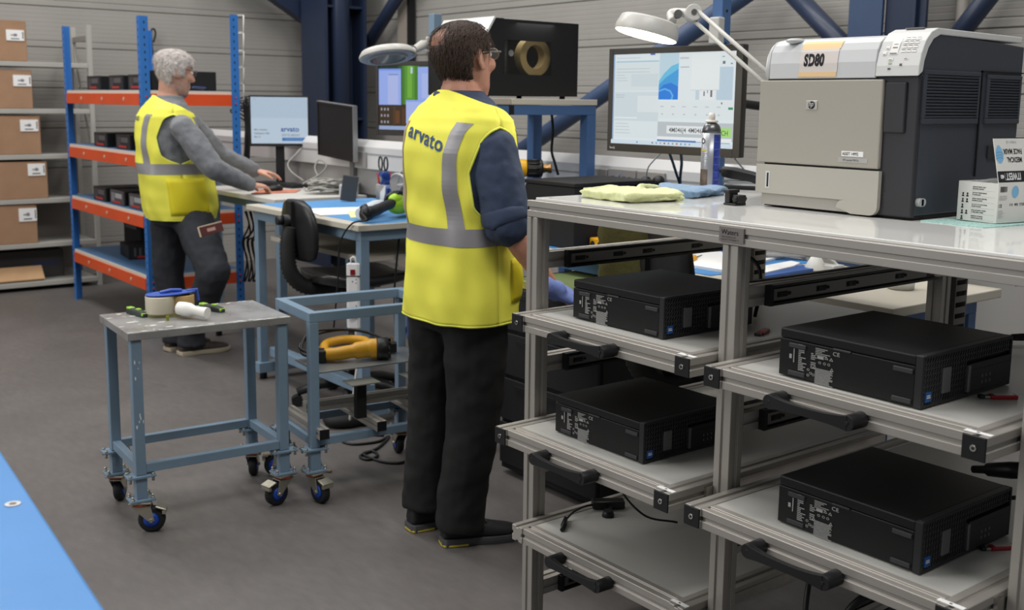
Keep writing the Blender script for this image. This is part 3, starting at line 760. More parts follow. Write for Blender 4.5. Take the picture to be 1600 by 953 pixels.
for i in range(7): m.add([(0.004, 0.027 - i * 0.0026, 0), (R.uniform(0.015, 0.028), 0.027 - i * 0.0026, 0), (0.018, 0.0276 - i * 0.0026, 0), (0.004, 0.0276 - i * 0.0026, 0)], [(0, 1, 2, 3)], 1)
t_ = text_mb('II R  98%  STER', 0.008, bold=0.0001); t_.shift((0.040, 0.036, 0)); m.join(t_)
m.xf(NF); ob('printed_marks', m, [M_ink, M_grey], bx)
m = MB(); m.add([(0.056 + 0.012 * cos(2 * pi * i / 20), 0.066 + 0.013 * sin(2 * pi * i / 20), 0) for i in range(20)], [list(range(20))]); m.xf(NF); ob('mask_picture', m, M_msk, bx)

# ------------------------------------------------------------------ folded cloths, can, stapler
def folded(a, b, width, th, layers, seed, skew=0.0, side=1):
    """folded towel: fold edge runs from a to b, the layers run back from it by width (to the left of a->b when side is 1)"""
    a = Vector(a); b = Vector(b); t = (b - a); L = t.length; t.normalize(); n = Vector((-t.y, t.x, 0)) * side
    R = random.Random(seed); out = MB()
    for l in range(layers):
        rings = []; N = 34; w = width * (1 - 0.07 * l + R.uniform(-.03, .03)); z0 = l * th * 0.98; off = R.uniform(-0.006, 0.006) - 0.004 * l
        ph = [R.uniform(0, 6.28) for _ in range(5)]
        for i in range(N + 1):
            f = i / N; base = a + t * (L * f); rag = 0.006 * sin(f * 7 + ph[0]) + 0.004 * sin(f * 17 + ph[1])
            zz = 0.006 * max(0, sin(f * 5.2 + ph[2])) + 0.003 * sin(f * 13 + ph[3]); zz = max(0, zz) * (1 if l else 0.3)
            edge = min(1.0, min(f, 1 - f) * 14 + 0.25); hh = th * (0.75 + 0.25 * edge)
            ring = []
            prof = [(0.012, 0.0), (-0.001, th * 0.2), (-0.003, th * 0.5), (0.0, th * 0.82), (0.014, th)]
            prof += [(w * 0.3, th * 1.05), (w * 0.55, th * 0.98), (w * 0.8, th * 1.04), (w - 0.012, th), (w, th * 0.8), (w + 0.002, th * 0.5), (w, th * 0.2), (w - 0.012, 0), (w * 0.5, 0)]
            for x, z in prof:
                zj = z * hh / th + (zz * (0.5 + 0.5 * sin(x * 40 + ph[4])) if z > 0.001 or l else 0)
                ring.append(base + n * (x + off + rag * (0.4 + x / w)) + Vector((skew * x * t.x, skew * x * t.y, z0 + max(zj, 0))))
            rings.append(ring)
        out.loft(rings, True)
    return out
def soften(o):
    r = o.modifiers.new('remesh', 'REMESH'); r.mode = 'VOXEL'; r.voxel_size = 0.0032; r.use_smooth_shade = True
    k = o.modifiers.new('smooth', 'SMOOTH'); k.iterations = 5; k.factor = 0.5
    tx = bpy.data.textures.new('rumple', 'CLOUDS'); tx.noise_scale = 0.05; d = o.modifiers.new('rumple', 'DISPLACE'); d.texture = tx; d.strength = 0.011; d.mid_level = 0.5
M_yel = mat('yellow_microfibre', (222, 226, 170), 0.95, noise=0.12, nscale=60, bump=0.35, bscale=320, sheen=0.3)
M_blu = mat('blue_microfibre', (118, 148, 178), 0.95, noise=0.12, nscale=60, bump=0.35, bscale=320, sheen=0.3)
p0 = atz(903, 308, TOPZ); p1 = atz(985, 318, TOPZ)
m = folded((p0.x, p0.y - 0.012, TOPZ), (p1.x, p1.y, TOPZ), 0.185, 0.0125, 2, 3, side=1)
q0 = atz(975, 316, TOPZ + 0.004); q1 = atz(1068, 313, TOPZ + 0.004)
m.join(folded((q0.x + 0.004, q0.y, TOPZ + 0.002), (q1.x, q1.y, TOPZ + 0.002), 0.15, 0.012, 2, 8, side=1))
for pts, r in (([(1.955, 1.955, TOPZ + 0.020), (2.00, 2.02, TOPZ + 0.022), (2.04, 2.06, TOPZ + 0.028), (2.09, 2.08, TOPZ + 0.026), (2.14, 2.08, TOPZ + 0.020)], 0.0085), ([(1.93, 2.16, TOPZ + 0.020), (2.0, 2.14, TOPZ + 0.022), (2.07, 2.16, TOPZ + 0.018)], 0.007)):
    q = cat_rom(pts, 5); m.tube(q, [r * (0.5 + 0.5 * sin(pi * (k + .5) / len(q))) for k in range(len(q))], n=10); m.sphere(q[len(q) // 2], r, 8, 6)
yc_ = single('microfibre_cloth', m, M_yel, 'pale yellow folded cloth on the left end of the rack worktop', 'cloth', (p0.x, p0.y, TOPZ), world=True)
soften(yc_)
q0 = atz(1072, 312, TOPZ); q1 = atz(1136, 304, TOPZ)
m = folded((q0.x + 0.03, q0.y + 0.004, TOPZ), (q1.x, q1.y, TOPZ), 0.20, 0.0105, 2, 21, side=1)
bc_ = single('microfibre_cloth', m, M_blu, 'blue folded cloth behind the pale yellow one on the worktop', 'cloth', (q0.x, q0.y, TOPZ), world=True)
soften(bc_)

c = atz(1108, 294, TOPZ); cx, cy = c.x + 0.02, c.y
cx, cy = 2.413, 2.149
t = thing('spray_can', 'grey and blue spray duster can behind the blue cloth', 'can', (cx, cy, TOPZ))
k = 0.0275; HT = 0.165
m = MB(); m.lathe([(k * 0.9, 0), (k, 0.003), (k, HT), ], n=32); ob('can_body', m, mat('can_print', (150, 152, 156), 0.3, 0.3), t)
m = MB(); m.lathe([(k, HT), (k * 0.97, HT + 0.010), (k * 0.8, HT + 0.022), (k * 0.5, HT + 0.029), (k * 0.42, HT + 0.031)], n=32); ob('can_shoulder', m, mat('can_metal', (98, 98, 100), 0.3, 0.7), t)
m = MB(); m.lathe([(k * 0.66, HT + 0.030), (k * 0.66, HT + 0.036), (k * 0.5, HT + 0.037)], n=24); m.lathe([(k * 0.34, HT + 0.036), (k * 0.33, HT + 0.050), (k * 0.26, HT + 0.058)], n=18); ob('nozzle', m, mat('nozzle_white', (222, 214, 206), 0.45), t)
va = atan2(-cy, -cx)
def wrap(a0, a1, z0, z1, r, mt, name, n=10):
    m = MB()
    for i in range(n):
        A = [va + a0 + (a1 - a0) * q / n for q in (i, i + 1)]
        m.quad((cos(A[0]) * r, sin(A[0]) * r, z0), (cos(A[1]) * r, sin(A[1]) * r, z0), (cos(A[1]) * r, sin(A[1]) * r, z1), (cos(A[0]) * r, sin(A[0]) * r, z1))
    return ob(name, m, mt, t)
wrap(0.30, 1.35, 0.012, HT - 0.004, k + 0.0004, mat('can_blue', (54, 72, 158), 0.35, noise=0.5, nscale=90), 'blue_panel')
wrap(-1.4, -0.25, 0.008, 0.06, k + 0.0004, mat('can_photo', (120, 104, 92), 0.5, noise=0.9, nscale=35, col2=(40, 34, 32)), 'photo_panel')
wrap(-1.15, -0.5, 0.112, 0.118, k + 0.0006, mat('can_yellow', (206, 186, 90), 0.5), 'yellow_line', 4)
for i in range(7): wrap(-1.2, -0.35 - 0.12 * (i % 3), 0.072 + i * 0.0055, 0.0738 + i * 0.0055, k + 0.0006, M_grey, 'print_line', 4)
for i in range(6): wrap(0.36, 1.3, 0.03 + i * 0.022, 0.031 + i * 0.022, k + 0.0007, mat('can_pale_line', (120, 132, 190), 0.5), 'print_line', 4)
m = MB()
for i in range(16):
    a0, a1 = 2 * pi * i / 16, 2 * pi * (i + 1) / 16
    pp = []
    for rr, aa in ((0.0085, a0), (0.0085, a1), (0.0055, a1), (0.0055, a0)):
        th = va - 0.95 + rr * cos(aa) / k; pp.append((cos(th) * (k + 0.0006), sin(th) * (k + 0.0006), 0.142 + rr * sin(aa)))
    m.quad(*pp)
ob('round_mark', m, M_ink, t)

# stapler standing behind, beside the printer
t = thing('stapler', 'black desk stapler beside the printer on the worktop', 'stapler', tuple(atz(1163, 296, TOPZ)), radians(-62))
L = 0.135
m = MB(); m.bb((-L / 2, -0.018, 0), (L / 2, 0.018, 0.010)); ob('base', m, M_black, t, bevel=0.003)
m = MB(); m.bb((-L / 2 + 0.004, -0.008, 0.018), (L / 2 - 0.02, 0.008, 0.026)); ob('magazine', m, M_steel, t, bevel=0.001)
m = MB(); rings = []
for i, (x, z0_, z1_, w) in enumerate(((-L / 2 - 0.002, 0.045, 0.058, 0.012), (-L / 2 + 0.004, 0.036, 0.066, 0.017), (-0.03, 0.030, 0.064, 0.018), (0.02, 0.024, 0.054, 0.017), (L / 2 - 0.004, 0.008, 0.042, 0.014), (L / 2, 0.010, 0.034, 0.011))):
    rings.append([Vector((x, w * cx_, (z0_ + z1_) / 2 + (z1_ - z0_) / 2 * sz)) for cx_, sz in ((-1, -1), (1, -1), (1, 0.5), (0.6, 1), (-0.6, 1), (-1, 0.5))])
m.loft(rings, True); ob('top_arm', m, M_black, t, bevel=0.001)
m = MB(); m.bb((-L / 2 + 0.01, -0.006, 0.010), (-L / 2 + 0.03, 0.006, 0.013)); ob('anvil', m, M_steel, t)
# black cable clamps / connectors beside the printer
t = thing('cable_connector', 'small black plastic cable connectors at the left foot of the printer', 'connector', (2.09, 1.775, TOPZ))
m = MB(); m.bb((-0.012, -0.012, 0), (0.028, 0.028, 0.006)); ob('foot_plate', m, M_black, t, bevel=0.002)
m = MB(); m.bb((-0.010, 0.010, 0.006), (0.022, 0.026, 0.036)); m.bb((-0.014, 0.008, 0.030), (0.026, 0.028, 0.038)); ob('plug_block', m, M_black, t, bevel=0.002)
m = MB(); m.bb((-0.006, -0.016, 0.006), (0.022, 0.004, 0.026)); m.cyl((-0.012, -0.006, 0.016), (0.03, -0.006, 0.016), 0.007, n=12); ob('clip_block', m, M_black, t, bevel=0.002)

# ------------------------------------------------------------------ memory sticks and loose cables on the drawers
M_red = mat('red_plastic', (150, 26, 32), 0.35); M_redd = mat('dark_red_plastic', (110, 20, 26), 0.4)
def stick(label, loc, rz, white=True):
    t = thing('memory_stick', label, 'memory stick', loc, rz, None)
    m = MB(); m.bb((-0.026, -0.0085, 0), (0.026, 0.0085, 0.0085)); ob('case', m, M_red, t, bevel=0.0025)
    m = MB(); m.bb((0.026, -0.006, 0.002), (0.040, 0.006, 0.0065)); ob('plug', m, M_steel, t, bevel=0.0005, seg=1)
    if white: m = MB(); m.bb((-0.018, -0.0065, 0.0085), (0.018, 0.0065, 0.0092)); ob('cover_plate', m, mat('stick_pale', (198, 190, 186), 0.4), t)
    m = MB(); m.bb((0.036, -0.007, 0.001), (0.046, 0.007, 0.0075)); ob('plug_tip', m, M_black, t, bevel=0.001)
    return t
z = on(ROWS[0])
p = atz(1567, 623, z); stick('red memory stick with pale plate, right of the upper right computer', (p.x, p.y, z), radians(142))
p = atz(1184, 522, z); stick('small red memory stick at the left back of the upper right drawer', (p.x + 0.02, p.y, z), radians(-160), False)
z = on(ROWS[1])
p = atz(1566, 858, z); stick('red memory stick with white cover, beside the lower right computer', (p.x, p.y, z), radians(150))
# usb lead with black adapter on the empty drawer
z = on(ROWS[2])
t = thing('usb_lead', 'black usb lead with chunky adapter lying on the empty lower left drawer', 'cable', (1.83, 1.95, z))
P = lambda u, v, h=0.004: atz(u, v, z + h)
m = MB(); pts = [P(884, 812, .006), P(896, 800, .02), P(912, 792, .016), P(930, 788, .012), P(950, 785, .012)]; m.tube(cat_rom(pts, 6), 0.0028); ob('lead', m, M_cable, t, world=True)
a, b = P(878, 828, .006), P(884, 810, .008); m = MB(); m.tube([a, a + (b - a) * 0.35, a + (b - a) * 0.4, b], [0.0055, 0.0055, 0.008, 0.006], n=8); ob('usb_plug', m, M_black, t, world=True)
a, b = P(925, 788, .012), P(975, 786, .014); m = MB(); d = (b - a); q = Vector((d.x, d.y, 0)); m.xf(Matrix.Identity(4)); m.bb((-0.045, -0.017, -0.010), (0.045, 0.017, 0.012)); m.xf(frame_m((a + b) / 2, q, Vector((-q.y, q.x, 0)))); ob('adapter', m, M_black, t, world=True, bevel=0.003)
a = P(950, 806, 0.001); m = MB(); m.cyl((a.x, a.y, a.z - 0.004), (a.x, a.y, a.z + 0.016), 0.018, 0.014, n=10); m.tube([(a.x, a.y, a.z + 0.012), (a.x + 0.02, a.y + 0.01, a.z + 0.014), (a.x + 0.03, a.y + 0.03, a.z + 0.008)], 0.004); ob('mains_plug', m, M_black, t, world=True)
def cable(label, pts, r=0.004, mt=None, name='cable', k=8):
    m = MB(); m.tube(cat_rom(pts, k), r, n=8)
    return single(name, m, mt or M_cable, label, 'cable', Vector(pts[0]), world=True)
zt1 = on(ROWS[0]) + 0.005; zt2 = on(ROWS[1]) + 0.005
cable('black power cable curling behind the upper right computer', [(2.10, 1.36, zt1 + 0.02), (2.04, 1.425, zt1 + 0.016), (2.10, 1.43, zt1 + 0.022), (2.28, 1.36, zt1 + 0.02), (2.45, 1.22, zt1 + 0.006), (2.58, 1.1, zt1 + 0.02)])
cable('thick black cable rising to the right edge behind the upper right computer', [(2.40, 1.21, zt1 + 0.02), (2.46, 1.16, zt1 + 0.03), (2.52, 1.10, zt1 + 0.07), (2.57, 1.02, zt1 + 0.105), (2.58, 0.95, zt1 + 0.115), (2.59, 0.90, zt1 + 0.11)], 0.006)
cable('black loop of cable standing up behind the top left computer', [(2.16, 1.80, zt1), (2.17, 1.83, 1.05), (2.17, 1.82, 1.10), (2.17, 1.79, 1.115), (2.17, 1.755, 1.09), (2.17, 1.75, 1.03), (2.18, 1.77, zt1)], 0.005)
cable('black cable hanging under the lower right drawer', [(1.90, 1.36, 0.60), (1.82, 1.30, 0.55), (1.77, 1.27, 0.46), (1.78, 1.24, 0.34), (1.84, 1.20, 0.24), (1.95, 1.15, 0.18)], 0.006)
cable('black cable loop low in the right bay of the rack', [(2.0, 1.15, 0.56), (1.86, 1.17, 0.54), (1.80, 1.20, 0.48), (1.79, 1.20, 0.36), (1.85, 1.18, 0.2), (1.9, 1.15, 0.12)], 0.0075)
cable('black mains lead behind the lower right computer', [(2.05, 1.1, 0.70), (2.12, 1.02, 0.72), (2.2, 0.97, 0.725), (2.28, 0.94, 0.70), (2.4, 0.93, zt2)], 0.0045)
cable('black cable drooping under the top left drawer', [(2.0, 2.05, 0.60), (1.95, 2.02, 0.50), (1.98, 1.95, 0.42), (2.06, 1.90, 0.395)], 0.003)
t = thing('mains_connector', 'black mains connector hanging behind the right end of the drawers', 'connector', (2.02, 0.98, zt2 + 0.085))
p = atx(1520, 733, 2.15); q = atx(1600, 735, 2.15); m = MB(); m.tube([p, p + (q - p) * .25, p + (q - p) * .3, p + (q - p) * .75, q], [.008, .009, .014, .018, .017], n=10); ob('plug_body', m, M_black, t, world=True)
# ------------------------------------------------------------------ bench run along the right: trunking, benches, screens
TRX = 3.27
M_trunk = mat('trunking_white', (206, 205, 204), 0.4)
M_bench_edge = mat('bench_edge', (188, 182, 168), 0.5)
M_benchtop = mat('bench_grey_top', (176, 174, 168), 0.45)
M_bluemat = mat('blue_bench_mat', (62, 128, 190), 0.5, noise=0.1, nscale=5)
M_bframe = mat('bench_blue_frame', (70, 104, 150), 0.42, noise=0.08, nscale=5)
tk = thing('cable_trunking', 'long white dado trunking with socket plates behind the benches', 'trunking', (TRX, 4.0, 1.1))
m = MB(); prof = [(TRX + 0.05, 1.10), (TRX, 1.10), (TRX, 1.228), (TRX + 0.028, 1.268), (TRX + 0.05, 1.268)]
m.prism([Vector((x, 1.2, z)) for x, z in prof], (0, 0, 0), (0, 6.75, 0)); ob('cover', m, M_trunk, tk, world=True, bevel=0.002)
m = MB(); m.bb((TRX - 0.003, 1.2, 1.185), (TRX, 8.1, 1.192)); ob('seam', m, mat('trunk_seam', (150, 150, 150), 0.5), tk, world=True)
m = MB(); m.bb((TRX + 0.02, 1.66, 0.95), (TRX + 0.045, 3.74, 1.10)); m.bb((TRX + 0.02, 4.16, 0.95), (TRX + 0.045, 6.7, 1.10)); ob('back_panel', m, mat('bench_back_panel', (150, 148, 146), 0.5), tk, world=True)
M_sock = mat('socket_plate', (150, 146, 142), 0.4)
def plate(u0, u1, v0, v1, name='socket_plate'):
    a = atx(u0, v0, TRX); b = atx(u1, v1, TRX); m = MB(); m.bb((TRX - 0.012, a.y, a.z), (TRX, b.y, b.z)); p = ob(name, m, M_sock, tk, world=True, bevel=0.003)
    return a, b, p
plate(920, 950, 262, 300); a, b, dp = plate(953, 995, 263, 300, 'data_plate'); plate(998, 1040, 267, 303); plate(556, 574, 236, 262)
m = MB()
for i in range(4):
    yy = a.y + (b.y - a.y) * (0.2 + 0.2 * i); m.bb((TRX - 0.0135, yy - 0.008, a.z - 0.045), (TRX - 0.012, yy + 0.008, a.z - 0.03))
ob('data_ports', m, M_ink, tk, world=True)
def plug(u, v, label, w=0.05):
    p = atx(u, v, TRX - 0.03); t = thing('mains_plug', label, 'plug', (TRX - 0.012, p.y, p.z))
    m = MB(); m.lathe([(w * 0.5, 0), (w * 0.5, 0.016), (w * 0.36, 0.032), (w * 0.2, 0.036)], axis=(-1, 0, 0), n=12); ob('plug_body', m, M_black, t)
    m = MB(); m.tube(cat_rom([(-0.02, 0, -0.01), (-0.03, 0, -0.05), (-0.03, 0.01, -0.13)], 5), 0.0042); ob('lead', m, M_cable, t)
plug(939, 283, 'black mains plug in the leftmost socket behind the yellow cloth'); plug(1007, 285, 'black mains plug beside a pale cable, right of the data sockets'); plug(1027, 284, 'rightmost black mains plug below the big monitor')
def hang(label, pts, r, mt=M_cable): return cable(label, pts, r, mt)
p = lambda u, v, x: atx(u, v, x)
hang('left black cable dropping from the big monitor', [p(1045, 236, 2.74), p(1052, 256, 2.9), p(1058, 275, 3.0), p(1064, 292, 3.05)], 0.0052)
hang('right black cable dropping from the big monitor', [p(1064, 236, 2.74), p(1065, 256, 2.9), p(1063, 276, 3.0), p(1063, 293, 3.05)], 0.0052)
hang('thin pale cable curving down to the sockets below the big monitor', [p(1036, 236, 2.76), p(1022, 250, 2.95), p(1012, 264, 3.1), p(1008, 290, 3.2)], 0.003, M_cablew)
hang('thin pale cable between the big monitor and the stapler', [p(1148, 248, 2.78), p(1160, 262, 2.9), p(1175, 278, 3.0)], 0.0026, M_cableg)
hang('blue data lead plugged in the data sockets', [p(968, 272, TRX - 0.02), p(962, 280, TRX - 0.06), p(957, 290, TRX - 0.05), p(960, 300, TRX - 0.04)], 0.003, mat('data_blue', (70, 110, 140), 0.5))

def bench(name, label, x0, x1, y0, y1, z, top, edge_m, frame_m_, leg_x=(0.06, 0.06), legs=True, th=0.028, ins=0.05, foot=True, apron=0.05):
    t = thing(name, label, 'bench', ((x0 + x1) / 2, (y0 + y1) / 2, 0))
    m = MB(); m.bb((x0, y0, z - th), (x1, y1, z)); ob('bench_top', m, edge_m, t, world=True, bevel=0.003)
    if top:
        m = MB(); m.bb((x0 + 0.012, y0 + 0.012, z), (x1 - 0.012, y1 - 0.012, z + 0.002)); ob('work_mat', m, top, t, world=True, bevel=0.0008, seg=1)
    w = 0.045; xa, xb, ya, yb = x0 + ins, x1 - ins, y0 + ins, y1 - ins
    for a_, b_ in (((xa, ya), (xb, ya + w)), ((xa, yb - w), (xb, yb)), ((xa, ya + w), (xa + w, yb - w)), ((xb - w, ya + w), (xb, yb - w))):
        m = MB(); m.bb((a_[0], a_[1], z - th - apron), (b_[0], b_[1], z - th)); ob('apron', m, frame_m_, t, world=True, bevel=0.002)
    for lx in (xa, xb - w):
        for ly in (ya, yb - w):
            m = MB(); m.bb((lx, ly, 0.06), (lx + w, ly + w, z - th - apron)); ob('leg', m, frame_m_, t, world=True, bevel=0.002)
            if foot: m = MB(); m.cyl((lx + w / 2, ly + w / 2, 0), (lx + w / 2, ly + w / 2, 0.06), 0.02, n=12); ob('foot', m, M_black, t, world=True)
    return t
BZ3 = 0.945
b3 = bench('work_bench', 'blue framed bench with a blue mat behind the drawer rack', 2.66, 3.25, 1.68, 3.74, BZ3, None, M_bench_edge, M_bframe)
m = MB(); m.bb((2.672, 2.36, BZ3), (3.24, 3.728, BZ3 + 0.002)); ob('work_mat', m, M_bluemat, b3, world=True)
m = MB(); m.bb((2.44, 2.70, 0.835), (2.95, 3.12, 0.855)); s = ob('pull_out_shelf', m, mat('olive_board', (92, 106, 62), 0.6), b3, world=True, bevel=0.003, label='olive green pull-out board')
m = MB(); m.bb((2.432, 2.70, 0.83), (2.44, 3.12, 0.857)); m.xf(wmat(b3).inverted()); ob('board_edge', m, mat('board_edge', (176, 170, 104), 0.6), s)
t = thing('drawer_cabinet', 'black drawer cabinet under the bench, behind the nearer man', 'cabinet', (2.84, 3.05, 0))
m = MB(); m.bb((2.62, 2.80, 0.02), (3.2, 3.4, 0.80)); ob('carcass', m, M_matte, t, world=True, bevel=0.003)
for i in range(4):
    z = 0.05 + i * 0.185
    m = MB(); m.bb((2.602, 2.81, z), (2.619, 3.39, z + 0.17)); d = ob('drawer', m, mat('cabinet_front', (26, 26, 28), 0.5), t, world=True, bevel=0.003)
    m = MB(); m.bb((2.594, 2.85, z + 0.135), (2.602, 3.29, z + 0.15)); m.xf(wmat(t).inverted()); ob('pull', m, M_black, d)

# posts and stand
def upright(u, v0, x, z0, w, label, mt):
    p_ = atx(u, v0, x); t = thing('upright_post', label, 'post', (x, p_.y, z0))
    m = MB(); m.bb((-w / 2, -w / 2, 0), (w / 2, w / 2, p_.z - z0)); ob('post', m, mt, t, bevel=0.003)
    m = MB()
    for k in range(int((p_.z - z0) / 0.12)): m.cyl((0.0, -w / 2 - 0.0008, 0.06 + k * 0.12), (0.0, -w / 2 + 0.001, 0.06 + k * 0.12), 0.006, n=8)
    ob('bolt_holes', m, M_ink, t, kind='stuff'); return t
upright(1131, -60, 3.2, BZ3 + 0.002, 0.05, 'slate blue upright post rising behind the big monitor', M_bframe)
upright(680, 22, 3.22, BZ3 + 0.002, 0.05, 'blue grey upright post behind the head of the nearer man', M_bluegrey)
t = thing('holder_box', 'small white holder fixed on the blue upright by the lit lamp', 'holder', atx(1122, 48, 3.16))
m = MB(); m.bb((-0.02, -0.02, -0.05), (0.015, 0.03, 0.05)); ob('holder', m, mat('pale_plastic', (190, 188, 182), 0.4), t, bevel=0.006)

SY, SZ = 3.52, 1.513
st = thing('riser_stand', 'blue framed raised stand with pale top carrying the black enclosure', 'stand', (2.92, SY + 0.2, BZ3 + 0.002))
xr = 3.215
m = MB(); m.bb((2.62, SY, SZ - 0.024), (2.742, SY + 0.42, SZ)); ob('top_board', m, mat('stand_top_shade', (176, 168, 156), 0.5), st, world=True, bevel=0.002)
m = MB(); m.bb((2.744, SY, SZ - 0.024), (xr, SY + 0.42, SZ)); ob('top_board', m, mat('stand_top', (200, 194, 180), 0.5), st, world=True, bevel=0.002)
m = MB(); m.bb((2.76, SY + 0.004, SZ - 0.066), (xr - 0.002, SY + 0.04, SZ - 0.026)); ob('rail', m, M_bframe, st, world=True, bevel=0.002)
m = MB(); m.bb((2.62, SY + 0.006, SZ - 0.062), (2.738, SY + 0.04, SZ - 0.028)); ob('rail', m, M_bframe, st, world=True, bevel=0.002)
m = MB(); m.bb((2.738, SY + 0.002, SZ - 0.066), (2.76, SY + 0.04, SZ - 0.026)); ob('joint_bracket', m, M_black, st, world=True)
m = MB(); m.bb((2.62, SY + 0.38, SZ - 0.066), (xr - 0.002, SY + 0.418, SZ - 0.026)); ob('rail', m, M_bframe, st, world=True, bevel=0.002)
for x in (xr - 0.052, 2.69):
    for y in (SY + 0.004, SY + 0.37):
        m = MB(); m.bb((x, y, BZ3 + 0.002), (x + 0.05, y + 0.048, SZ - 0.066 if x > 3 else SZ - 0.062)); ob('leg', m, M_bframe, st, world=True, bevel=0.002)
hang('pair of dark cables hanging from the raised stand', [aty(862, 178, SY + 0.2), aty(864, 205, SY + 0.2), aty(862, 235, SY + 0.21), aty(867, 255, SY + 0.2), aty(872, 273, SY + 0.2)], 0.006)
# enclosure
ex0, ex1, ey = 2.625, 3.155, 3.585
ez0 = SZ + 0.012; zt_ = aty(897, 37, ey).z
en = thing('printer_enclosure', 'matte black enclosure with a window on the raised blue stand', 'enclosure', ((ex0 + ex1) / 2, ey + 0.2, SZ))
wa = aty(787, 62, ey); wb = aty(861, 118, ey)
m = MB(); y1 = ey + 0.36
side = [(ex0, ez0), (ex1, ez0), (ex1, zt_), (ex0 + 0.085, zt_ + 0.004), (ex0 + 0.0, zt_ - 0.13)]
def wall_with_hole(outer, hole, y, th):
    """front panel in an x-z plane with a rectangular window, four strips"""
    (hx0, hz0, hx1, hz1) = hole; mm = MB()
    mm.bb((hx0, y, ez0), (hx1, y + th, hz0)); mm.bb((hx0, y, hz1), (hx1, y + th, zt_)); mm.bb((hx1, y, ez0), (ex1, y + th, zt_))
    mm.prism([Vector((x, y, z)) for x, z in [(ex0, ez0), (hx0, ez0), (hx0, zt_ + 0.002), (ex0 + 0.085, zt_ + 0.002), (ex0, zt_ - 0.13)]], (0, 0, 0), (0, th, 0)); return mm
m = wall_with_hole(side, (wa.x, wb.z, wb.x, wa.z), ey, 0.006); ob('side_panel', m, M_matte, en, world=True)
m = MB(); m.prism([Vector((x, y1, z)) for x, z in side], (0, 0, 0), (0, 0.006, 0)); ob('far_panel', m, M_matte, en, world=True)
m = MB(); m.bb((ex0, ey + 0.006, ez0), (ex1, y1, ez0 + 0.006)); m.bb((ex0 + 0.085, ey + 0.006, zt_ - 0.006), (ex1, y1, zt_)); m.bb((ex1 - 0.006, ey + 0.006, ez0 + 0.006), (ex1, y1, zt_ - 0.006)); ob('shell', m, M_matte, en, world=True)
m = MB(); m.prism([Vector((ex0, ey - 0.001, zt_ - 0.13)), Vector((ex0 + 0.085, ey - 0.001, zt_ + 0.004)), Vector((ex0 + 0.078, ey - 0.001, zt_ + 0.008)), Vector((ex0 - 0.008, ey - 0.001, zt_ - 0.126))], (0, 0, 0), (0, 0.364, 0)); ob('sloped_hatch', m, mat('hatch_reflection_white', (206, 206, 202), 0.25), en, world=True, label='sloped hatch with its reflection painted pale')  # pale colour stands for light reflected in the sloped glass front
m = MB(); m.bb((ex0, ey + 0.006, ez0 + 0.006), (ex0 + 0.006, y1, zt_ - 0.13)); ob('front_door', m, M_matte, en, world=True)
m = MB(); m.bb((wa.x, ey + 0.002, wb.z), (wb.x, ey + 0.004, wa.z)); ob('window_pane', m, mat('smoked_glass', (70, 70, 68), 0.05, alpha=0.14), en, world=True)
for fx in (ex0 + 0.06, ex1 - 0.06):
    for fy in (ey + 0.03, y1 - 0.03):
        m = MB(); m.cyl((fx, fy, SZ), (fx, fy, ez0), 0.012, n=10); ob('foot', m, M_black, en, world=True)
c_ = aty(834, 89, ey + 0.06); m = MB(); R0 = 0.082; ri = 0.05
rings = []
for i in range(40):
    a_ = 2 * pi * i / 40; rings.append([c_ + Vector((cos(a_) * r, d, sin(a_) * r)) for r, d in ((ri, -0.012), (R0, -0.012), (R0, 0.03), (ri, 0.03))])
m.loft(rings + [rings[0]], False, smooth=False); ob('filament_spool', m, mat('spool_yellow', (190, 164, 108), 0.6), en, world=True, label='yellow spool seen through the window')
c_ = aty(799, 83, ey + 0.05); m = MB(); m.cyl(c_, c_ + Vector((0, 0.004, 0)), 0.013, n=16); ob('dial', m, mat('dial_pale', (190, 190, 186), 0.5), en, world=True)
m = MB(); m.cyl((wa.x + 0.24, y1 - 0.06, ez0 + 0.02), (wa.x + 0.24, y1 - 0.06, zt_ - 0.02), 0.01, n=8); m.bb((wa.x, y1 - 0.03, ez0 + 0.01), (wa.x + 0.12, y1 - 0.01, ez0 + 0.14)); ob('inner_frame', m, mat('inner_grey', (84, 82, 78), 0.4), en, world=True)

L_ = bpy.data.lights.new('spool_fill_light', 'AREA'); L_.size = 0.2; L_.energy = 0.35  # fill light added inside so the spool shows through the window
lo_ = bpy.data.objects.new('spool_fill_light', L_); COL.objects.link(lo_); lo_.parent = en; lo_.location = Vector(((ex0 + ex1) / 2 + 0.03, ey + 0.06, zt_ - 0.012)) - en.location
# black box with heat gun on the bench
bx0 = atz(905, 282, 1.20); 
t = thing('black_case', 'large black box on the bench under the raised stand', 'case', (2.90, 3.22, BZ3 + 0.002))
m = MB(); m.bb((-0.20, -0.15, 0), (0.22, 0.15, 0.235)); ob('case_body', m, M_matte, t, bevel=0.004)
m = MB(); m.bb((-0.203, -0.153, 0.236), (0.223, 0.153, 0.252)); ob('case_lid', m, M_matte, t, bevel=0.003)
HG = Vector((2.805, 3.412, BZ3 + 0.254 + 0.036))
t = thing('heat_gun', 'yellow and black heat gun lying on the large black box', 'heat gun', (HG.x, HG.y, BZ3 + 0.254))
m = MB(); m.lathe([(0.026, -0.17), (0.036, -0.15), (0.036, -0.055), (0.033, -0.05)], HG, axis=(0.82, -0.57, 0), n=18); ob('body', m, mat('tool_yellow', (222, 170, 30), 0.4), t, world=True)
m = MB(); m.lathe([(0.033, -0.05), (0.033, 0.0), (0.036, 0.0), (0.036, 0.012), (0.024, 0.016)], HG, axis=(0.82, -0.57, 0), n=18)
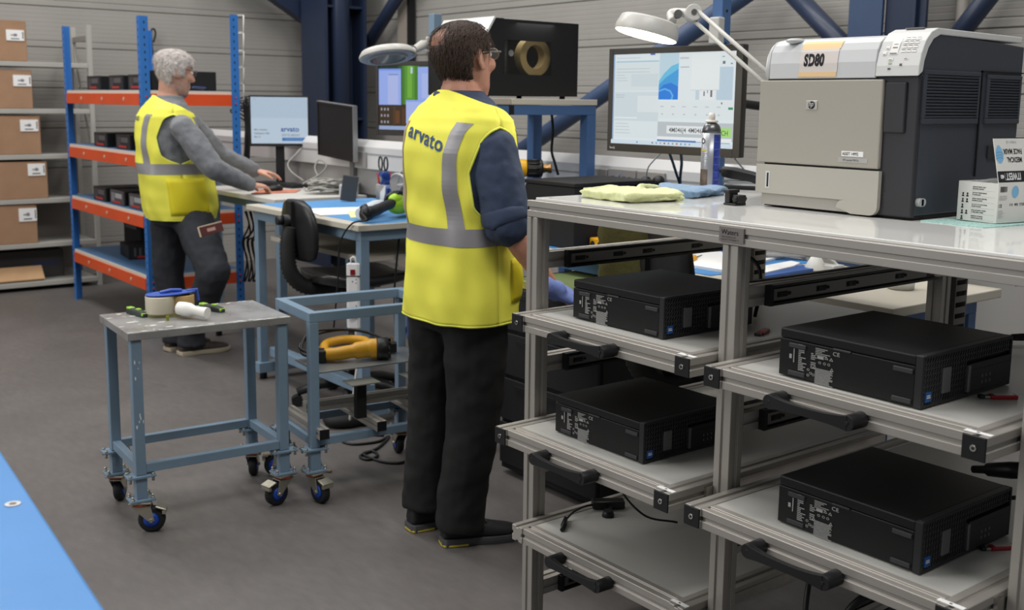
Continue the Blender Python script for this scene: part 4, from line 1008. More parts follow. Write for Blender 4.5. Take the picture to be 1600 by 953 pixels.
for i in range(10):
    a_ = 2 * pi * i / 10; e = Vector((0.57, 0.82, 0)) * cos(a_) * 0.034 + Vector((0, 0, 1)) * sin(a_) * 0.034; d_ = Vector((0.82, -0.57, 0)); m.cyl(HG + e - d_ * 0.045, HG + e + d_ * 0.002, 0.004, n=6)
ob('barrel_guard', m, M_black, t, world=True)
m = MB(); m.lathe([(0.019, 0.014), (0.019, 0.022), (0.015, 0.03), (0.02, 0.042), (0.02, 0.05), (0.012, 0.05)], HG, axis=(0.82, -0.57, 0), n=16); ob('nozzle', m, mat('hot_brass', (150, 118, 76), 0.3, 0.9), t, world=True)
a_ = HG - Vector((0.82, -0.57, 0)) * 0.11; m = MB(); m.tube([a_, a_ + Vector((-0.05, -0.04, -0.015)), a_ + Vector((-0.10, -0.08, -0.018))], [0.022, 0.019, 0.017], n=10); ob('grip', m, mat('tool_yellow', (222, 170, 30), 0.4), t, world=True)

for y_ in (1.28, 7.8):
    m = MB(); m.bb((TRX + 0.008, y_, 0), (TRX + 0.046, y_ + 0.04, 1.10)); ob('support_post', m, M_bluegrey, tk, world=True)
m = MB(); m.bb((XW - 0.03, 0.2, 0), (XW - 0.004, 4.2, 1.2)); ob('trim_1', m, mat('wall_lining', (150, 148, 144), 0.5), kind='structure', bevel=0.004)
# things lying on bench 3, seen through the rack
z = BZ3 + 0.0025
def sheet(label, pts, mt, th=0.003, name='paper_sheets', cat='paper'):
    m = MB(); m.prism([Vector((a_, b_, z)) for a_, b_ in pts], (0, 0, 0), (0, 0, th)); return single(name, m, mt, label, cat, (pts[0][0], pts[0][1], z), world=True)
def pp(*q): return [(atz(u, v, z).x, atz(u, v, z).y) for u, v in q]
sheet('stack of white papers on the bench behind the top left computer', pp((1044, 412), (1052, 401), (1126, 397), (1150, 408), (1140, 428)), M_paper, 0.010)
sheet('white papers on the bench just right of the perforated cable duct', pp((1188, 412), (1186, 398), (1216, 398), (1226, 402)), M_paper, 0.008)
sheet('blue folder on the bench right of the perforated cable duct', pp((1180, 436), (1196, 436), (1272, 424), (1254, 418), (1190, 424)), mat('folder_blue', (44, 84, 150), 0.5), 0.010, 'folder', 'folder')
zz_ = z + 0.0105
m = MB(); m.prism([atz(u, v, zz_) for u, v in ((1184, 430), (1240, 417), (1250, 412), (1236, 409), (1186, 418))], (0, 0, 0), (0, 0, 0.004)); single('paper_sheets', m, M_paper, 'white sheets lying on the blue folder', 'paper', atz(1186, 418, zz_), world=True)
q = atz(1274, 422, z)
t = thing('desk_cone', 'small white cone shaped cable stand at the back of the bench', 'stand', (q.x, q.y, z))
m = MB(); m.lathe([(0.038, 0), (0.038, 0.007), (0.015, 0.05), (0.010, 0.053)], n=20); ob('cone', m, mat('cone_white', (220, 220, 214), 0.4), t)
m = MB(); m.tube(cat_rom([(0.012, -0.005, 0.045), (0.035, -0.03, 0.04), (0.05, -0.05, 0.02), (0.05, -0.07, 0.004)], 5), 0.005); ob('lead', m, M_cablew, t)
q = atz(1303, 424, z); t = thing('small_box', 'small pale box beside the white cone on the bench', 'box', (q.x, q.y, z))
m = MB(); m.bb((-0.03, -0.02, 0), (0.03, 0.02, 0.022)); ob('box_body', m, mat('box_pale', (190, 190, 188), 0.5), t, bevel=0.002)
q = atz(1222, 404, z)
t = thing('plastic_tray', 'grey clear document tray sloping behind the white papers', 'tray', (q.x, q.y, z), radians(-40))
m = MB(); m.box((0, 0, 0.026), (0.15, 0.09, 0.003), Matrix.Rotation(0.3, 3, 'X')); m.bb((-0.077, -0.05, 0.0), (-0.074, 0.05, 0.045)); m.bb((0.074, -0.05, 0.0), (0.077, 0.05, 0.045)); ob('tray_body', m, mat('clear_grey', (140, 140, 140), 0.2, alpha=0.6), t)
t = thing('screwdriver', 'yellow handled screwdriver on the bench behind the top left computer', 'screwdriver', (2.82, 2.58, z + 0.014))
m = MB(); m.tube([(-0.05, 0, 0), (-0.03, 0, 0), (0.03, 0, 0), (0.05, 0, 0)], [0.010, 0.014, 0.014, 0.009], n=10); m.xf(Matrix.Rotation(0.5, 4, 'Z')); ob('handle', m, mat('tool_orange', (232, 166, 30), 0.4), t)
m = MB(); m.cyl((0.05, 0, 0), (0.15, 0, -0.005), 0.003, n=8); m.xf(Matrix.Rotation(0.5, 4, 'Z')); ob('shaft', m, M_steel, t)
t = thing('tool_holder', 'yellow tool holder on the bench just behind the left rack post', 'holder', (2.82, 3.02 - 0.02, z))
m = MB(); m.bb((-0.05, -0.06, 0), (0.05, 0.06, 0.045)); ob('holder', m, mat('tool_orange', (232, 166, 30), 0.4), t, bevel=0.005)
m = MB(); 
for i in range(3): m.cyl((-0.052, -0.04 + i * 0.04, 0.022), (-0.0495, -0.04 + i * 0.04, 0.022), 0.012, n=10)
ob('slots', m, M_ink, t)

# ------------------------------------------------------------------ monitors
def scr(c, s=1.0):
    return mat('screen_%02x%02x%02x' % c, c, 0.4, emit=c, estr=0.88 * s, spec=0.2, black=True)
def dim(c): return scr(c)
def monitor(label, ctr, yaw, w, h, bez, items, zbase=None, tilt=0.0, shell=(34, 32, 31), name='monitor', depth=0.022, group=None):
    """local: x right, z up, faces -y, origin at panel centre"""
    t = thing(name, label, 'monitor', ctr, yaw, group)
    M_sh = mat('shell_%d_%d_%d' % shell, shell, 0.45)
    bl, br, bt, bb_ = bez
    m = MB(); m.bb((-w / 2, 0, -h / 2), (w / 2, depth, h / 2)); m.bb((-w * 0.3, depth, -h * 0.3), (w * 0.3, depth + 0.025, h * 0.3)); ob('housing', m, M_sh, t, bevel=0.004)
    m = MB(); y = -0.006
    m.bb((-w / 2, y, -h / 2), (-w / 2 + bl, 0, h / 2)); m.bb((w / 2 - br, y, -h / 2), (w / 2, 0, h / 2)); m.bb((-w / 2 + bl, y, h / 2 - bt), (w / 2 - br, 0, h / 2)); m.bb((-w / 2 + bl, y, -h / 2), (w / 2 - br, 0, -h / 2 + bb_)); ob('bezel', m, M_sh, t, bevel=0.0015)
    sx0, sx1, sz0, sz1 = -w / 2 + bl, w / 2 - br, -h / 2 + bb_, h / 2 - bt
    mats = []; mb = MB()
    def idx(c):
        mt = scr(c)
        if mt not in mats: mats.append(mt)
        return mats.index(mt)
    for k, it in enumerate(items):
        y = -0.0006 - 0.00008 * k; c = it[-1]
        if isinstance(it[0], str):
            _, txt, u, v, size, sq, c = it
            tm = text_mb(txt, size * (sz1 - sz0), squeeze=sq, bold=size * (sz1 - sz0) * (0.02 if size > .1 else 0.008)); tm.xf(frame_m(Vector((sx0 + u * (sx1 - sx0), y, sz1 - v * (sz1 - sz0))), (1, 0, 0), (0, 0, 1))); tm.m = [idx(c)] * len(tm.m); mb.join(tm)
        elif len(it) == 5:
            u0, v0, u1, v1, c = it
            X0, X1 = sx0 + u0 * (sx1 - sx0), sx0 + u1 * (sx1 - sx0); Z0_, Z1_ = sz1 - v0 * (sz1 - sz0), sz1 - v1 * (sz1 - sz0)
            mb.quad((X0, y, Z1_), (X1, y, Z1_), (X1, y, Z0_), (X0, y, Z0_), idx(c))
        else:
            P_ = it[0]; mb.add([(sx0 + u * (sx1 - sx0), y, sz1 - v * (sz1 - sz0)) for u, v in P_], [list(range(len(P_)))], idx(c))
    s_ = ob('screen', mb, mats, t, label=None)
    return t
def blob(pts, c): return (pts, c)
def lines(u, v, n, dv, wmin, wmax, c, seed, hh=0.006):
    R = random.Random(seed); return [(u, v + i * dv, u + R.uniform(wmin, wmax), v + i * dv + hh, c) for i in range(n)]
G1 = (196, 206, 212)
it = [(0, 0, 1, 1, (226, 236, 240)), (0, 0, 0.012, 1, (150, 176, 206)), (0.012, 0, 0.40, 0.93, (222, 232, 235)), (0.025, 0.075, 0.395, 0.092, (176, 204, 220)), (0.40, 0, 0.56, 0.50, (190, 214, 226)),
      (0.02, 0.10, 0.40, 0.40, (216, 227, 230)), (0.16, 0.22, 0.39, 0.36, (206, 219, 223)), (0.02, 0.42, 0.40, 0.74, (208, 221, 226)), (0.22, 0.46, 0.40, 0.64, (222, 231, 233)), (0.02, 0.70, 0.22, 0.715, (232, 238, 240))]
it += lines(0.03, 0.04, 1, 0.02, 0.2, 0.25, (190, 196, 200), 1) + lines(0.03, 0.16, 3, 0.035, 0.06, 0.3, (186, 196, 202), 2) + lines(0.03, 0.26, 2, 0.03, 0.08, 0.12, (190, 198, 204), 3) + lines(0.03, 0.45, 2, 0.025, 0.07, 0.1, (176, 188, 196), 4) + lines(0.03, 0.77, 4, 0.035, 0.08, 0.14, (186, 196, 202), 5)
# blue petals
petal = lambda cx, cy, rx, ry, a0, a1, n=14: [(cx + rx * cos(radians(a0 + (a1 - a0) * i / n)), cy + ry * sin(radians(a0 + (a1 - a0) * i / n))) for i in range(n + 1)]
it += [blob([(0.40, 0.30), (0.44, 0.22), (0.50, 0.14), (0.56, 0.11), (0.56, 0.50), (0.40, 0.50)], (104, 190, 226)), blob([(0.40, 0.34), (0.46, 0.26), (0.56, 0.17), (0.56, 0.50), (0.40, 0.50)], (64, 158, 222)),
       blob([(0.40, 0.40), (0.44, 0.34), (0.50, 0.32), (0.56, 0.36), (0.56, 0.50), (0.40, 0.50)], (36, 122, 216)), blob([(0.40, 0.40), (0.45, 0.375), (0.50, 0.40), (0.525, 0.46), (0.515, 0.50), (0.40, 0.50)], (94, 176, 236)), blob([(0.40, 0.42), (0.45, 0.395), (0.49, 0.415), (0.51, 0.46), (0.50, 0.50), (0.40, 0.50)], (40, 128, 222))]
it += [(0.56, 0, 1, 0.52, (224, 233, 236)), (0.86, 0.16, 0.98, 0.50, (188, 208, 222)), (0.70, 0.36, 0.73, 0.50, (196, 212, 222)), (0.73, 0.38, 0.85, 0.50, (232, 236, 238)), (0.66, 0.02, 0.88, 0.40, (230, 236, 237)), (0.66, 0.395, 0.88, 0.402, (206, 214, 218)), (0.762, 0.41, 0.772, 0.46, (120, 124, 128)), (0.79, 0.40, 0.796, 0.43, (120, 124, 128)), (0.815, 0.40, 0.83, 0.47, (110, 114, 118)),
       (0.90, 0.10, 0.92, 0.13, (110, 120, 126)), (0.895, 0.05, 0.915, 0.06, (150, 160, 166)), (0.96, 0.12, 0.975, 0.135, (140, 150, 156)), (0.57, 0.05, 0.64, 0.07, (196, 204, 210)), (0.575, 0.15, 0.645, 0.16, (170, 180, 188)),
       (0.405, 0.52, 1, 0.70, (224, 232, 234)), (0.955, 0.575, 0.99, 0.60, (60, 150, 110)), (0.90, 0.525, 0.91, 0.545, (110, 116, 120))]
for i in range(6): it += [(0.42 + 0.09 * i, 0.57, 0.45 + 0.09 * i, 0.58, (190, 198, 204)), (0.43 + 0.09 * i, 0.65, 0.445 + 0.09 * i, 0.665, (190, 198, 204))]
it += [(0.405, 0.74, 1.0, 0.93, (190, 198, 202)), (0.48, 0.78, 0.81, 0.865, (230, 234, 235)), (0.81, 0.79, 0.985, 0.885, (168, 222, 122)), ('t', '4M046J4', 0.50, 0.85, 0.070, 0.98, (84, 88, 92)), ('t', '4M046J4', 0.655, 0.85, 0.070, 0.98, (84, 88, 92)), ('t', 'MATCH', 0.835, 0.866, 0.070, 0.92, (60, 96, 48)),
       (0.405, 0.90, 0.99, 0.935, (236, 240, 242)), (0.405, 0.935, 0.72, 0.955, (40, 110, 190)), (0.405, 0.945, 0.98, 0.952, (120, 150, 190)), (0, 0.955, 1, 1, (212, 226, 236))]
for i, c in enumerate(((90, 120, 170), (120, 160, 200), (150, 170, 190), (180, 80, 80), (120, 150, 200), (130, 160, 160), (200, 110, 90), (110, 150, 200), (130, 160, 190), (150, 170, 180))): it.append((0.36 + 0.034 * i, 0.967, 0.372 + 0.034 * i, 0.985, c))
it += [(0.23, 0.965, 0.24, 0.985, (80, 150, 210)), (0.33, 0.0, 0.37, 0.018, (80, 100, 180))]
L0, R0_ = atd(952, 153, 3.92), atd(1160, 160, 3.48)
cM = (L0 + R0_) / 2; dM = R0_ - L0; wM = hypot(dM.x, dM.y)
mo = monitor('large black monitor with a bright white desktop, under the lit lamp', (cM.x, cM.y, cM.z - 0.002), atan2(dM.y, dM.x), wM, 0.362, (0.019, 0.028, 0.021, 0.028), it, name='monitor', shell=(52, 49, 46))
m = text_mb('BenQ', 0.010, squeeze=1.1); m.xf(frame_m(Vector((-wM / 2 + 0.014, -0.0066, -0.181 + 0.009)), (1, 0, 0), (0, 0, 1))); ob('lettering', m, M_wink, mo)
m = MB()
for i in range(5): m.bb((wM / 2 - 0.10 + i * 0.018, -0.004, -0.183), (wM / 2 - 0.09 + i * 0.018, 0.006, -0.181))
ob('buttons', m, M_grey, mo)
m = MB(); m.bb((-0.03, 0.045, -0.05), (0.03, 0.06, 0.05)); m.tube([(0, 0.06, 0), (0.0, 0.30, 0.0), (0.03, 0.52, -0.02)], 0.016); ob('wall_arm', m, M_black, mo)

L0, R0_ = atd(588, 153, 5.62), atd(700, 154, 5.40)
cM = (L0 + R0_) / 2; dM = R0_ - L0; wM = hypot(dM.x, dM.y)
it = [(0, 0, 1, 1, (56, 74, 40)), (0, 0, 0.30, 1, (30, 46, 26)), (0.30, 0, 0.36, 0.60, (42, 84, 30)), (0.36, 0, 0.62, 0.62, (66, 122, 38)), (0.40, 0, 0.55, 0.62, (84, 146, 44)), (0.44, 0, 0.51, 0.5, (112, 172, 58)), (0.49, 0.02, 0.52, 0.12, (190, 206, 220)), (0.0, 0.60, 0.62, 0.93, (58, 42, 24)), (0.22, 0.64, 0.26, 0.92, (78, 52, 28)), (0.26, 0.70, 0.32, 0.90, (98, 62, 30)), (0.36, 0.66, 0.40, 0.92, (84, 54, 26)),
      (0.0, 0.045, 0.345, 0.61, (150, 172, 236)), (0.0, 0.045, 0.345, 0.075, (120, 150, 240)), (0.14, 0.13, 0.30, 0.6, (172, 184, 232)), (0.15, 0.13, 0.30, 0.145, (110, 130, 180)), (0.60, 0.02, 1, 0.62, (150, 172, 236)), (0.66, 0.12, 0.86, 0.50, (168, 184, 236)), (0.42, 0.53, 1, 0.90, (168, 184, 238)), (0.42, 0.53, 1, 0.56, (140, 165, 240)), (0, 0.94, 1, 1, (150, 166, 206))]
for r_ in range(3):
    for c_ in range(3): it.append((0.03 + c_ * 0.05, 0.66 + r_ * 0.10, 0.055 + c_ * 0.05, 0.70 + r_ * 0.10, (150, 150, 160)))
mo = monitor('monitor with a green forest wallpaper behind the nearer man', (cM.x, cM.y, cM.z - 0.003), atan2(dM.y, dM.x), wM, 0.375, (0.018, 0.018, 0.022, 0.030), it, shell=(44, 40, 36))
m = MB(); m.bb((-0.03, 0.045, -0.05), (0.03, 0.06, 0.05)); q_ = wmat(mo).inverted() @ Vector((3.20, atx(680, 22, 3.22).y, mo.location.z)); m.tube([(0, 0.05, 0), (0.0, 0.075, 0.0), (q_.x, 0.08, 0), q_], 0.016); ob('wall_arm', m, M_black, mo)
it = [(0, 0, 1, 1, (188, 204, 220)), (0, 0, 1, 0.45, (178, 196, 214)), ('t', 'arvato', 0.52, 0.74, 0.155, 0.98, (26, 80, 150)), ('t', 'BERTELSMANN', 0.535, 0.845, 0.072, 0.80, (130, 142, 156)), (0.54, 0.875, 0.955, 0.945, (62, 116, 180)), (0.60, 0.902, 0.90, 0.916, (120, 156, 200)), ('t', '001.c.Station', 0.05, 0.72, 0.055, 1.0, (76, 86, 96)), ('t', 'Validation 038', 0.05, 0.80, 0.055, 1.0, (76, 86, 96)), ('t', 'Box 2', 0.05, 0.875, 0.055, 1.0, (76, 86, 96)), ('t', '12:25', 0.04, 0.06, 0.03, 1.0, (140, 155, 170))]
def stand(mo, zb, h, dy=0.03, col=M_black):
    m = MB(); m.bb((-0.028, dy, -h / 2 - (mo.location.z - h / 2 - zb) + 0.0), (0.028, dy + 0.028, 0.0)); ob('stand_neck', m, col, mo, bevel=0.004)
    m = MB(); zz = zb - mo.location.z; m.bb((-0.10, dy - 0.12, zz), (0.10, dy + 0.05, zz + 0.012)); ob('stand_foot', m, col, mo, bevel=0.004)
DZ1 = 0.95
c = atd(437, 189, 6.95)
v = Vector((c.x, c.y)); 
mo = monitor('monitor with a pale blue arvato welcome screen on the far desk', c, atan2(-c.x, c.y) + radians(2), 0.378, 0.322, (0.010, 0.012, 0.010, 0.018), it, shell=(30, 29, 29)); stand(mo, DZ1, 0.322)
c = atd(524, 205, 6.48)
mo = monitor('small monitor switched off, turned edge-on with a silver rim', c, radians(-87), 0.40, 0.325, (0.012, 0.012, 0.012, 0.014), [(0, 0, 1, 1, (20, 19, 20))], shell=(24, 23, 24))
mo.rotation_euler = (radians(3), radians(4), radians(-87))
m = MB(); m.bb((0.20, -0.006, -0.1625), (0.205, 0.024, 0.1625)); m.bb((-0.2, -0.006, 0.1625), (0.205, 0.024, 0.166)); ob('silver_rim', m, mat('rim_silver', (150, 150, 150), 0.35, 0.5), mo)
zz = DZ1 + 0.001 - c.z
m = MB(); m.bb((0.06, 0.055, zz), (0.10, 0.085, 0.05)); m.bb((-0.05, 0.04, -0.05), (0.1, 0.056, 0.05)); ob('stand_neck', m, mat('stand_grey', (120, 118, 116), 0.4, 0.3), mo, bevel=0.003)
m = MB(); m.bb((0.0, -0.02, zz), (0.15, 0.11, zz + 0.008)); ob('stand_foot', m, mat('stand_grey', (120, 118, 116), 0.4, 0.3), mo, bevel=0.003)

# ------------------------------------------------------------------ magnifier lamps
M_lamp = mat('lamp_grey', (196, 194, 188), 0.35)
M_glow = mat('lamp_tube', (255, 244, 224), 0.4, emit=(255, 240, 214), estr=9.0)
def ring_pts(c, n, r, k=28):
    q = Vector(n).to_track_quat('Z', 'Y'); return [Vector(c) + q @ Vector((cos(2 * pi * i / k) * r, sin(2 * pi * i / k) * r, 0)) for i in range(k)]
def lamp_head(t, c, n, R, th, lit):
    """round head: n points up out of the back"""
    n = Vector(n).normalized(); c = Vector(c)
    m = MB(); m.loft([ring_pts(c, n, R), ring_pts(c + n * th * 0.35, n, R * 1.0), ring_pts(c + n * th * 0.9, n, R * 0.9), ring_pts(c + n * th, n, R * 0.8)], True); 
    ob('lamp_shade', m, M_lamp, t, world=True, bevel=0.002)
    m = MB(); m.loft([ring_pts(c - n * 0.0015, n, R * 0.97), ring_pts(c - n * 0.004, n, R * 0.93)], True)
    ob('diffuser' if lit else 'underside', m, M_glow if lit else mat('lamp_under', (158, 168, 182), 0.3), t, world=True)
    if not lit:
        m = MB(); m.loft([ring_pts(c - n * 0.005, n, R * 0.66), ring_pts(c - n * 0.0075, n, R * 0.62)], True); ob('lens', m, mat('lens_glass', (120, 142, 156), 0.05, alpha=0.7), t, world=True)
        m = MB(); rr = [ring_pts(c - n * 0.004, n, R * 0.70), ring_pts(c - n * 0.011, n, R * 0.69), ring_pts(c - n * 0.010, n, R * 0.64), ring_pts(c - n * 0.004, n, R * 0.64)]; m.loft(rr, False); ob('lens_rim', m, mat('lens_rim', (176, 182, 190), 0.3), t, world=True)
C1 = atd(1009, 55, 3.5)
base1 = Vector((2.98, 1.86, BZ3 + 0.002))
t = thing('magnifier_lamp', 'lit round bench lamp on a white jointed arm above the big monitor', 'lamp', base1)
n1 = (Vector((0, 0, 1)) + Vector((FW.x, FW.y, 0)) * 0.03 + RT * 0.24).normalized()
lamp_head(t, C1, n1, 0.103, 0.054, True)
J = atd(1083, 21, 3.46); K = atd(1236, 156, 3.24)
a_ = C1 + n1 * 0.045 + RT * 0.075; m = MB(); m.tube(cat_rom([a_, atd(1050, 20, 3.52), J], 6), [0.014] * 13, n=10); ob('neck', m, M_lamp, t, world=True)
m = MB(); ax = FW; m.cyl(J - ax * 0.02, J + ax * 0.02, 0.027, n=20); ob('joint', m, M_lamp, t, world=True, bevel=0.003)
m = MB(); q = J - ax * 0.024; m.cyl(q, q + ax * 0.004, 0.009, n=12); q2 = atd(1060, 21, 3.47); m.cyl(q2, q2 + ax * 0.02, 0.013, n=14); ob('joint_knob', m, mat('lamp_dark', (80, 80, 78), 0.4), t, world=True)
up = Vector((0, 0, 1)); pr_ = (K - J).normalized(); per = (up - pr_ * up.dot(pr_)).normalized()
for s in (0.016, -0.016):
    m = MB(); m.tube([J + per * s, K + per * s], 0.007, n=8); ob('arm_bar', m, M_lamp, t, world=True)
m = MB(); m.cyl(K - ax * 0.015, K + ax * 0.015, 0.026, n=16); m.tube([K, Vector((base1.x, base1.y, K.z - 0.12)), Vector((base1.x, base1.y, BZ3 + 0.02))], 0.012); ob('arm_post', m, M_lamp, t, world=True)
m = MB(); m.cyl(base1, base1 + up * 0.03, 0.04, n=20); ob('clamp_base', m, M_lamp, t, world=True)
L = bpy.data.lights.new('lamp_light', 'AREA'); L.shape = 'DISK'; L.size = 0.19; L.energy = 2.2; L.color = (1, 0.93, 0.82)
lo = bpy.data.objects.new('lamp_light', L); COL.objects.link(lo); lo.parent = t; lo.location = C1 - n1 * 0.012 - base1; lo.rotation_euler = (-(-n1)).to_track_quat('Z', 'Y').to_euler()
C2 = atd(606, 90, 4.75)
pb = atx(680, 70, 3.19)
t = thing('magnifier_lamp', 'unlit round magnifier lamp held out left of the blue grey upright', 'lamp', pb)
n2 = (-DN * 0.94 - RT * 0.13 + FW * -0.0 + FW * 0.30).normalized()
n2 = (Vector((0, 0, 1)) * 0.96 - RT * 0.14 + Vector((FW.x, FW.y, 0)) * 0.20).normalized()
lamp_head(t, C2, n2, 0.125, 0.034, False)
e = atd(645, 79, 4.85); m = MB(); m.tube([C2 + n2 * 0.02 + RT * 0.11, e, atd(660, 70, 5.0), pb + Vector((-0.03, 0, 0))], [0.013, 0.017, 0.022, 0.022], n=10); ob('arm', m, M_lamp, t, world=True)
m = MB(); m.cyl(e - FW * 0.02, e + FW * 0.015, 0.02, n=14); ob('joint', m, M_steel, t, world=True)
m = MB(); m.bb(pb + Vector((-0.04, -0.03, -0.04)), pb + Vector((0.001, 0.03, 0.04))); ob('bracket', m, M_lamp, t, world=True, bevel=0.004)
# ------------------------------------------------------------------ desk 2 with the blue mat, its chair and tools
D2Z = 0.945
d2 = bench('work_bench', 'blue grey bench with a blue mat in the middle, iron and papers on it', 2.43, 3.20, 4.22, 5.40, D2Z, None, M_bench_edge, M_bluegrey, ins=0.03)
m = MB(); m.bb((2.50, 4.23, D2Z), (3.19, 5.38, D2Z + 0.002)); ob('work_mat', m, mat('blue_mat_light', (88, 146, 200), 0.5, noise=0.08, nscale=4), d2, world=True)
m = MB(); m.bb((2.52, 4.34, 0.755), (3.1, 5.30, 0.78)); ob('lower_shelf', m, M_bench_edge, d2, world=True, bevel=0.003)
for y in (4.262, 5.315):
    m = MB(); m.bb((2.44, y - 0.01, 0.04), (3.19, y + 0.05, 0.095)); ob('foot_rail', m, M_bluegrey, d2, world=True, bevel=0.003)
m = MB(); m.bb((2.50, 4.30, 0.13), (2.56, 5.3, 0.18)); ob('cross_rail', m, M_bluegrey, d2, world=True, bevel=0.003)
z = D2Z + 0.0025
m = MB(); p_ = [atz(u, v, z) for u, v in ((474, 327), (562, 324), (590, 333), (500, 337))]; m.prism(p_, (0, 0, 0), (0, 0, 0.003))
single('paper_sheets', m, M_paper, 'loose white papers lying on the blue mat beside the iron', 'paper', p_[0], world=True)
m = MB(); p_ = [atz(u, v, z) for u, v in ((543, 331), (566, 329), (572, 340), (548, 341))]; m.prism(p_, (0, 0, 0), (0, 0, 0.004))
single('yellow_notes', m, mat('note_yellow', (214, 220, 160), 0.7), 'pale yellow notes tucked by the spray bottle on the blue mat', 'notes', p_[0], world=True)
# spray bottle lying on its side
a_, b_ = atz(563, 334, z + 0.034), atz(600, 318, z + 0.05)
t = thing('spray_bottle', 'white spray bottle with a blue trigger lying by the iron', 'bottle', (a_.x, a_.y, z))
m = MB(); d_ = b_ - a_; m.tube([a_, a_ + d_ * 0.05, a_ + d_ * 0.35, a_ + d_ * 0.65, a_ + d_ * 0.85, a_ + d_ * 1.0], [0.026, 0.032, 0.034, 0.034, 0.026, 0.014], n=16); ob('bottle_body', m, mat('bottle_white', (208, 216, 222), 0.35), t, world=True)
c = b_ + d_ * 0.08 + Vector((0, 0, 0.03)); m = MB(); m.tube([b_, b_ + d_ * 0.12, c + d_ * 0.15 + Vector((0, 0, .03))], [0.016, 0.018, 0.013], n=10); m.tube([c + d_ * 0.1, c + d_ * 0.1 + Vector((-0.02, -0.03, 0.045))], [0.014, 0.010], n=8); ob('trigger', m, mat('trigger_blue', (34, 62, 130), 0.4), t, world=True)
q = atd(604, 292, 5.75)
t = thing('spray_bottle', 'upright bottle with a dark blue trigger head behind the iron', 'bottle', (q.x, q.y, z))
m = MB(); m.lathe([(0.034, 0), (0.036, 0.01), (0.036, 0.07), (0.016, 0.10), (0.014, 0.115)], n=18); ob('bottle_body', m, mat('bottle_clear', (196, 198, 196), 0.2), t)
m = MB(); m.lathe([(0.018, 0.112), (0.018, 0.135)], n=14); m.tube([(0, 0, 0.135), (0.0, 0.0, 0.165), (-0.05, -0.02, 0.17)], [0.018, 0.022, 0.012], n=10); m.tube([(-0.02, -0.01, 0.16), (-0.045, -0.02, 0.115)], [0.009, 0.006], n=8); ob('trigger', m, mat('trigger_blue', (34, 62, 130), 0.4), t)
# iron (lime and black heat tool) with its cable
IB = atz(618, 340, z)
t = thing('hand_iron', 'lime green and black hand iron lying on the blue mat', 'iron', (IB.x, IB.y, z), radians(20))
m = MB(); R_ = []
for x, hw, h in ((-0.12, 0.012, 0.012), (-0.09, 0.035, 0.016), (0.0, 0.055, 0.018), (0.10, 0.058, 0.018), (0.13, 0.05, 0.016)):
    R_.append([Vector((x, -hw, 0)), Vector((x, hw, 0)), Vector((x, hw * 0.96, h)), Vector((x, -hw * 0.96, h))])
m.loft(R_, True, smooth=False); m.xf(Matrix.Rotation(radians(-62), 4, 'X') @ Matrix.Rotation(0.2, 4, 'Z')); m.shift((0.06, 0.02, 0.075)); ob('sole_plate', m, M_black, t, bevel=0.003)
m = MB(); m.sphere((0.01, -0.015, 0.066), (0.085, 0.044, 0.050), 18, 10); m.sphere((-0.02, -0.02, 0.09), (0.05, 0.03, 0.03), 14, 8); ob('shell', m, mat('lime_plastic', (160, 204, 44), 0.35), t, kind='stuff')
for k, r_ in enumerate((0.016, 0.011)):
    m = MB(); m.tube(cat_rom([(0.02 - k * .05, -0.03, 0.135 - k * .012), (0.07 - k * .04, -0.03, 0.118 - k * .008), (0.115 - k * .045, -0.03, 0.07), (0.135 - k * .05, -0.03, 0.018)], 6), r_, n=8); ob('dark_band', m, M_black, t)
m = MB(); m.tube(cat_rom([(-0.05, -0.02, 0.075), (-0.12, -0.03, 0.065), (-0.20, -0.035, 0.05), (-0.25, -0.03, 0.045)], 5), [0.024] * 8 + [0.026] * 4 + [0.028] * 4, n=12); ob('handle', m, M_black, t)
m = MB(); m.sphere((-0.26, -0.03, 0.04), (0.03, 0.028, 0.036), 12, 8); m.cyl((-0.25, -0.05, 0.02), (-0.25, -0.01, 0.075), 0.02, n=10); ob('dial', m, M_black, t)
e = [atz(583, 338, z + 0.03), atz(566, 341, z + 0.02)]
pts = [IB + Vector((-0.25, -0.1, 0.05)), atz(572, 344, z + 0.03), Vector((2.42, 4.26, 0.95)), Vector((2.40, 4.33, 0.86)), Vector((2.405, 4.36, 0.72)), Vector((2.40, 4.38, 0.56)), Vector((2.41, 4.42, 0.45))]
cable('thin black cable from the hand iron hanging over the bench edge', pts, 0.004)
t = thing('power_block', 'small power block glowing red under the bench edge', 'switch', (2.52, 4.40, 0.86))
m = MB(); m.bb((-0.03, -0.05, 0), (0.03, 0.05, 0.03)); ob('block', m, M_black, t, bevel=0.003)
m = MB(); m.bb((-0.033, -0.03, 0.006), (-0.030, 0.03, 0.022)); ob('red_light', m, mat('red_glow', (200, 16, 30), 0.4, emit=(230, 20, 40), estr=0.9), t)
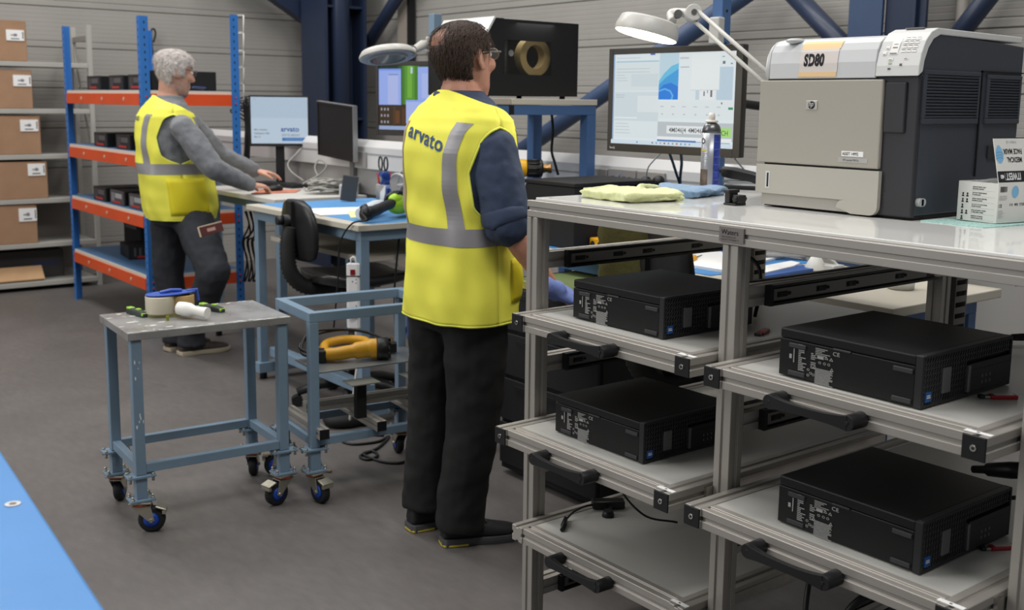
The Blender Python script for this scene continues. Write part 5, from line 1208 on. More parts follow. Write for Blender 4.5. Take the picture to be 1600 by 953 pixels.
# dark slab, pens and scissors
q = atz(573, 306, D2Z + 0.002); 
t = thing('dark_organiser', 'dark grey slab organiser standing at the far end of the blue mat', 'organiser', (2.97, 5.25, D2Z + 0.002), radians(-25))
m = MB(); m.box((0, 0, 0.072), (0.085, 0.03, 0.14), Matrix.Rotation(radians(8), 3, 'Y')); ob('slab', m, mat('slab_grey', (64, 64, 64), 0.5), t, bevel=0.003)
t = thing('pen_pot', 'clear pot of pens and scissors behind the spray bottles', 'pot', (3.12, 5.14, D2Z + 0.002))
m = MB(); m.lathe([(0.04, 0), (0.042, 0.10), (0.038, 0.10), (0.036, 0.004)], n=18); ob('pot', m, mat('pot_clear', (160, 158, 152), 0.15, alpha=0.6), t)
for i, (c, dx, dy, h) in enumerate((((150, 30, 36), -0.02, 0.0, 0.16), ((24, 24, 28), 0.0, -0.02, 0.17), ((30, 40, 90), 0.01, 0.02, 0.15), ((170, 120, 70), -0.01, 0.015, 0.155), ((180, 30, 40), 0.02, -0.01, 0.165))):
    m = MB(); m.cyl((dx * .5, dy * .5, 0.01), (dx * 1.8, dy * 1.8, h), 0.006, n=8); ob('pen', m, mat('pen_%d' % i, c, 0.4), t)
m = MB()
for s in (-1, 1):
    c = Vector((0.0, s * 0.028, 0.21)); pts = [c + Vector((0, cos(a_) * 0.019, sin(a_) * 0.036)) for a_ in [2 * pi * k / 14 for k in range(15)]]; m.tube(pts, 0.005, n=6)
    m.tube([(0, s * 0.018, 0.18), (0, -s * 0.004, 0.10), (0, -s * 0.006, 0.02)], [0.006, 0.005, 0.003], n=6)
ob('scissors', m, M_black, t)
hang('white looped cable on the trunking side behind the iron', [atx(608, 280, 3.2), atx(618, 272, 3.2), atx(630, 276, 3.2), atx(632, 287, 3.2), atx(622, 290, 3.2)], 0.007, M_cablew)
hang('thin white cable rising to the trunking behind the hand iron', [atx(622, 285, 3.23), atx(624, 272, 3.23), atx(634, 262, 3.25)], 0.005, M_cablew)
# power strip hanging at the near leg
t = thing('power_strip', 'white power strip hanging upright on the leg of the middle bench', 'power strip', (2.425, 4.255, 0.535), radians(-38))
m = MB(); m.bb((-0.024, -0.028, -0.06), (0.024, 0.0, 0.24)); m.bb((-0.03, -0.026, -0.058), (0.03, -0.002, 0.238)); ob('strip_body', m, mat('strip_white', (214, 214, 214), 0.4), t, bevel=0.005)
pts = [(-0.012, -0.014, 0.238), (-0.010, -0.014, 0.262), (0, -0.014, 0.268), (0.010, -0.014, 0.262), (0.012, -0.014, 0.238)]; m = MB(); m.tube(pts, 0.004, n=6); ob('hanging_loop', m, mat('strip_white', (214, 214, 214), 0.4), t)
m = MB(); m.bb((-0.011, -0.031, 0.188), (0.011, -0.027, 0.212)); ob('switch', m, mat('switch_red', (120, 18, 22), 0.3), t)
m = MB(); m.bb((-0.032, -0.030, 0.180), (0.032, -0.001, 0.184)); ob('tie', m, M_black, t)
m = MB()
for z_ in (0.14, 0.08, 0.02):
    m.bb((-0.004, -0.0288, z_ + 0.014), (0.0, -0.027, z_ + 0.020)); m.bb((0.012, -0.0288, z_ + 0.008), (0.016, -0.027, z_ + 0.013)); m.bb((0.012, -0.0288, z_ + 0.024), (0.016, -0.027, z_ + 0.029))
ob('socket_holes', m, M_ink, t)
m = MB(); m.lathe([(0.024, 0), (0.024, 0.012), (0.012, 0.03)], (0.005, -0.028, 0.016), axis=(0, -1, 0), n=12); ob('plug', m, M_black, t)
cable('white lead dropping from the power strip to the floor', [(2.425, 4.245, 0.476), (2.43, 4.235, 0.36), (2.415, 4.24, 0.2), (2.40, 4.26, 0.05), (2.43, 4.30, 0.012)], 0.006, M_cablew)

# drafting chair
def chair(label, loc, rz, seat_z, back_top, ring=True, coat=False):
    t = thing('drafting_chair', label, 'chair', loc, rz)
    m = MB(); R_ = []     # seat pan: faces +x
    for x, hw, zt2, th in ((-0.24, 0.10, 0.0, 0.03), (-0.22, 0.16, 0.012, 0.05), (-0.12, 0.22, 0.0, 0.06), (0.0, 0.23, -0.008, 0.06), (0.12, 0.22, 0.0, 0.06), (0.21, 0.19, 0.0, 0.05), (0.245, 0.13, -0.015, 0.03)):
        ring_ = []
        for k in range(14):
            a_ = 2 * pi * k / 14; cy_, sz_ = cos(a_), sin(a_); ring_.append(Vector((x, hw * (abs(cy_) ** 0.6) * (1 if cy_ > 0 else -1), seat_z + zt2 - th / 2 + th / 2 * (abs(sz_) ** 0.6) * (1 if sz_ > 0 else -1) + 0.02 * (abs(cy_) ** 2))))
        R_.append(ring_)
    m.loft(R_, True); ob('seat', m, mat('chair_vinyl', (38, 37, 37), 0.35), t)
    bm_ = MB(); R_ = []; H = back_top - seat_z - 0.08
    for f, hw in ((0.0, 0.10), (0.06, 0.15), (0.25, 0.19), (0.5, 0.20), (0.75, 0.185), (0.92, 0.14), (1.0, 0.07)):
        z_ = seat_z + 0.08 + H * f; ring_ = []; lean = -0.285 - 0.05 * f + 0.03 * f * f
        for k in range(14):
            a_ = 2 * pi * k / 14; cy_, sx_ = cos(a_), sin(a_); yy = hw * (abs(cy_) ** 0.6) * (1 if cy_ > 0 else -1)
            ring_.append(Vector((lean + 0.5 * yy * yy + 0.022 * (abs(sx_) ** 0.6) * (1 if sx_ > 0 else -1), yy, z_)))
        R_.append(ring_)
    bm_.loft(R_, True); ob('backrest', bm_, mat('chair_plastic', (24, 24, 25), 0.4), t)
    m = MB(); pts = cat_rom([(-0.05, 0, seat_z - 0.06), (-0.24, 0, seat_z - 0.06), (-0.335, 0, seat_z + 0.02), (-0.345, 0, seat_z + 0.16), (-0.33, 0, seat_z + 0.24)], 14)
    m.tube(pts, [0.034 + (0.006 if i % 2 else 0) for i in range(len(pts))], n=12); ob('bellows_arm', m, mat('bellows', (30, 30, 30), 0.6), t)
    m = MB(); m.cyl((-0.37, 0, seat_z + 0.27), (-0.30, 0, seat_z + 0.27), 0.03, n=8); m.cyl((-0.40, 0, seat_z + 0.27), (-0.37, 0, seat_z + 0.27), 0.022, n=6); m.bb((-0.34, -0.03, seat_z + 0.2), (-0.29, 0.03, seat_z + 0.36)); ob('back_knob', m, M_black, t)
    m = MB(); m.cyl((0, 0, 0.12), (0, 0, seat_z - 0.04), 0.026, n=14); m.cyl((0, 0, 0.1), (0, 0, seat_z * 0.55), 0.034, n=14); m.bb((-0.1, -0.08, seat_z - 0.075), (0.1, 0.08, seat_z - 0.04)); ob('gas_column', m, M_black, t)
    if ring:
        m = MB(); m.tube([(0.21 * cos(2 * pi * k / 28), 0.21 * sin(2 * pi * k / 28), 0.26) for k in range(29)], 0.012, n=8)
        for k in range(3): m.cyl((0, 0, 0.26), (0.21 * cos(2.1 * k), 0.21 * sin(2.1 * k), 0.26), 0.009, n=8)
        ob('foot_ring', m, M_steel, t)
    for k in range(5):
        a_ = 2 * pi * k / 5 + 0.3; e_ = Vector((0.29 * cos(a_), 0.29 * sin(a_), 0.07)); m = MB(); m.tube([(0, 0, 0.12), (e_.x * .6, e_.y * .6, 0.105), e_], [0.032, 0.026, 0.02], n=8); l_ = ob('base_leg', m, M_black, t)
        m = MB(); s_ = Vector((-sin(a_), cos(a_), 0))
        for d in (-1, 1): m.cyl(Vector((e_.x, e_.y, 0.028)) + s_ * d * 0.006, Vector((e_.x, e_.y, 0.028)) + s_ * d * 0.022, 0.028, n=14)
        ob('castor', m, M_black, l_)
    return t
chair('black drafting chair with a bellows back arm at the middle bench', (2.65, 4.64, 0), radians(-4), 0.665, 1.03)
c2 = chair('black office chair behind the drawer rack, under a dark olive garment', (2.86, 2.50, 0), 0, 0.66, 1.14, ring=False)
c2.location = (2.78, 2.46, 0)
m = MB(); R_ = []
for i in range(10):
    f = i / 9; zc = 0.78 + 0.375 * f; ring_ = []
    for k in range(12):
        a_ = 2 * pi * k / 12; ring_.append(Vector((2.455 + 0.05 * sin(a_) + 0.012 * sin(k * 2 + i) * (1 - f), 2.545 + (0.105 + 0.01 * sin(i * 2)) * cos(a_), zc)))
    R_.append(ring_)
m.loft(R_, True); single('olive_garment', m, mat('olive_cloth', (78, 74, 34), 0.85, noise=0.3, nscale=14, bump=0.4, bscale=30), 'dark olive garment hung over the left side of the chair back', 'garment', (2.455, 2.545, 0.78), world=True)

for i, pts in enumerate(([(2.7, 4.31, .86), (2.68, 4.32, .6), (2.7, 4.33, .35), (2.75, 4.36, .2)], [(2.95, 4.3, .86), (2.9, 4.35, .62), (2.93, 4.32, .4), (2.95, 4.4, .12)], [(3.0, 4.7, .86), (3.02, 4.62, .55), (2.98, 4.7, .3), (3.0, 4.75, .1)], [(2.85, 5.0, .76), (2.83, 5.05, .5), (2.88, 5.0, .3), (2.86, 5.1, .1)])):
    cable(('first', 'second', 'third', 'last')[i] + ' of the black cables hanging under the middle bench, counted from the power strip', pts, 0.005)
# ------------------------------------------------------------------ far desk of the man with grey hair
d1 = bench('work_bench', 'white topped bench of the grey haired man, keyboard and screens on it', 2.65, 3.24, 5.52, 6.58, DZ1, None, mat('desk_white', (196, 194, 188), 0.45), M_bluegrey, ins=0.05)
z = DZ1 + 0.001
def flat(name, label, cat, pix, th, mt, zz=z, bev=0.002):
    p_ = [atz(u, v, zz) for u, v in pix]; m = MB(); m.prism(p_, (0, 0, 0), (0, 0, th)); return single(name, m, mt, label, cat, p_[0], world=True, bevel=bev)
flat('mouse_mat', 'orange pink mouse mat at the edge of the far white bench', 'mouse mat', ((392, 303), (462, 301), (470, 297), (410, 297)), 0.004, mat('mat_orange', (196, 122, 96), 0.7, noise=0.3, nscale=12))
k0 = atz(447, 292, z)
t = thing('keyboard', 'black keyboard in front of the arvato screen', 'keyboard', (k0.x, k0.y + 0.08, z), radians(-78))
m = MB(); m.bb((-0.21, -0.07, 0), (0.21, 0.07, 0.016)); ob('keyboard_body', m, M_black, t, bevel=0.004)
m = MB()
for r_ in range(5):
    for c_ in range(18): m.bb((-0.20 + c_ * 0.0222, -0.062 + r_ * 0.025, 0.016), (-0.18 + c_ * 0.0222, -0.041 + r_ * 0.025, 0.021))
ob('keys', m, mat('key_black', (34, 34, 36), 0.5), t, kind='stuff')
q = atz(430, 299, z)
t = thing('computer_mouse', 'black mouse under the right hand of the grey haired man', 'mouse', (q.x, q.y, z + 0.0045), radians(10))
m = MB(); m.sphere((0, 0, 0.012), (0.055, 0.031, 0.022), 16, 8); m.v = [Vector((p.x, p.y, max(p.z, 0))) for p in m.v]; ob('shell', m, M_black, t)
m = MB(); m.cyl((0.028, -0.004, 0.028), (0.028, 0.004, 0.028), 0.007, n=10); ob('wheel', m, M_grey, t)
# heap of grey cables
R = random.Random(11); m = MB(); c = atx(512, 285, 3.10); c.z = z
for i in range(16):
    a0 = R.uniform(0, 6.28); rx, ry = R.uniform(0.05, 0.17), R.uniform(0.04, 0.11); pts = []
    for k in range(10):
        a_ = a0 + k * R.uniform(0.45, 0.75); pts.append(c + Vector((rx * cos(a_), ry * sin(a_), 0.012 + 0.05 * (i / 16) + 0.03 * abs(sin(a_ * 1.3 + i)))))
    m.tube(cat_rom(pts, 4), R.choice((0.005, 0.006, 0.007)), n=6)
single('cable_heap', m, M_cableg, 'tangled heap of pale grey cables beside the edge-on monitor', 'cables', c, world=True)
hang('pale cable arching up beside the arvato screen stand', [atd(474, 282, 6.6), atd(455, 268, 6.75), atd(450, 255, 6.8), atd(463, 240, 6.85), atd(470, 232, 6.9)], 0.0045, M_cableg)
hang('thick pale cable looping beside the edge-on monitor', [atd(473, 287, 6.4), atd(500, 272, 6.5), atd(510, 258, 6.6), atd(498, 250, 6.65), atd(492, 262, 6.6), atd(497, 276, 6.5)], 0.005, M_cableg)
flat('white_tray', 'pale plastic tray on the near corner of the white bench', 'tray', ((530, 306), (558, 306), (562, 300), (534, 300)), 0.06, mat('tray_pale', (198, 200, 202), 0.4))
flat('paper_note', 'white sheet on the far white bench between keyboard and tray', 'paper', ((485, 300), (526, 301), (524, 292), (492, 292)), 0.002, M_paper, bev=0)
# black cable bundle hanging at the orange rack post
m = MB()
for i in range(7):
    a_ = i * 0.9; o = Vector((0.014 * cos(a_), 0.014 * sin(a_), 0))
    m.tube(cat_rom([atd(381 + i * 1.2, 150 + i * 3, 7.2) + o, atd(385, 170, 7.2) + o, atd(386, 195, 7.2) + o * 0.6, atd(387, 215, 7.2) + o, atd(386, 240, 7.2) + o, atd(384, 262, 7.2) + o * 1.4], 4), 0.007, n=6)
for k in range(5):
    pts = [atd(384, 165 + k * 6, 7.2), atd(372 - k * 3, 156 + k * 4, 7.25), atd(392 + k * 3, 152 + k * 5, 7.2), atd(396 + k, 180 + k * 5, 7.2), atd(386, 195 + k * 4, 7.2)]; m.tube(cat_rom(pts, 5), 0.005, n=6)
single('cable_bundle', m, M_cable, 'bundle of black cables tied up between the blue rack post and the arvato screen', 'cables', atd(386, 262, 7.2), world=True)
m = MB()
for i in range(6):
    x0 = 383 + (i * 7) % 19; m.tube(cat_rom([atd(x0, 330, 7.0), atd(x0 + 6, 352 + i * 4, 7.0), atd(x0 - 4, 378, 7.0), atd(x0 + 3, 405 + i * 5, 7.0), atd(x0 - 2, 440, 7.0)], 5), 0.006, n=6)
single('cable_bundle', m, M_cable, 'black cables hanging below the white bench beside the blue rack post', 'cables', atd(383, 330, 7.0), world=True)

# clear hanging chain strips beside the post
m = MB(); 
for v0 in (24, 52, 80, 106, 132):
    a_ = atd(370, v0, 7.1); b_ = atd(381, v0 + 26 if v0 < 60 else v0 + 24, 7.1)
    w_ = b_ - a_; ux = Vector((w_.x, w_.y, 0)); h_ = Vector((0, 0, w_.z)); m.tube([a_, a_ + ux, a_ + ux + h_, a_ + h_, a_], 0.005, n=6)
single('wire_rack', m, mat('wire_pale', (206, 204, 198), 0.3), 'pale wire ladder hanging beside the right blue post of the orange rack', 'wire rack', atd(375, 132, 7.1), world=True)

# ------------------------------------------------------------------ orange and blue shelving
M_rblue = mat('rack_blue', (48, 112, 186), 0.42, noise=0.1, nscale=4); M_rorange = mat('rack_orange', (212, 78, 34), 0.42, noise=0.1, nscale=4)
M_chip = mat('chipboard_edge', (206, 196, 180), 0.7); M_bluetop = mat('shelf_blue_top', (74, 110, 148), 0.5, noise=0.1, nscale=5)
OX0, OX1, OY0, OY1 = 2.36, 3.0, 6.72, 8.32
o_r = thing('boltless_shelving', 'blue and orange boltless shelving unit behind the grey haired man', 'shelving', (OX0, OY0, 0))
for x, y, sx, sy, zt_ in ((OX0, OY1, 1, -1, 2.0), (OX0, OY0, 1, 1, 1.99), (OX1, OY0, -1, 1, 2.03), (OX1, OY1, -1, -1, 2.0)):
    m = MB(); m.bb((x, y, 0), (x + sx * 0.055, y + sy * 0.003, zt_)); m.bb((x, y + sy * 0.003, 0), (x + sx * 0.003, y + sy * 0.045, zt_))
    p_ = ob('post', m, M_rblue, o_r, world=True)
    m = MB(); k = 0; z = 0.1
    while z < zt_ - 0.03:
        yy = y - sy * 0.0006; m.bb((x + sx * 0.026, yy, z), (x + sx * 0.034, yy + sy * 0.0004, z + 0.016)); xx = x - sx * 0.0006; m.bb((xx, y + sy * 0.02, z), (xx + sx * 0.0004, y + sy * 0.028, z + 0.016)); z += 0.045
    m.xf(wmat(o_r).inverted()); ob('keyholes', m, M_ink, p_, kind='stuff')
M_rivet = mat('rivet', (206, 190, 170), 0.4, 0.4); M_rred = mat('rivet_red', (206, 52, 60), 0.5)
SHZ = (1.545, 1.160, 0.782, 0.385)
for z in SHZ:
    m = MB(); m.bb((OX0 + 0.004, OY0 + 0.004, z - 0.022), (OX1 - 0.004, OY1 - 0.004, z - 0.002)); sh = ob('shelf_board', m, M_chip, o_r, world=True)
    m = MB(); m.bb((OX0 + 0.012, OY0 + 0.012, z - 0.002), (OX1 - 0.012, OY1 - 0.012, z)); m.xf(wmat(o_r).inverted()); ob('shelf_top', m, M_bluetop, sh)
    for nm, a_, b_ in (('side_beam', (OX0 - 0.004, OY0 + 0.05, z - 0.095), (OX0 + 0.004, OY1 - 0.05, z - 0.022)), ('side_beam', (OX1 - 0.004, OY0 + 0.05, z - 0.095), (OX1 + 0.004, OY1 - 0.05, z - 0.022)), ('front_beam', (OX0 + 0.058, OY0 - 0.004, z - 0.095), (OX1 - 0.058, OY0 + 0.004, z - 0.022)), ('back_beam', (OX0 + 0.058, OY1 - 0.004, z - 0.095), (OX1 - 0.058, OY1 + 0.004, z - 0.022))):
        m = MB(); m.bb(a_, b_); bm_ = ob(nm, m, M_rorange, o_r, world=True, bevel=0.001, seg=1)
        if nm == 'side_beam' and a_[0] < 2.5:
            m = MB()
            for f in (0.25, 0.53, 0.80): y = OY1 - f * (OY1 - OY0); m.cyl((OX0 - 0.007, y, z - 0.058), (OX0 - 0.004, y, z - 0.058), 0.012, n=10)
            m.xf(wmat(o_r).inverted()); ob('rivets', m, M_rivet, bm_)
    m = MB()
    for x, y in ((OX0 + 0.028, OY0 - 0.0014), (OX1 - 0.028, OY0 - 0.0014)):
        for dz in (0.040, 0.078): m.cyl((x, y - 0.001, z - dz), (x, y + 0.001, z - dz), 0.006, n=8)
    ob('red_lock_pins', m, M_rred, o_r, world=True)
# computers on it: simple bodies with bezel, bright strips and a red sticker
M_pcg = mat('pc_grey_front', (84, 80, 84), 0.5)
def shelf_pc(label, loc, rz, w=0.29, h=0.095, group='small computers on the orange shelving', light=False):
    t = thing('desktop_computer', label, 'computer', loc, rz, None)
    m = MB(); m.bb((-0.14, -w / 2, 0.003), (0.15, w / 2, h)); ob('chassis', m, M_pc, t, bevel=0.003)
    m = MB(); m.bb((-0.152, -w / 2, 0.002), (-0.14, w / 2, h + 0.001)); b_ = ob('bezel', m, mat('bezel_grey', (70, 66, 68), 0.5) if light else M_pcb, t, bevel=0.002)
    m = MB()
    for f in (0.32, 0.20): m.bb((-0.1535, w * f, 0.02), (-0.152, w * (f + 0.05), h - 0.015))
    m.bb((-0.1535, -w * 0.38, h - 0.05), (-0.152, w * 0.12, h - 0.018)); ob('front_strips', m, M_pcg if not light else M_grey, b_)
    m = MB(); m.bb((-0.1537, -w * 0.25, 0.010), (-0.152, w * 0.30, 0.024)); ob('sticker', m, mat('red_sticker', (172, 40, 40), 0.5), b_)
    return t
def on_shelf(u, v, z):
    q = atz(u, v, z); return q
pcs = [(146, 137, 0, 'leftmost computer on the top orange shelf', False), (181, 137, 0, 'second computer from the left on the top orange shelf', False), (212, 137, 0, 'third computer on the top orange shelf, just left of the blue post', False),
       (157, 223, 1, 'left computer on the second orange shelf', False), (192, 227, 1, 'right computer on the second orange shelf, by the blue post', False),
       (156, 313, 2, 'leftmost computer on the third orange shelf', False), (183, 320, 2, 'middle computer on the third orange shelf, pale strips on it', True), (213, 327, 2, 'computer nearest the blue post on the third orange shelf', True)]
lastY = 99
for u, v, k, lab, lt in pcs:
    x = OX0 + 0.19; 
    # y where the pixel column meets the front plane of the machine
    q = atx(u, v, x - 0.152)
    shelf_pc('black ' + lab, (x, q.y, SHZ[k] + 0.0005), 0, w=0.27, light=lt)
q = atz(160, 396, SHZ[3]); t = shelf_pc('black computer turned sideways on the lowest orange shelf', (2.66, 7.62, SHZ[3] + 0.0005), radians(82))
q = atd(250, 125, 6.0)
t = thing('black_carton', 'black box with a white label on the top orange shelf beside the blue post', 'box', (2.56, 6.86, SHZ[0] + 0.0005))
m = MB(); m.bb((-0.12, -0.1, 0), (0.3, 0.0, 0.12)); ob('carton', m, M_matte, t, bevel=0.003)
m = MB(); m.bb((0.03, -0.1012, 0.008), (0.09, -0.1, 0.06)); ob('label', m, mat('label_blue_white', (206, 216, 230), 0.6), t)
flat('blue_document', 'blue folder lying on the top orange shelf right of the grey head', 'folder', ((300, 138), (318, 140), (322, 138.5), (303, 137)), 0.008, mat('folder_dark_blue', (44, 66, 130), 0.5), SHZ[0] + 0.001)
t = thing('dark_machine', 'dark machine at the far back of the lowest orange shelf', 'machine', (2.82, 8.05, SHZ[3] + 0.0005))
m = MB(); m.bb((-0.1, -0.16, 0), (0.12, 0.2, 0.24)); ob('body', m, M_matte, t, bevel=0.01); m = MB(); m.bb((-0.106, -0.1, 0.15), (-0.1, 0.14, 0.2)); ob('front_strip', m, M_pcg, t)

# ------------------------------------------------------------------ grey shelving with cartons, far left
M_gsh = mat('shelf_grey', (168, 166, 160), 0.45); M_gshd = mat('shelf_grey_dark', (128, 124, 118), 0.5)
GX0, GX1, GY0, GY1 = 1.1, 2.73, 8.84, 9.28
gs = thing('grey_shelving', 'light grey steel shelving along the far left wall, holding cartons', 'shelving', (GX1, GY0, 0))
GZ = (1.755, 1.402, 1.055, 0.715, 0.372, 0.07)
for x, y, h in ((GX1 - 0.035, GY0, 2.05), (GX1 - 0.035, GY1 - 0.035, 2.05), (GX0, GY0, 2.05), (GX0, GY1 - 0.035, 2.05)):
    m = MB(); m.bb((x, y, 0), (x + 0.035, y + 0.035, h)); ob('post', m, M_gsh, gs, world=True, bevel=0.002)
m = MB(); m.bb((GX1 - 0.03, GY0 + 0.035, 1.93), (GX1 - 0.005, GY1 - 0.035, 1.97)); ob('end_brace', m, M_gshd, gs, world=True)
m = MB(); m.cyl((GX1 - 0.02, GY0 + 0.03, 1.0), (GX1 - 0.02, GY1 - 0.03, 1.9), 0.008, n=6); ob('end_brace', m, M_gshd, gs, world=True)
for i, z in enumerate(GZ):
    m = MB(); m.bb((GX0, GY0 + 0.002, z - 0.036), (GX1 - 0.036, GY1, z)); ob('shelf_tray', m, M_gsh, gs, world=True, bevel=0.003)
m = MB(); m.bb((GX0 + 0.04, GY1 - 0.02, 0.1), (GX1 - 0.05, GY1 - 0.01, 0.66)); ob('back_sheet', m, M_gshd, gs, world=True)
M_carton = mat('carton_brown', (160, 126, 98), 0.8, noise=0.12, nscale=5, bump=0.05, bscale=40); M_cartd = mat('carton_tape', (150, 112, 80), 0.6)
def carton(label, ur, vt, vb, z, lu0, lu1, lv0, lv1):
    a_ = aty(ur, vb, GY0 + 0.01); x1 = a_.x; zt_ = aty(ur - 4, vt, GY0 + 0.03).z; w = 0.5; d = 0.36
    t = thing('carton', label, 'box', (x1 - w / 2, GY0 + 0.01 + d / 2, z + 0.0005), radians(1.5))
    h = max(0.2, zt_ - z)
    m = MB(); m.bb((-w / 2, -d / 2, 0), (w / 2, d / 2, h)); ob('carton_body', m, M_carton, t, bevel=0.006)
    m = MB(); m.bb((-w / 2 - 0.0004, -0.035, h - 0.0), (w / 2 + 0.0006, 0.035, h + 0.0008)); m.bb((-w / 2, -d / 2 - 0.0006, h - 0.004), (w / 2, -d / 2, h - 0.002)); ob('tape', m, M_cartd, t)
    la = aty(lu0, lv0, GY0 + 0.01); lb_ = aty(lu1, lv1, GY0 + 0.01); c = t.location
    m = MB(); X0, X1, Z0_, Z1_ = la.x - c.x, lb_.x - c.x, lb_.z - c.z, la.z - c.z; y = -d / 2 - 0.006
    m.bb((X0, y, Z0_), (X1, -d / 2 - 0.0002, Z1_)); W_ = X1 - X0; H_ = Z1_ - Z0_
    m.bb((X0 + 0.25 * W_, y - 0.0006, Z0_ + 0.45 * H_), (X0 + 0.62 * W_, y, Z0_ + 0.58 * H_), 1); m.bb((X0 + 0.42 * W_, y - 0.0006, Z0_ + 0.40 * H_), (X0 + 0.58 * W_, y, Z0_ + 0.66 * H_), 1); m.bb((X0 + 0.25 * W_, y - 0.0006, Z0_ + 0.14 * H_), (X0 + 0.72 * W_, y, Z0_ + 0.22 * H_), 2); m.bb((X0 + 0.90 * W_, y - 0.0006, Z0_ + 0.2 * H_), (X0 + 0.95 * W_, y, Z0_ + 0.85 * H_), 2)
    ob('shipping_label', m, [M_paper, M_grey, M_ink], t); return t
carton('brown carton on the topmost grey shelf', 43, 33, 97, GZ[0], 8, 37, 46, 64)
carton('brown carton on the second grey shelf from the top', 51.5, 110, 168, GZ[1], 19, 48, 117, 135)
carton('brown carton on the third grey shelf from the top', 64.5, 181, 237, GZ[2], 30, 59, 187, 205)
carton('brown carton on the fourth grey shelf from the top', 75.5, 252, 307, GZ[3], 42, 70, 256, 274)
carton('brown carton on the fifth grey shelf, above the flattened one', 59.5, 319, 378, GZ[4], 28, 57, 326, 345)
a_ = aty(73, 448, GY0 - 0.0)
t = thing('flat_carton', 'flattened brown carton leaning on the lowest grey shelf', 'box', (a_.x - 0.25, GY0 + 0.02, GZ[5] + 0.001))
m = MB(); m.box((0, 0.06, 0.058), (0.5, 0.02, 0.13), Matrix.Rotation(radians(-42), 3, 'X')); ob('carton_body', m, mat('carton_pale', (196, 158, 118), 0.8, noise=0.1, nscale=6), t, bevel=0.004)
m = MB(); m.box((-0.17, 0.048, 0.052), (0.06, 0.006, 0.07), Matrix.Rotation(radians(-42), 3, 'X')); ob('tape_patch', m, mat('tape_grey', (180, 176, 180), 0.4), t)
t = thing('dark_box', 'long dark box behind the flattened carton low on the grey shelving', 'box', (2.15, GY0 + 0.25, GZ[5] + 0.001))
m = MB(); m.bb((-0.5, -0.06, 0), (0.34, 0.1, 0.22)); ob('carton_body', m, mat('box_dark', (62, 60, 60), 0.6), t, bevel=0.004)
m = MB(); m.bb((0.1, -0.0615, 0.1), (0.3, -0.06, 0.13)); ob('print', m, mat('box_print', (50, 58, 90), 0.6), t)
# wall hooks and cable on left wall
cable('thin dark cable loop hanging on the left wall behind the top orange shelf', [aty(238, 117, 9.40), aty(239, 90, 9.40), aty(236, 52, 9.40), aty(240, 45, 9.40), aty(243, 52, 9.40), aty(240, 66, 9.40)], 0.008)
# ------------------------------------------------------------------ trolleys
M_bolt = mat('zinc_bolt', (176, 172, 160), 0.3, 0.9); M_fork = mat('zinc_fork', (184, 180, 164), 0.35, 0.85); M_redring = mat('bearing_red', (150, 66, 44), 0.5); M_hub = mat('hub_blue', (26, 72, 170), 0.4)
def caster(t, x, y, base_z, swivel, lock=True):
    """swivel castor hanging under base_z at local x, y of thing t; the part is the fork, its pieces are children"""
    Rz = Matrix.Translation((x, y, 0)) @ Matrix.Rotation(swivel, 4, 'Z'); r = 0.046; off = 0.034; zc = r
    m = MB(); m.box((0, 0, base_z - 0.004), (0.075, 0.066, 0.006)); 
    for s in (-1, 1):
        p_ = [(-0.03, base_z - 0.018), (0.034, base_z - 0.018), (off + 0.012, zc - 0.002), (off - 0.012, zc - 0.002)]
        m.prism([Vector((a_, s * 0.019, b_)) for a_, b_ in p_], (0, 0, 0), (0, 0.003 * s, 0))
    m.bb((-0.03, -0.022, base_z - 0.021), (0.034, 0.022, base_z - 0.017)); m.xf(Rz); f = ob('castor_fork', m, M_fork, t, bevel=0.001, seg=1)
    m = MB(); m.lathe([(0.03, base_z - 0.017), (0.033, base_z - 0.012), (0.03, base_z - 0.007)], n=18); m.xf(Rz); ob('bearing_ring', m, M_redring, f)
    m = MB(); m.lathe([(r * 0.62, -0.015), (r * 0.86, -0.015), (r, -0.010), (r, 0.010), (r * 0.86, 0.015), (r * 0.62, 0.015)], (off, 0, zc), axis=(0, 1, 0), n=24, cap=False); m.lathe([(r * 0.62, -0.0145), (r * 0.62, 0.0145)], (off, 0, zc), axis=(0, 1, 0), n=24); m.xf(Rz); ob('tyre', m, M_rubber, f)
    m = MB(); m.lathe([(r * 0.60, -0.016), (r * 0.30, -0.0165)], (off, 0, zc), axis=(0, 1, 0), n=20); m.lathe([(r * 0.60, 0.016), (r * 0.30, 0.0165)], (off, 0, zc), axis=(0, 1, 0), n=20); m.xf(Rz); ob('hub', m, M_hub, f)
    m = MB(); m.cyl((off, -0.026, zc), (off, 0.026, zc), 0.007, n=10); m.xf(Rz); ob('axle_bolt', m, M_bolt, f)
    if lock:
        m = MB(); m.box((off + 0.034, 0, base_z - 0.026), (0.036, 0.05, 0.006), Matrix.Rotation(0.35, 3, 'Y')); m.box((off + 0.044, 0, base_z - 0.042), (0.012, 0.046, 0.012)); m.xf(Rz); ob('brake_lever', m, M_fork, f, bevel=0.001, seg=1)
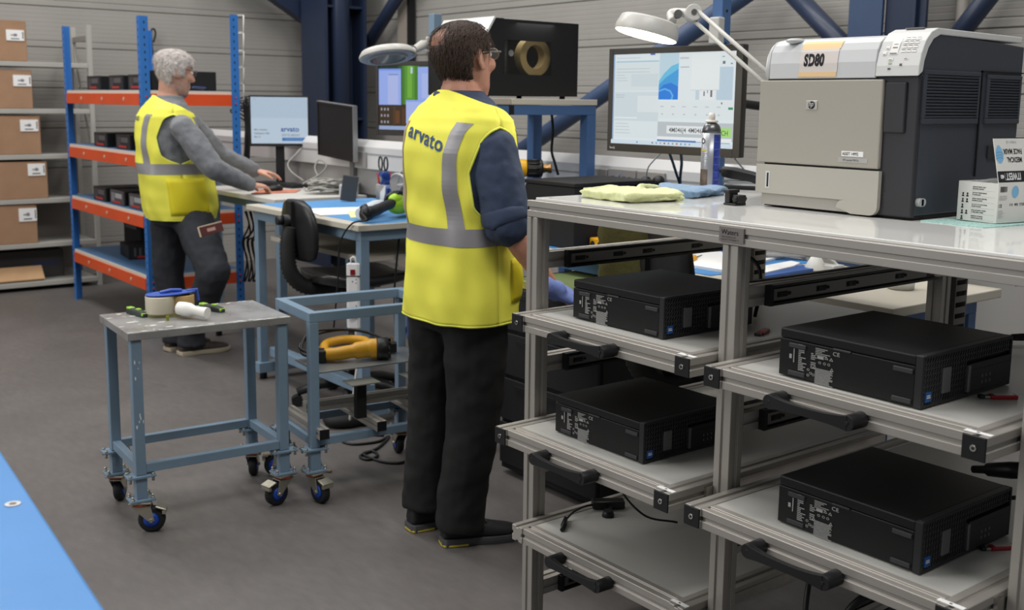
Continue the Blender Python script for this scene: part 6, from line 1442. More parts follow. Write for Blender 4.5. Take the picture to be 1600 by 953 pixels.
def trolley(label, loc, rz, w, d, h, top, legs=0.036, lowz=0.236, sw=(0, 0, 0, 0), insets=(0, 0)):
    t = thing('trolley', label, 'trolley', loc, rz); L = legs
    xs = (0.0 + insets[0], w - L - insets[0]); ys = (0.0 + insets[1], d - L - insets[1])
    for i, (x, y) in enumerate(((xs[0], ys[0]), (xs[1], ys[0]), (xs[1], ys[1]), (xs[0], ys[1]))):
        m = MB(); m.bb((x, y, 0.208), (x + L, y + L, h)); ob('leg', m, M_bluegrey, t, bevel=0.003)
        cx, cy = x + L / 2 - (0.0), y + L / 2
        m = MB(); m.box((cx, cy, 0.204), (0.096, 0.06, 0.008)); ob('flange_plate', m, M_bluegrey, t, bevel=0.001)
        m = MB(); m.bb((cx - 0.019, cy - 0.019, 0.124), (cx + 0.019, cy + 0.019, 0.200)); m.box((cx, cy, 0.120), (0.086, 0.066, 0.008)); ob('extension_post', m, M_bluegrey, t, bevel=0.0015)
        m = MB()
        for sx in (-0.039, 0.039):
            for sy in (-0.021, 0.021):
                m.cyl((cx + sx, cy + sy, 0.208), (cx + sx, cy + sy, 0.214), 0.0068, n=6); m.cyl((cx + sx, cy + sy, 0.186), (cx + sx, cy + sy, 0.200), 0.005, n=6)
                m.cyl((cx + sx * 0.86, cy + sy * 1.1, 0.124), (cx + sx * 0.86, cy + sy * 1.1, 0.139), 0.0042, n=6); m.cyl((cx + sx * 0.86, cy + sy * 1.1, 0.124), (cx + sx * 0.86, cy + sy * 1.1, 0.129), 0.007, n=6)
        ob('bolts', m, M_bolt, t, kind='stuff')
        caster(t, cx, cy, 0.1155, sw[i])
    for a_, b_ in (((xs[0] + L, ys[0] + 0.004), (xs[1], ys[0] + L - 0.004)), ((xs[0] + L, ys[1] + 0.004), (xs[1], ys[1] + L - 0.004)), ((xs[0] + 0.004, ys[0] + L), (xs[0] + L - 0.004, ys[1])), ((xs[1] + 0.004, ys[0] + L), (xs[1] + L - 0.004, ys[1]))):
        m = MB(); m.bb((a_[0], a_[1], lowz - 0.022), (b_[0], b_[1], lowz + 0.010)); ob('lower_rail', m, M_bluegrey, t, bevel=0.002)
    return t
T1 = (1.187, 3.607); R1 = radians(-3.9); W1, DD1, H1 = 0.584, 0.381, 0.715
t1 = trolley('blue grey steel trolley with a bare steel top, nearest the blue table', (T1[0], T1[1], 0), R1, W1, DD1, H1 - 0.03, True, sw=(radians(-25), radians(195), radians(60), radians(60)), insets=(0.012, 0.010))
M_top = mat('worn_steel_top', (176, 176, 176), 0.3, 0.45, noise=0.35, nscale=7, col2=(146, 144, 142), rnoise=0.12)
m = MB(); m.bb((0, 0, H1 - 0.028), (W1, DD1, H1)); ob('steel_top', m, M_top, t1, bevel=0.003)
m = MB(); R = random.Random(2)
for i in range(34):
    x = R.uniform(0.0, W1); y = abs(R.gauss(0.006, 0.006)); s = R.uniform(0.004, 0.016); n = 7; c = Vector((x, y, H1 + 0.0004)); m.add([c + Vector((cos(2 * pi * k / n) * s * R.uniform(.5, 1.4), sin(2 * pi * k / n) * s * R.uniform(.15, .4), 0)) for k in range(n)], [list(range(n))])
for i in range(10):
    x = R.uniform(0.4, W1 - .02); y = DD1 - abs(R.gauss(0.01, 0.012)); s = R.uniform(0.004, 0.014); n = 7; c = Vector((x, y, H1 + 0.0004)); m.add([c + Vector((cos(2 * pi * k / n) * s * R.uniform(.5, 1.4), sin(2 * pi * k / n) * s * R.uniform(.2, .5), 0)) for k in range(n)], [list(range(n))])
for i in range(14):
    x, y = R.uniform(0.0, 0.16), R.uniform(0.0, 0.36); s = R.uniform(0.004, 0.02); n = 7; c = Vector((x, y, H1 + 0.0004)); m.add([c + Vector((cos(2 * pi * k / n) * s * R.uniform(.5, 1.4), sin(2 * pi * k / n) * s * R.uniform(.2, .5), 0)) for k in range(n)], [list(range(n))])
m.v = [Vector((min(max(p.x, 0.002), W1 - 0.002), min(max(p.y, 0.002), DD1 - 0.002), p.z)) for p in m.v]
ob('paint_flecks', m, mat('paint_white', (222, 220, 214), 0.6), t1, kind='stuff')
m = MB()
for i in range(9):
    z = R.uniform(0.35, 0.62); x = R.uniform(0.014, 0.040); s = R.uniform(0.003, 0.009); c = Vector((x + .005, 0.0096, z)); m.add([c + Vector((cos(2 * pi * k / 6) * s * 0.35 * R.uniform(.5, 1.3), 0, sin(2 * pi * k / 6) * s)) for k in range(6)], [list(range(6))])
ob('paint_scratches', m, mat('paint_white', (222, 220, 214), 0.6), t1, kind='stuff')
# tape dispenser
def ontop(u, v): return atz(u, v, H1 + 0.0005)
q = ontop(264, 494)
td = thing('tape_dispenser', 'hand tape dispenser with a cream roll and blue plate on the trolley top', 'tape dispenser', (q.x, q.y, H1 + 0.0005), radians(-20))
M_tape = mat('tape_cream', (196, 188, 168), 0.35)
c = ontop(251, 493); inv = wmat(td).inverted()
m = MB(); cc = inv @ Vector((c.x, c.y, H1 + 0.012)); rr = []
for i in range(37):
    a_ = 2 * pi * i / 36; rr.append([cc + Vector((cos(a_) * r, sin(a_) * r, h)) for r, h in ((0.038, 0.0), (0.052, 0.0), (0.052, 0.062), (0.038, 0.062))])
m.loft(rr, False); ob('tape_roll', m, M_tape, td, bevel=0.002)
d = ontop(285, 490); dd = inv @ Vector((d.x, d.y, H1 + 0.014))
m = MB(); rr = []
for i in range(37):
    a_ = 2 * pi * i / 36; rr.append([dd + Vector((cos(a_) * r, sin(a_) * r, h)) for r, h in ((0.03, 0.0), (0.044, 0.0), (0.044, 0.058), (0.03, 0.058))])
m.loft(rr, False); ob('tape_core', m, mat('core_brown', (176, 146, 96), 0.6), td, bevel=0.002)
m = MB(); out = []
P = [(cc + dd) / 2, (dd - cc)]
ux = P[1].normalized(); uy = Vector((-ux.y, ux.x, 0)); Lh = P[1].length / 2
for k in range(26):
    a_ = 2 * pi * k / 26; x = cos(a_); y = sin(a_); out.append(P[0] + ux * (x * (Lh + 0.052)) + uy * (y * (0.046 - 0.008 * x)) + Vector((0, 0, 0.066)))
m.prism(out, (0, 0, 0), (0, 0, 0.004)); m.tube([P[0] + ux * (Lh + 0.02) + Vector((0, 0, .07)), P[0] + ux * (Lh + 0.055) + Vector((0, 0, .072)), P[0] + ux * (Lh + 0.06) + Vector((0, 0, 0.03))], 0.006, n=8); m.tube([cc + ux * 0.0 + Vector((0, 0, .072)), P[0] + Vector((0, 0, .078)), dd + Vector((0, 0, .074))], 0.007, n=8); ob('blue_plate', m, mat('dispenser_blue', (48, 80, 170), 0.4), td, bevel=0.001)
a_ = inv @ atz(284, 482, H1 + 0.035); b_ = inv @ atz(325, 489, H1 + 0.028); v_ = b_ - a_
m = MB(); m.tube([a_ - v_ * .1, a_ + v_ * 0.1, a_ + v_ * 0.32, a_ + v_ * 0.5, a_ + v_ * 0.98], [0.024, 0.026, 0.025, 0.017, 0.020], n=16, cap=False); m.tube([a_ + v_ * 0.98, a_ + v_ * 0.97, a_ + v_ * 0.6], [0.020, 0.015, 0.012], n=16); ob('handle', m, mat('handle_white', (222, 220, 214), 0.4), td)
m = MB(); f_ = inv @ atz(262, 499, H1 + 0.004); m.bb(f_ + Vector((-0.005, -0.005, -0.004)), f_ + Vector((0.005, 0.005, 0.012))); ob('foot', m, mat('olive_plastic', (120, 130, 30), 0.5), td)
def knife(label, u, v, rz):
    q = ontop(u, v); t = thing('utility_knife', label, 'knife', (q.x, q.y, H1 + 0.0005), rz)
    m = MB(); R_ = []
    for x, hw, h in ((-0.062, 0.008, 0.012), (-0.055, 0.014, 0.02), (-0.02, 0.015, 0.022), (0.03, 0.014, 0.021), (0.055, 0.013, 0.018), (0.064, 0.008, 0.011)): R_.append([Vector((x, -hw, 0)), Vector((x, hw, 0)), Vector((x, hw, h * .7)), Vector((x, hw * .6, h)), Vector((x, -hw * .6, h)), Vector((x, -hw, h * .7))])
    m.loft(R_, True, smooth=False); ob('grip', m, mat('knife_dark', (44, 50, 46), 0.5), t, bevel=0.002)
    m = MB(); lg_ = mat('knife_lime', (146, 196, 52), 0.4); m.bb((-0.060, -0.011, 0.012), (-0.030, 0.011, 0.0235)); ob('end_cap', m, lg_, t, bevel=0.003)
    m = MB(); m.bb((0.004, -0.007, 0.016), (0.026, 0.007, 0.026)); ob('slider', m, lg_, t, bevel=0.002)
    m = MB(); m.bb((0.036, -0.0125, 0.004), (0.062, 0.0125, 0.0150)); ob('nose_piece', m, lg_, t, bevel=0.003)
knife('lime and grey utility knife left of the tape dispenser on the trolley', 214, 492, radians(-82))
knife('lime and grey utility knife right of the tape dispenser on the trolley', 331, 485, radians(-72))
# second trolley, open frame
T2 = (1.826, 3.533); R2 = radians(-5.8); W2, DD2, H2 = 0.555, 0.357, 0.7245
t2 = trolley('open blue grey trolley frame holding aluminium fixtures, behind the nearer man', (T2[0], T2[1], 0), R2, W2, DD2, H2 - 0.036, False, sw=(radians(-75), radians(-60), radians(80), radians(150)))
L = 0.036
for a_, b_ in (((0, 0), (W2, L)), ((0, DD2 - L), (W2, DD2)), ((0, L), (L, DD2 - L)), ((W2 - L, L), (W2, DD2 - L))):
    m = MB(); m.bb((a_[0], a_[1], H2 - 0.036), (b_[0], b_[1], H2)); ob('top_rail', m, M_bluegrey, t2, bevel=0.002)
# aluminium fixtures inside it
fx = thing('aluminium_fixture', 'aluminium profile fixture with a plate inside the open trolley', 'fixture', (T2[0], T2[1], 0.247), R2)
FZ = 0.0
def pbar(name, a_, b_, w=0.04, **k):
    m = MB(); profile_bar(m, a_, b_, w=w); return ob(name, m, M_alu, fx, bevel=0.001, seg=1)
pbar('profile_bar', (0.04, -0.03, 0.02), (0.04, DD2 - 0.02, 0.02)); m = MB(); m.bb((0.021, -0.034, 0.001), (0.059, -0.0302, 0.039)); ob('end_cap', m, M_black, fx)
pbar('profile_bar', (0.27, -0.04, 0.02), (0.27, DD2 - 0.02, 0.02)); m = MB(); m.bb((0.251, -0.044, 0.001), (0.289, -0.0402, 0.039)); ob('end_cap', m, M_black, fx)
pbar('profile_bar', (0.50, 0.02, 0.02), (0.50, DD2 - 0.02, 0.02))
pbar('profile_bar', (0.06, 0.22, 0.06), (0.54, 0.22, 0.06)); pbar('upright_profile', (0.10, 0.22, 0.08), (0.10, 0.22, 0.225)); pbar('upright_profile', (0.44, 0.22, 0.08), (0.44, 0.22, 0.225))
m = MB(); m.box((0.30, 0.19, 0.23), (0.48, 0.24, 0.006)); ob('mounting_plate', m, mat('plate_grey', (150, 154, 156), 0.3, 0.7), fx, bevel=0.001)
for x in (0.22, 0.46):
    m = MB(); m.box((x, 0.03, 0.185), (0.12, 0.09, 0.004)); ob('bracket_plate', m, mat('plate_zinc', (186, 186, 172), 0.3, 0.8), fx)
    m = MB(); m.bb((x - 0.02, 0.03, 0.04), (x + 0.02, 0.06, 0.18)); ob('bracket_post', m, M_matte, fx)
pz = 0.247 + 0.2335
q = atz(560, 562, pz)
g = thing('heat_gun', 'yellow corded heat gun lying on the plate inside the open trolley', 'heat gun', (q.x, q.y, pz), radians(-30))
M_ty = mat('tool_amber', (206, 152, 34), 0.42)
m = MB(); m.tube(cat_rom([(-0.13, -0.02, 0.028), (-0.08, -0.025, 0.032), (-0.02, -0.012, 0.038), (0.04, 0.0, 0.044), (0.075, 0.002, 0.044)], 5), [0.026] * 6 + [0.027] * 5 + [0.034] * 5 + [0.04] * 5, n=16); ob('body', m, M_ty, g)
m = MB(); m.tube(cat_rom([(-0.13, -0.015, 0.03), (-0.13, 0.09, 0.045), (-0.06, 0.125, 0.055), (0.02, 0.09, 0.058), (0.05, 0.02, 0.05)], 6), 0.018, n=12); ob('grip', m, M_ty, g)
m = MB(); m.lathe([(0.042, 0.0), (0.044, 0.008), (0.044, 0.045), (0.036, 0.048), (0.03, 0.04)], (0.072, 0.002, 0.044), axis=(1, 0.02, 0), n=20)
for i in range(8):
    a_ = 2 * pi * i / 8; m.bb((0.112, 0.002 + cos(a_) * 0.034 - 0.006, 0.044 + sin(a_) * 0.034 - 0.006), (0.128, 0.002 + cos(a_) * 0.034 + 0.006, 0.044 + sin(a_) * 0.034 + 0.006))
ob('barrel_guard', m, M_black, g)
m = MB()
for i in range(6): a_ = 2 * pi * i / 6; m.cyl((0.112, 0.002 + cos(a_) * 0.016, 0.044 + sin(a_) * 0.016), (0.124, 0.002 + cos(a_) * 0.016, 0.044 + sin(a_) * 0.016), 0.0045, n=8)
ob('nozzle_pins', m, mat('pin_brass', (196, 160, 92), 0.3, 0.8), g)
m = MB(); m.bb((-0.16, -0.05, 0.0), (-0.125, 0.01, 0.05)); ob('switch_block', m, M_black, g, bevel=0.006)
m = MB(); m.tube(cat_rom([(-0.15, -0.02, 0.02), (-0.22, 0.0, 0.03), (-0.2, 0.08, 0.09), (-0.1, 0.12, 0.10), (0.02, 0.12, 0.09), (0.10, 0.10, 0.06), (0.14, 0.1, 0.03)], 7), 0.0055, n=8); m.tube(cat_rom([(-0.16, -0.01, 0.02), (-0.23, 0.02, 0.05), (-0.18, 0.10, 0.08), (-0.06, 0.13, 0.095), (0.05, 0.115, 0.08), (0.15, 0.1, 0.03)], 7), 0.0055, n=8); ob('cord', m, M_cable, g)
m = MB(); m.bb((0.12, 0.085, 0.005), (0.155, 0.125, 0.045)); ob('mains_plug', m, M_black, g, bevel=0.004)
m = MB()
for i in range(3): m.bb((0.128 + 0.008 * (i % 2), 0.09 + i * 0.013, 0.045), (0.133 + 0.008 * (i % 2), 0.095 + i * 0.013, 0.065))
ob('plug_pins', m, mat('pin_brass', (196, 160, 92), 0.3, 0.8), g)
# cable coil on the floor below the open trolley
pz = 0.006; P = lambda u, v: atz(u, v, pz)
cable('black cable coiled on the floor under the open trolley', [P(600, 680), P(570, 680), P(545, 684), P(536, 690), P(555, 694), P(590, 690), P(608, 682), P(590, 700), P(563, 712), P(575, 718), P(590, 712), P(582, 705), P(568, 710), P(600, 722), P(630, 722), P(638, 710), P(636, 690)], 0.006)
t = thing('floor_pedal', 'dark rubber item on the floor under the open trolley', 'pedal', tuple(atz(545, 662, 0)))
m = MB(); m.sphere((0, 0, 0.03), (0.13, 0.09, 0.05), 16, 8); m.v = [Vector((p.x, p.y, max(p.z, 0))) for p in m.v]; ob('body', m, M_matte, t)
# blue crate on edge behind the frame
t = thing('blue_bag', 'blue bag hanging under the middle bench beside the nearer man', 'bag', tuple(atd(643, 505, 5.12)))
m = MB(); m.box((0.05, 0, 0.0), (0.12, 0.1, 0.2)); ob('bag_body', m, mat('bag_blue', (52, 92, 170), 0.6, bump=0.3, bscale=20), t, bevel=0.03)
m = MB(); m.tube([(0.02, 0, 0.09), (0.03, 0, 0.86 - t.location.z)], 0.006, n=6); m.tube([(0.08, 0, 0.09), (0.07, 0, 0.86 - t.location.z)], 0.006, n=6); ob('straps', m, mat('bag_blue', (52, 92, 170), 0.6), t, kind='stuff')

# ------------------------------------------------------------------ blue table, bottom left corner
BTZ = 0.95
A, B = atz(0, 702, BTZ), atz(165, 953, BTZ)
d = (B - A).normalized(); n = Vector((-d.y, d.x, 0)) * -1
if n.dot(Vector((-1, 0, 0))) < 0: n = -n
A2 = A - d * 0.5; B2 = B + d * 0.55
t = thing('blue_table', 'bright blue table top filling the lower left corner', 'table', ((A2.x + B2.x) / 2, (A2.y + B2.y) / 2, 0))
M_bt = mat('blue_table_top', (74, 138, 202), 0.4, noise=0.10, nscale=4, rnoise=0.1)
m = MB(); m.prism([A2, B2, B2 + n * 0.75, A2 + n * 0.75], (0, 0, 0), (0, 0, -0.028)); ob('table_top', m, M_bt, t, world=True, bevel=0.004)
c = atz(20, 787, BTZ + 0.0006); m = MB(); m.lathe([(0.011, 0), (0.010, 0.0004)], c, n=20); m.lathe([(0.005, 0.0005), (0.004, 0.0008)], c, n=14, m=1); ob('screw_hole', m, [mat('ring_pale', (206, 206, 206), 0.5), mat('hole_brown', (120, 104, 88), 0.6)], t, world=True)
for f in (0.06, 0.94):
    for s in (0.05, 0.68):
        q = A2 + (B2 - A2) * f + n * s; m = MB(); m.bb((q.x - 0.02, q.y - 0.02, 0), (q.x + 0.02, q.y + 0.02, BTZ - 0.028)); ob('leg', m, M_bluegrey, t, world=True)
# bit of debris on the floor
p = atz(515, 738, 0.0); m = MB(); m.sphere((0, 0, 0.006), (0.012, 0.008, 0.006), 8, 5); single('floor_scrap', m, mat('scrap_tan', (150, 120, 80), 0.6), 'small tan scrap on the floor right of the trolley castors', 'scrap', (p.x, p.y, 0))
# ------------------------------------------------------------------ people
def supring(c, hx, hy, p=0.75, n=28, z=None, ux=Vector((1, 0, 0)), uy=Vector((0, 1, 0))):
    out = []
    for k in range(n):
        a = 2 * pi * k / n; ca, sa = cos(a), sin(a)
        out.append(Vector(c) + ux * (hx * math.copysign(abs(ca) ** p, ca)) + uy * (hy * math.copysign(abs(sa) ** p, sa)))
    return out
def limb(mb, pts, rad, n=16):
    mb.tube(pts, rad, n=n); mb.sphere(pts[0], rad[0], 14, 9); mb.sphere(pts[-1], rad[-1], 14, 9)
def soft(o, vox, it=6, fac=0.5, noise=None):
    r = o.modifiers.new('remesh', 'REMESH'); r.mode = 'VOXEL'; r.voxel_size = vox; r.use_smooth_shade = True
    s = o.modifiers.new('smooth', 'SMOOTH'); s.iterations = it; s.factor = fac
    if noise:
        tx = bpy.data.textures.new('folds', 'CLOUDS'); tx.noise_scale = noise[0]; tx.noise_depth = 1
        d = o.modifiers.new('folds', 'DISPLACE'); d.texture = tx; d.strength = noise[1]; d.mid_level = 0.5; d.texture_coords = 'LOCAL'
    return o
M_vest = mat('hi_vis_yellow', (238, 234, 84), 0.65, noise=0.06, nscale=5, bump=0.12, bscale=9, emit=(190, 205, 20), estr=0.0)
M_vedge = mat('hi_vis_edge', (236, 240, 96), 0.6)
M_refl = mat('reflective_grey', (150, 148, 150), 0.4, 0.15, noise=0.06, nscale=12)
M_reflw = mat('reflective_tan', (176, 158, 136), 0.45, 0.1)
M_pock = mat('hi_vis_pocket', (222, 208, 36), 0.65, bump=0.15, bscale=14)
M_logo = mat('vest_logo_navy', (52, 78, 124), 0.7)
HEAD = [(-0.114, .072, .036, .016), (-.104, .086, .010, .034), (-.078, .091, -.026, .050), (-.045, .090, -.052, .060), (-.012, .090, -.074, .068), (.022, .088, -.090, .0745), (.052, .093, -.098, .077), (.080, .082, -.092, .070), (.100, .056, -.068, .052), (.111, .022, -.032, .024), (.1135, .0, -.01, .008)]
def head_rings(grow=0.0, n=40):
    return [supring(((xf + xb) / 2, 0, z + grow * (z / 0.11) * 0.9), (xf - xb) / 2 + grow, hw + grow, 0.92, n) for z, xf, xb, hw in HEAD]
def head_mb(HM):
    m = MB(); m.loft(head_rings(), True)
    nose = [[Vector((.082, -.012, .038)), Vector((.082, .012, .038)), Vector((.096, .004, .036)), Vector((.096, -.004, .036))], [Vector((.082, -.013, .005)), Vector((.082, .013, .005)), Vector((.111, .006, .006)), Vector((.111, -.006, .006))],
            [Vector((.082, -.018, -.018)), Vector((.082, .018, -.018)), Vector((.122, .009, -.016)), Vector((.122, -.009, -.016))], [Vector((.082, -.015, -.030)), Vector((.082, .015, -.030)), Vector((.112, .007, -.028)), Vector((.112, -.007, -.028))]]
    m.loft(nose, True)
    m.sphere((.086, 0, .050), (.013, .050, .009), 14, 8); m.sphere((.093, 0, -.052), (.007, .024, .006), 12, 6); m.sphere((.092, 0, -.063), (.007, .021, .006), 12, 6); m.sphere((.078, 0, -.098), (.016, .022, .014), 12, 8)
    for s in (-1, 1):
        m.sphere((.066, s * .046, -.010), (.026, .020, .022), 12, 8)
        e = MB(); e.sphere((0, 0, 0), (.019, .007, .034), 14, 8); e.sphere((.010, s * .003, -.022), (.010, .006, .012), 10, 6); e.xf(Matrix.Translation((-.010, s * .080, .006)) @ Matrix.Rotation(s * radians(-18), 4, 'Z') @ Matrix.Rotation(radians(-10), 4, 'Y')); m.join(e)
    return m.xf(HM)
def hand(mb, w, fwd, back, thumb_side, curl=(0.3, 0.45, 0.35), sc=1.0, spread=0.05):
    """palm and five fingers growing from wrist w; back = normal of the back of the hand, thumb_side = unit vector to the thumb"""
    w = Vector(w); f = Vector(fwd).normalized(); b = Vector(back); b = (b - f * b.dot(f)).normalized(); s = b.cross(f)
    if s.dot(Vector(thumb_side)) < 0: s = -s
    R_ = []
    for d, hw, th in ((-.012, .027, .020), (.0, .028, .018), (.03, .036, .016), (.06, .041, .0145), (.088, .040, .012), (.097, .036, .009)):
        R_.append(supring(w + f * d * sc, hw * sc, th * sc, 0.8, 14, ux=s, uy=b))
    mb.loft(R_, True)
    for i, (off, L, r) in enumerate(((.029, .074, .0094), (.0095, .082, .0096), (-.0105, .077, .0093), (-.029, .060, .0082))):
        p = w + f * (.085 if i in (1, 2) else .080) * sc + s * off * sc; d = (f + s * (off * spread * 30)).normalized(); pts = [p]; a = 0
        for k, (fr, cu) in enumerate(zip((.46, .30, .24), curl)):
            a += cu * (1 + 0.08 * i); dd = (d * cos(a) - b * sin(a)); p = p + dd * L * fr * sc; pts.append(p)
        limb(mb, pts, [r * sc, r * .96 * sc, r * .88 * sc, r * .72 * sc], 10)
    p = w + f * .022 * sc + s * .026 * sc - b * .006 * sc; d = (f * .75 + s * .62 - b * .25).normalized(); q = p + d * .042 * sc; d2 = (f * .92 + s * .2 - b * .3).normalized()
    limb(mb, [p, q, q + d2 * .030 * sc, q + (d2 - b * .1) * .052 * sc], [.0135 * sc, .0115 * sc, .0105 * sc, .0085 * sc], 10)
def interp(rows, z):
    """rows sorted by z: (z, cx, hx, hy)"""
    if z <= rows[0][0]: return rows[0][1:]
    for a, b in zip(rows, rows[1:]):
        if z <= b[0]:
            t = (z - a[0]) / (b[0] - a[0]); t = t * t * (3 - 2 * t) * 0.5 + t * 0.5; return tuple(a[i] + (b[i] - a[i]) * t for i in (1, 2, 3))
    return rows[-1][1:]
VP = 0.80
def vest_pt(rows, th, z, off=0.0, fold=0.0):
    ca, sa = cos(th), sin(th); zt = rows[-1][0]; zb = zt - .125
    if z > zb: z = zb + (z - zb) * (0.62 - 0.38 * ca if ca < 0 else 0.62 - 0.5 * ca)
    cx, hx, hy = interp(rows, z)
    f = fold * ((0.5 * sin(3 * th + z * 9) + 0.6 * sin(7 * th - z * 14 + 1.0) + 0.5 * sin(11 * th + 4 * sin(z * 8))) * (0.4 + 1.3 * max(0, 1.1 - z)) + 0.7 * sin(z * 38 + 3 * th) * max(0, 1 - abs(z - 1.12) * 5))
    k = off + f
    return Vector((cx + (hx + k) * math.copysign(abs(ca) ** VP, ca), (hy + k) * math.copysign(abs(sa) ** VP, sa), z))
def vest_th(rows, y, z, back=True):
    """angle on the ring at z where its y equals y"""
    cx, hx, hy = interp(rows, z); s = min(1, abs(y) / hy) ** (1 / VP); a = math.asin(min(1, s)) * (1 if y > 0 else -1)
    return pi - a if back else a
def make_vest(t, rows, zbot, ztop, FO, band_z, band_y, logo=None, pocket=None, arm=(1.12, 1.18, 1.28, 1.37, 1.43, 56)):
    z1, z2, z3, z4, z5, wmin = arm
    def wid(z):
        if z <= z1: return 90
        if z < z2: return 90 + (wmin + 6 - 90) * sin((z - z1) / (z2 - z1) * pi / 2)
        if z < z3: return wmin + 6 - 6 * (z - z2) / (z3 - z2)
        if z < z4: return wmin + 12 * (z - z3) / (z4 - z3)
        if z < z5: return wmin + 12 + (90 - wmin - 12) * ((z - z4) / (z5 - z4)) ** 1.5
        return 90
    m = MB(); NZ = 70; NT = 44; edges = []
    zs = [zbot + (ztop - zbot) * i / NZ for i in range(NZ + 1)]
    for c0 in (0, pi):
        g = []
        for z in zs:
            w = radians(wid(z)); g.append([vest_pt(rows, c0 - w + 2 * w * k / NT, z, 0, FO) for k in range(NT + 1)])
        vs = [p for r in g for p in r]; n = NT + 1
        m.add(vs, [(i * n + k, i * n + k + 1, (i + 1) * n + k + 1, (i + 1) * n + k) for i in range(NZ) for k in range(NT)], 0, True)
        for side in (0, NT): edges.append([g[i][side] for i in range(NZ + 1) if zs[i] >= z1 - 0.012 and zs[i] <= z5 + 0.004])
        if c0 == pi: hem_b = g[0]
        else: hem_f = g[0]
    v = ob('hi_vis_vest', m, M_vest, t); sd = v.modifiers.new('cloth', 'SOLIDIFY'); sd.thickness = 0.003; sd.offset = 1
    for e in (edges[0] + edges[3][::-1], edges[1] + edges[2][::-1], hem_f + hem_b[1:]):
        m = MB(); m.tube(e, 0.0045, n=6); ob('vest_binding', m, M_vedge, v)
    m = MB(); z0, z1_ = band_z; N = 72
    A = [vest_pt(rows, 2 * pi * k / N, z0, .0045, FO) for k in range(N)]; Am = [vest_pt(rows, 2 * pi * k / N, (z0 + z1_) / 2, .0045, FO) for k in range(N)]; B = [vest_pt(rows, 2 * pi * k / N, z1_, .0045, FO) for k in range(N)]
    m.loft([A, Am, B], False); ob('reflective_band', m, M_refl, v)
    for s in (1, -1):
        for back in (True, False):
            m = MB(); pr_ = None; k = 0; z = z1_ - 0.002
            while z < ztop - 0.02:
                cx, hx, hy = interp(rows, z)
                yc = band_y + .016 - .016 * min(1, max(0, (z - 1.08) / .14)) + .030 * max(0, (z - 1.30) / .15) ** 1.5
                if yc + 0.030 > hy or z > rows[-1][0] - .086: break
                row = [vest_pt(rows, vest_th(rows, s * (yc + d), z, back), z, .0045, FO) for d in (-0.024, -0.008, 0.008, 0.024)]
                if pr_:
                    m.add(pr_ + row, [(i, i + 1, 5 + i, 4 + i) for i in range(3)], 0, True)
                pr_ = row; z += 0.014
            if m.v: ob('reflective_strap', m, M_reflw if (s > 0 and back) else M_refl, v)
    if logo:
        txt, size, y0, z0, sl = logo
        tm = text_mb(txt, size, bold=size * 0.018, spacing=1.08); w = max(p.x for p in tm.v)
        out = MB()
        bm = bmesh.new(); vs = [bm.verts.new(p) for p in tm.v]
        for f in tm.f:
            try: bm.faces.new([vs[i] for i in f])
            except ValueError: pass
        bmesh.ops.subdivide_edges(bm, edges=[e for e in bm.edges if e.calc_length() > 0.012], cuts=1); bmesh.ops.triangulate(bm, faces=bm.faces[:])
        bm.verts.index_update()
        for q in bm.verts:
            y = y0 - (q.co.x - w / 2); z = z0 + q.co.y - sl * (q.co.x - w / 2); out.v.append(vest_pt(rows, vest_th(rows, y, z, True), z, .0055, FO))
        for f in bm.faces: out.f.append([q.index for q in f.verts]); out.m.append(0); out.sm.append(False)
        bm.free(); ob('vest_lettering', out, M_logo, v)
    if pocket:
        a0, a1, pz0, pz1 = pocket; m = MB(); g = []
        for i in range(9):
            z = pz0 + (pz1 - pz0) * i / 8; g.append([vest_pt(rows, a0 + (a1 - a0) * k / 8, z, .006 + .010 * sin(pi * i / 8) * sin(pi * k / 8), FO) for k in range(9)])
        m.add([p for r in g for p in r], [(i * 9 + k, i * 9 + k + 1, (i + 1) * 9 + k + 1, (i + 1) * 9 + k) for i in range(8) for k in range(8)], 0, True)
        p_ = ob('vest_pocket', m, M_pock, v); sd = p_.modifiers.new('cloth', 'SOLIDIFY'); sd.thickness = 0.008; sd.offset = -1
    return v
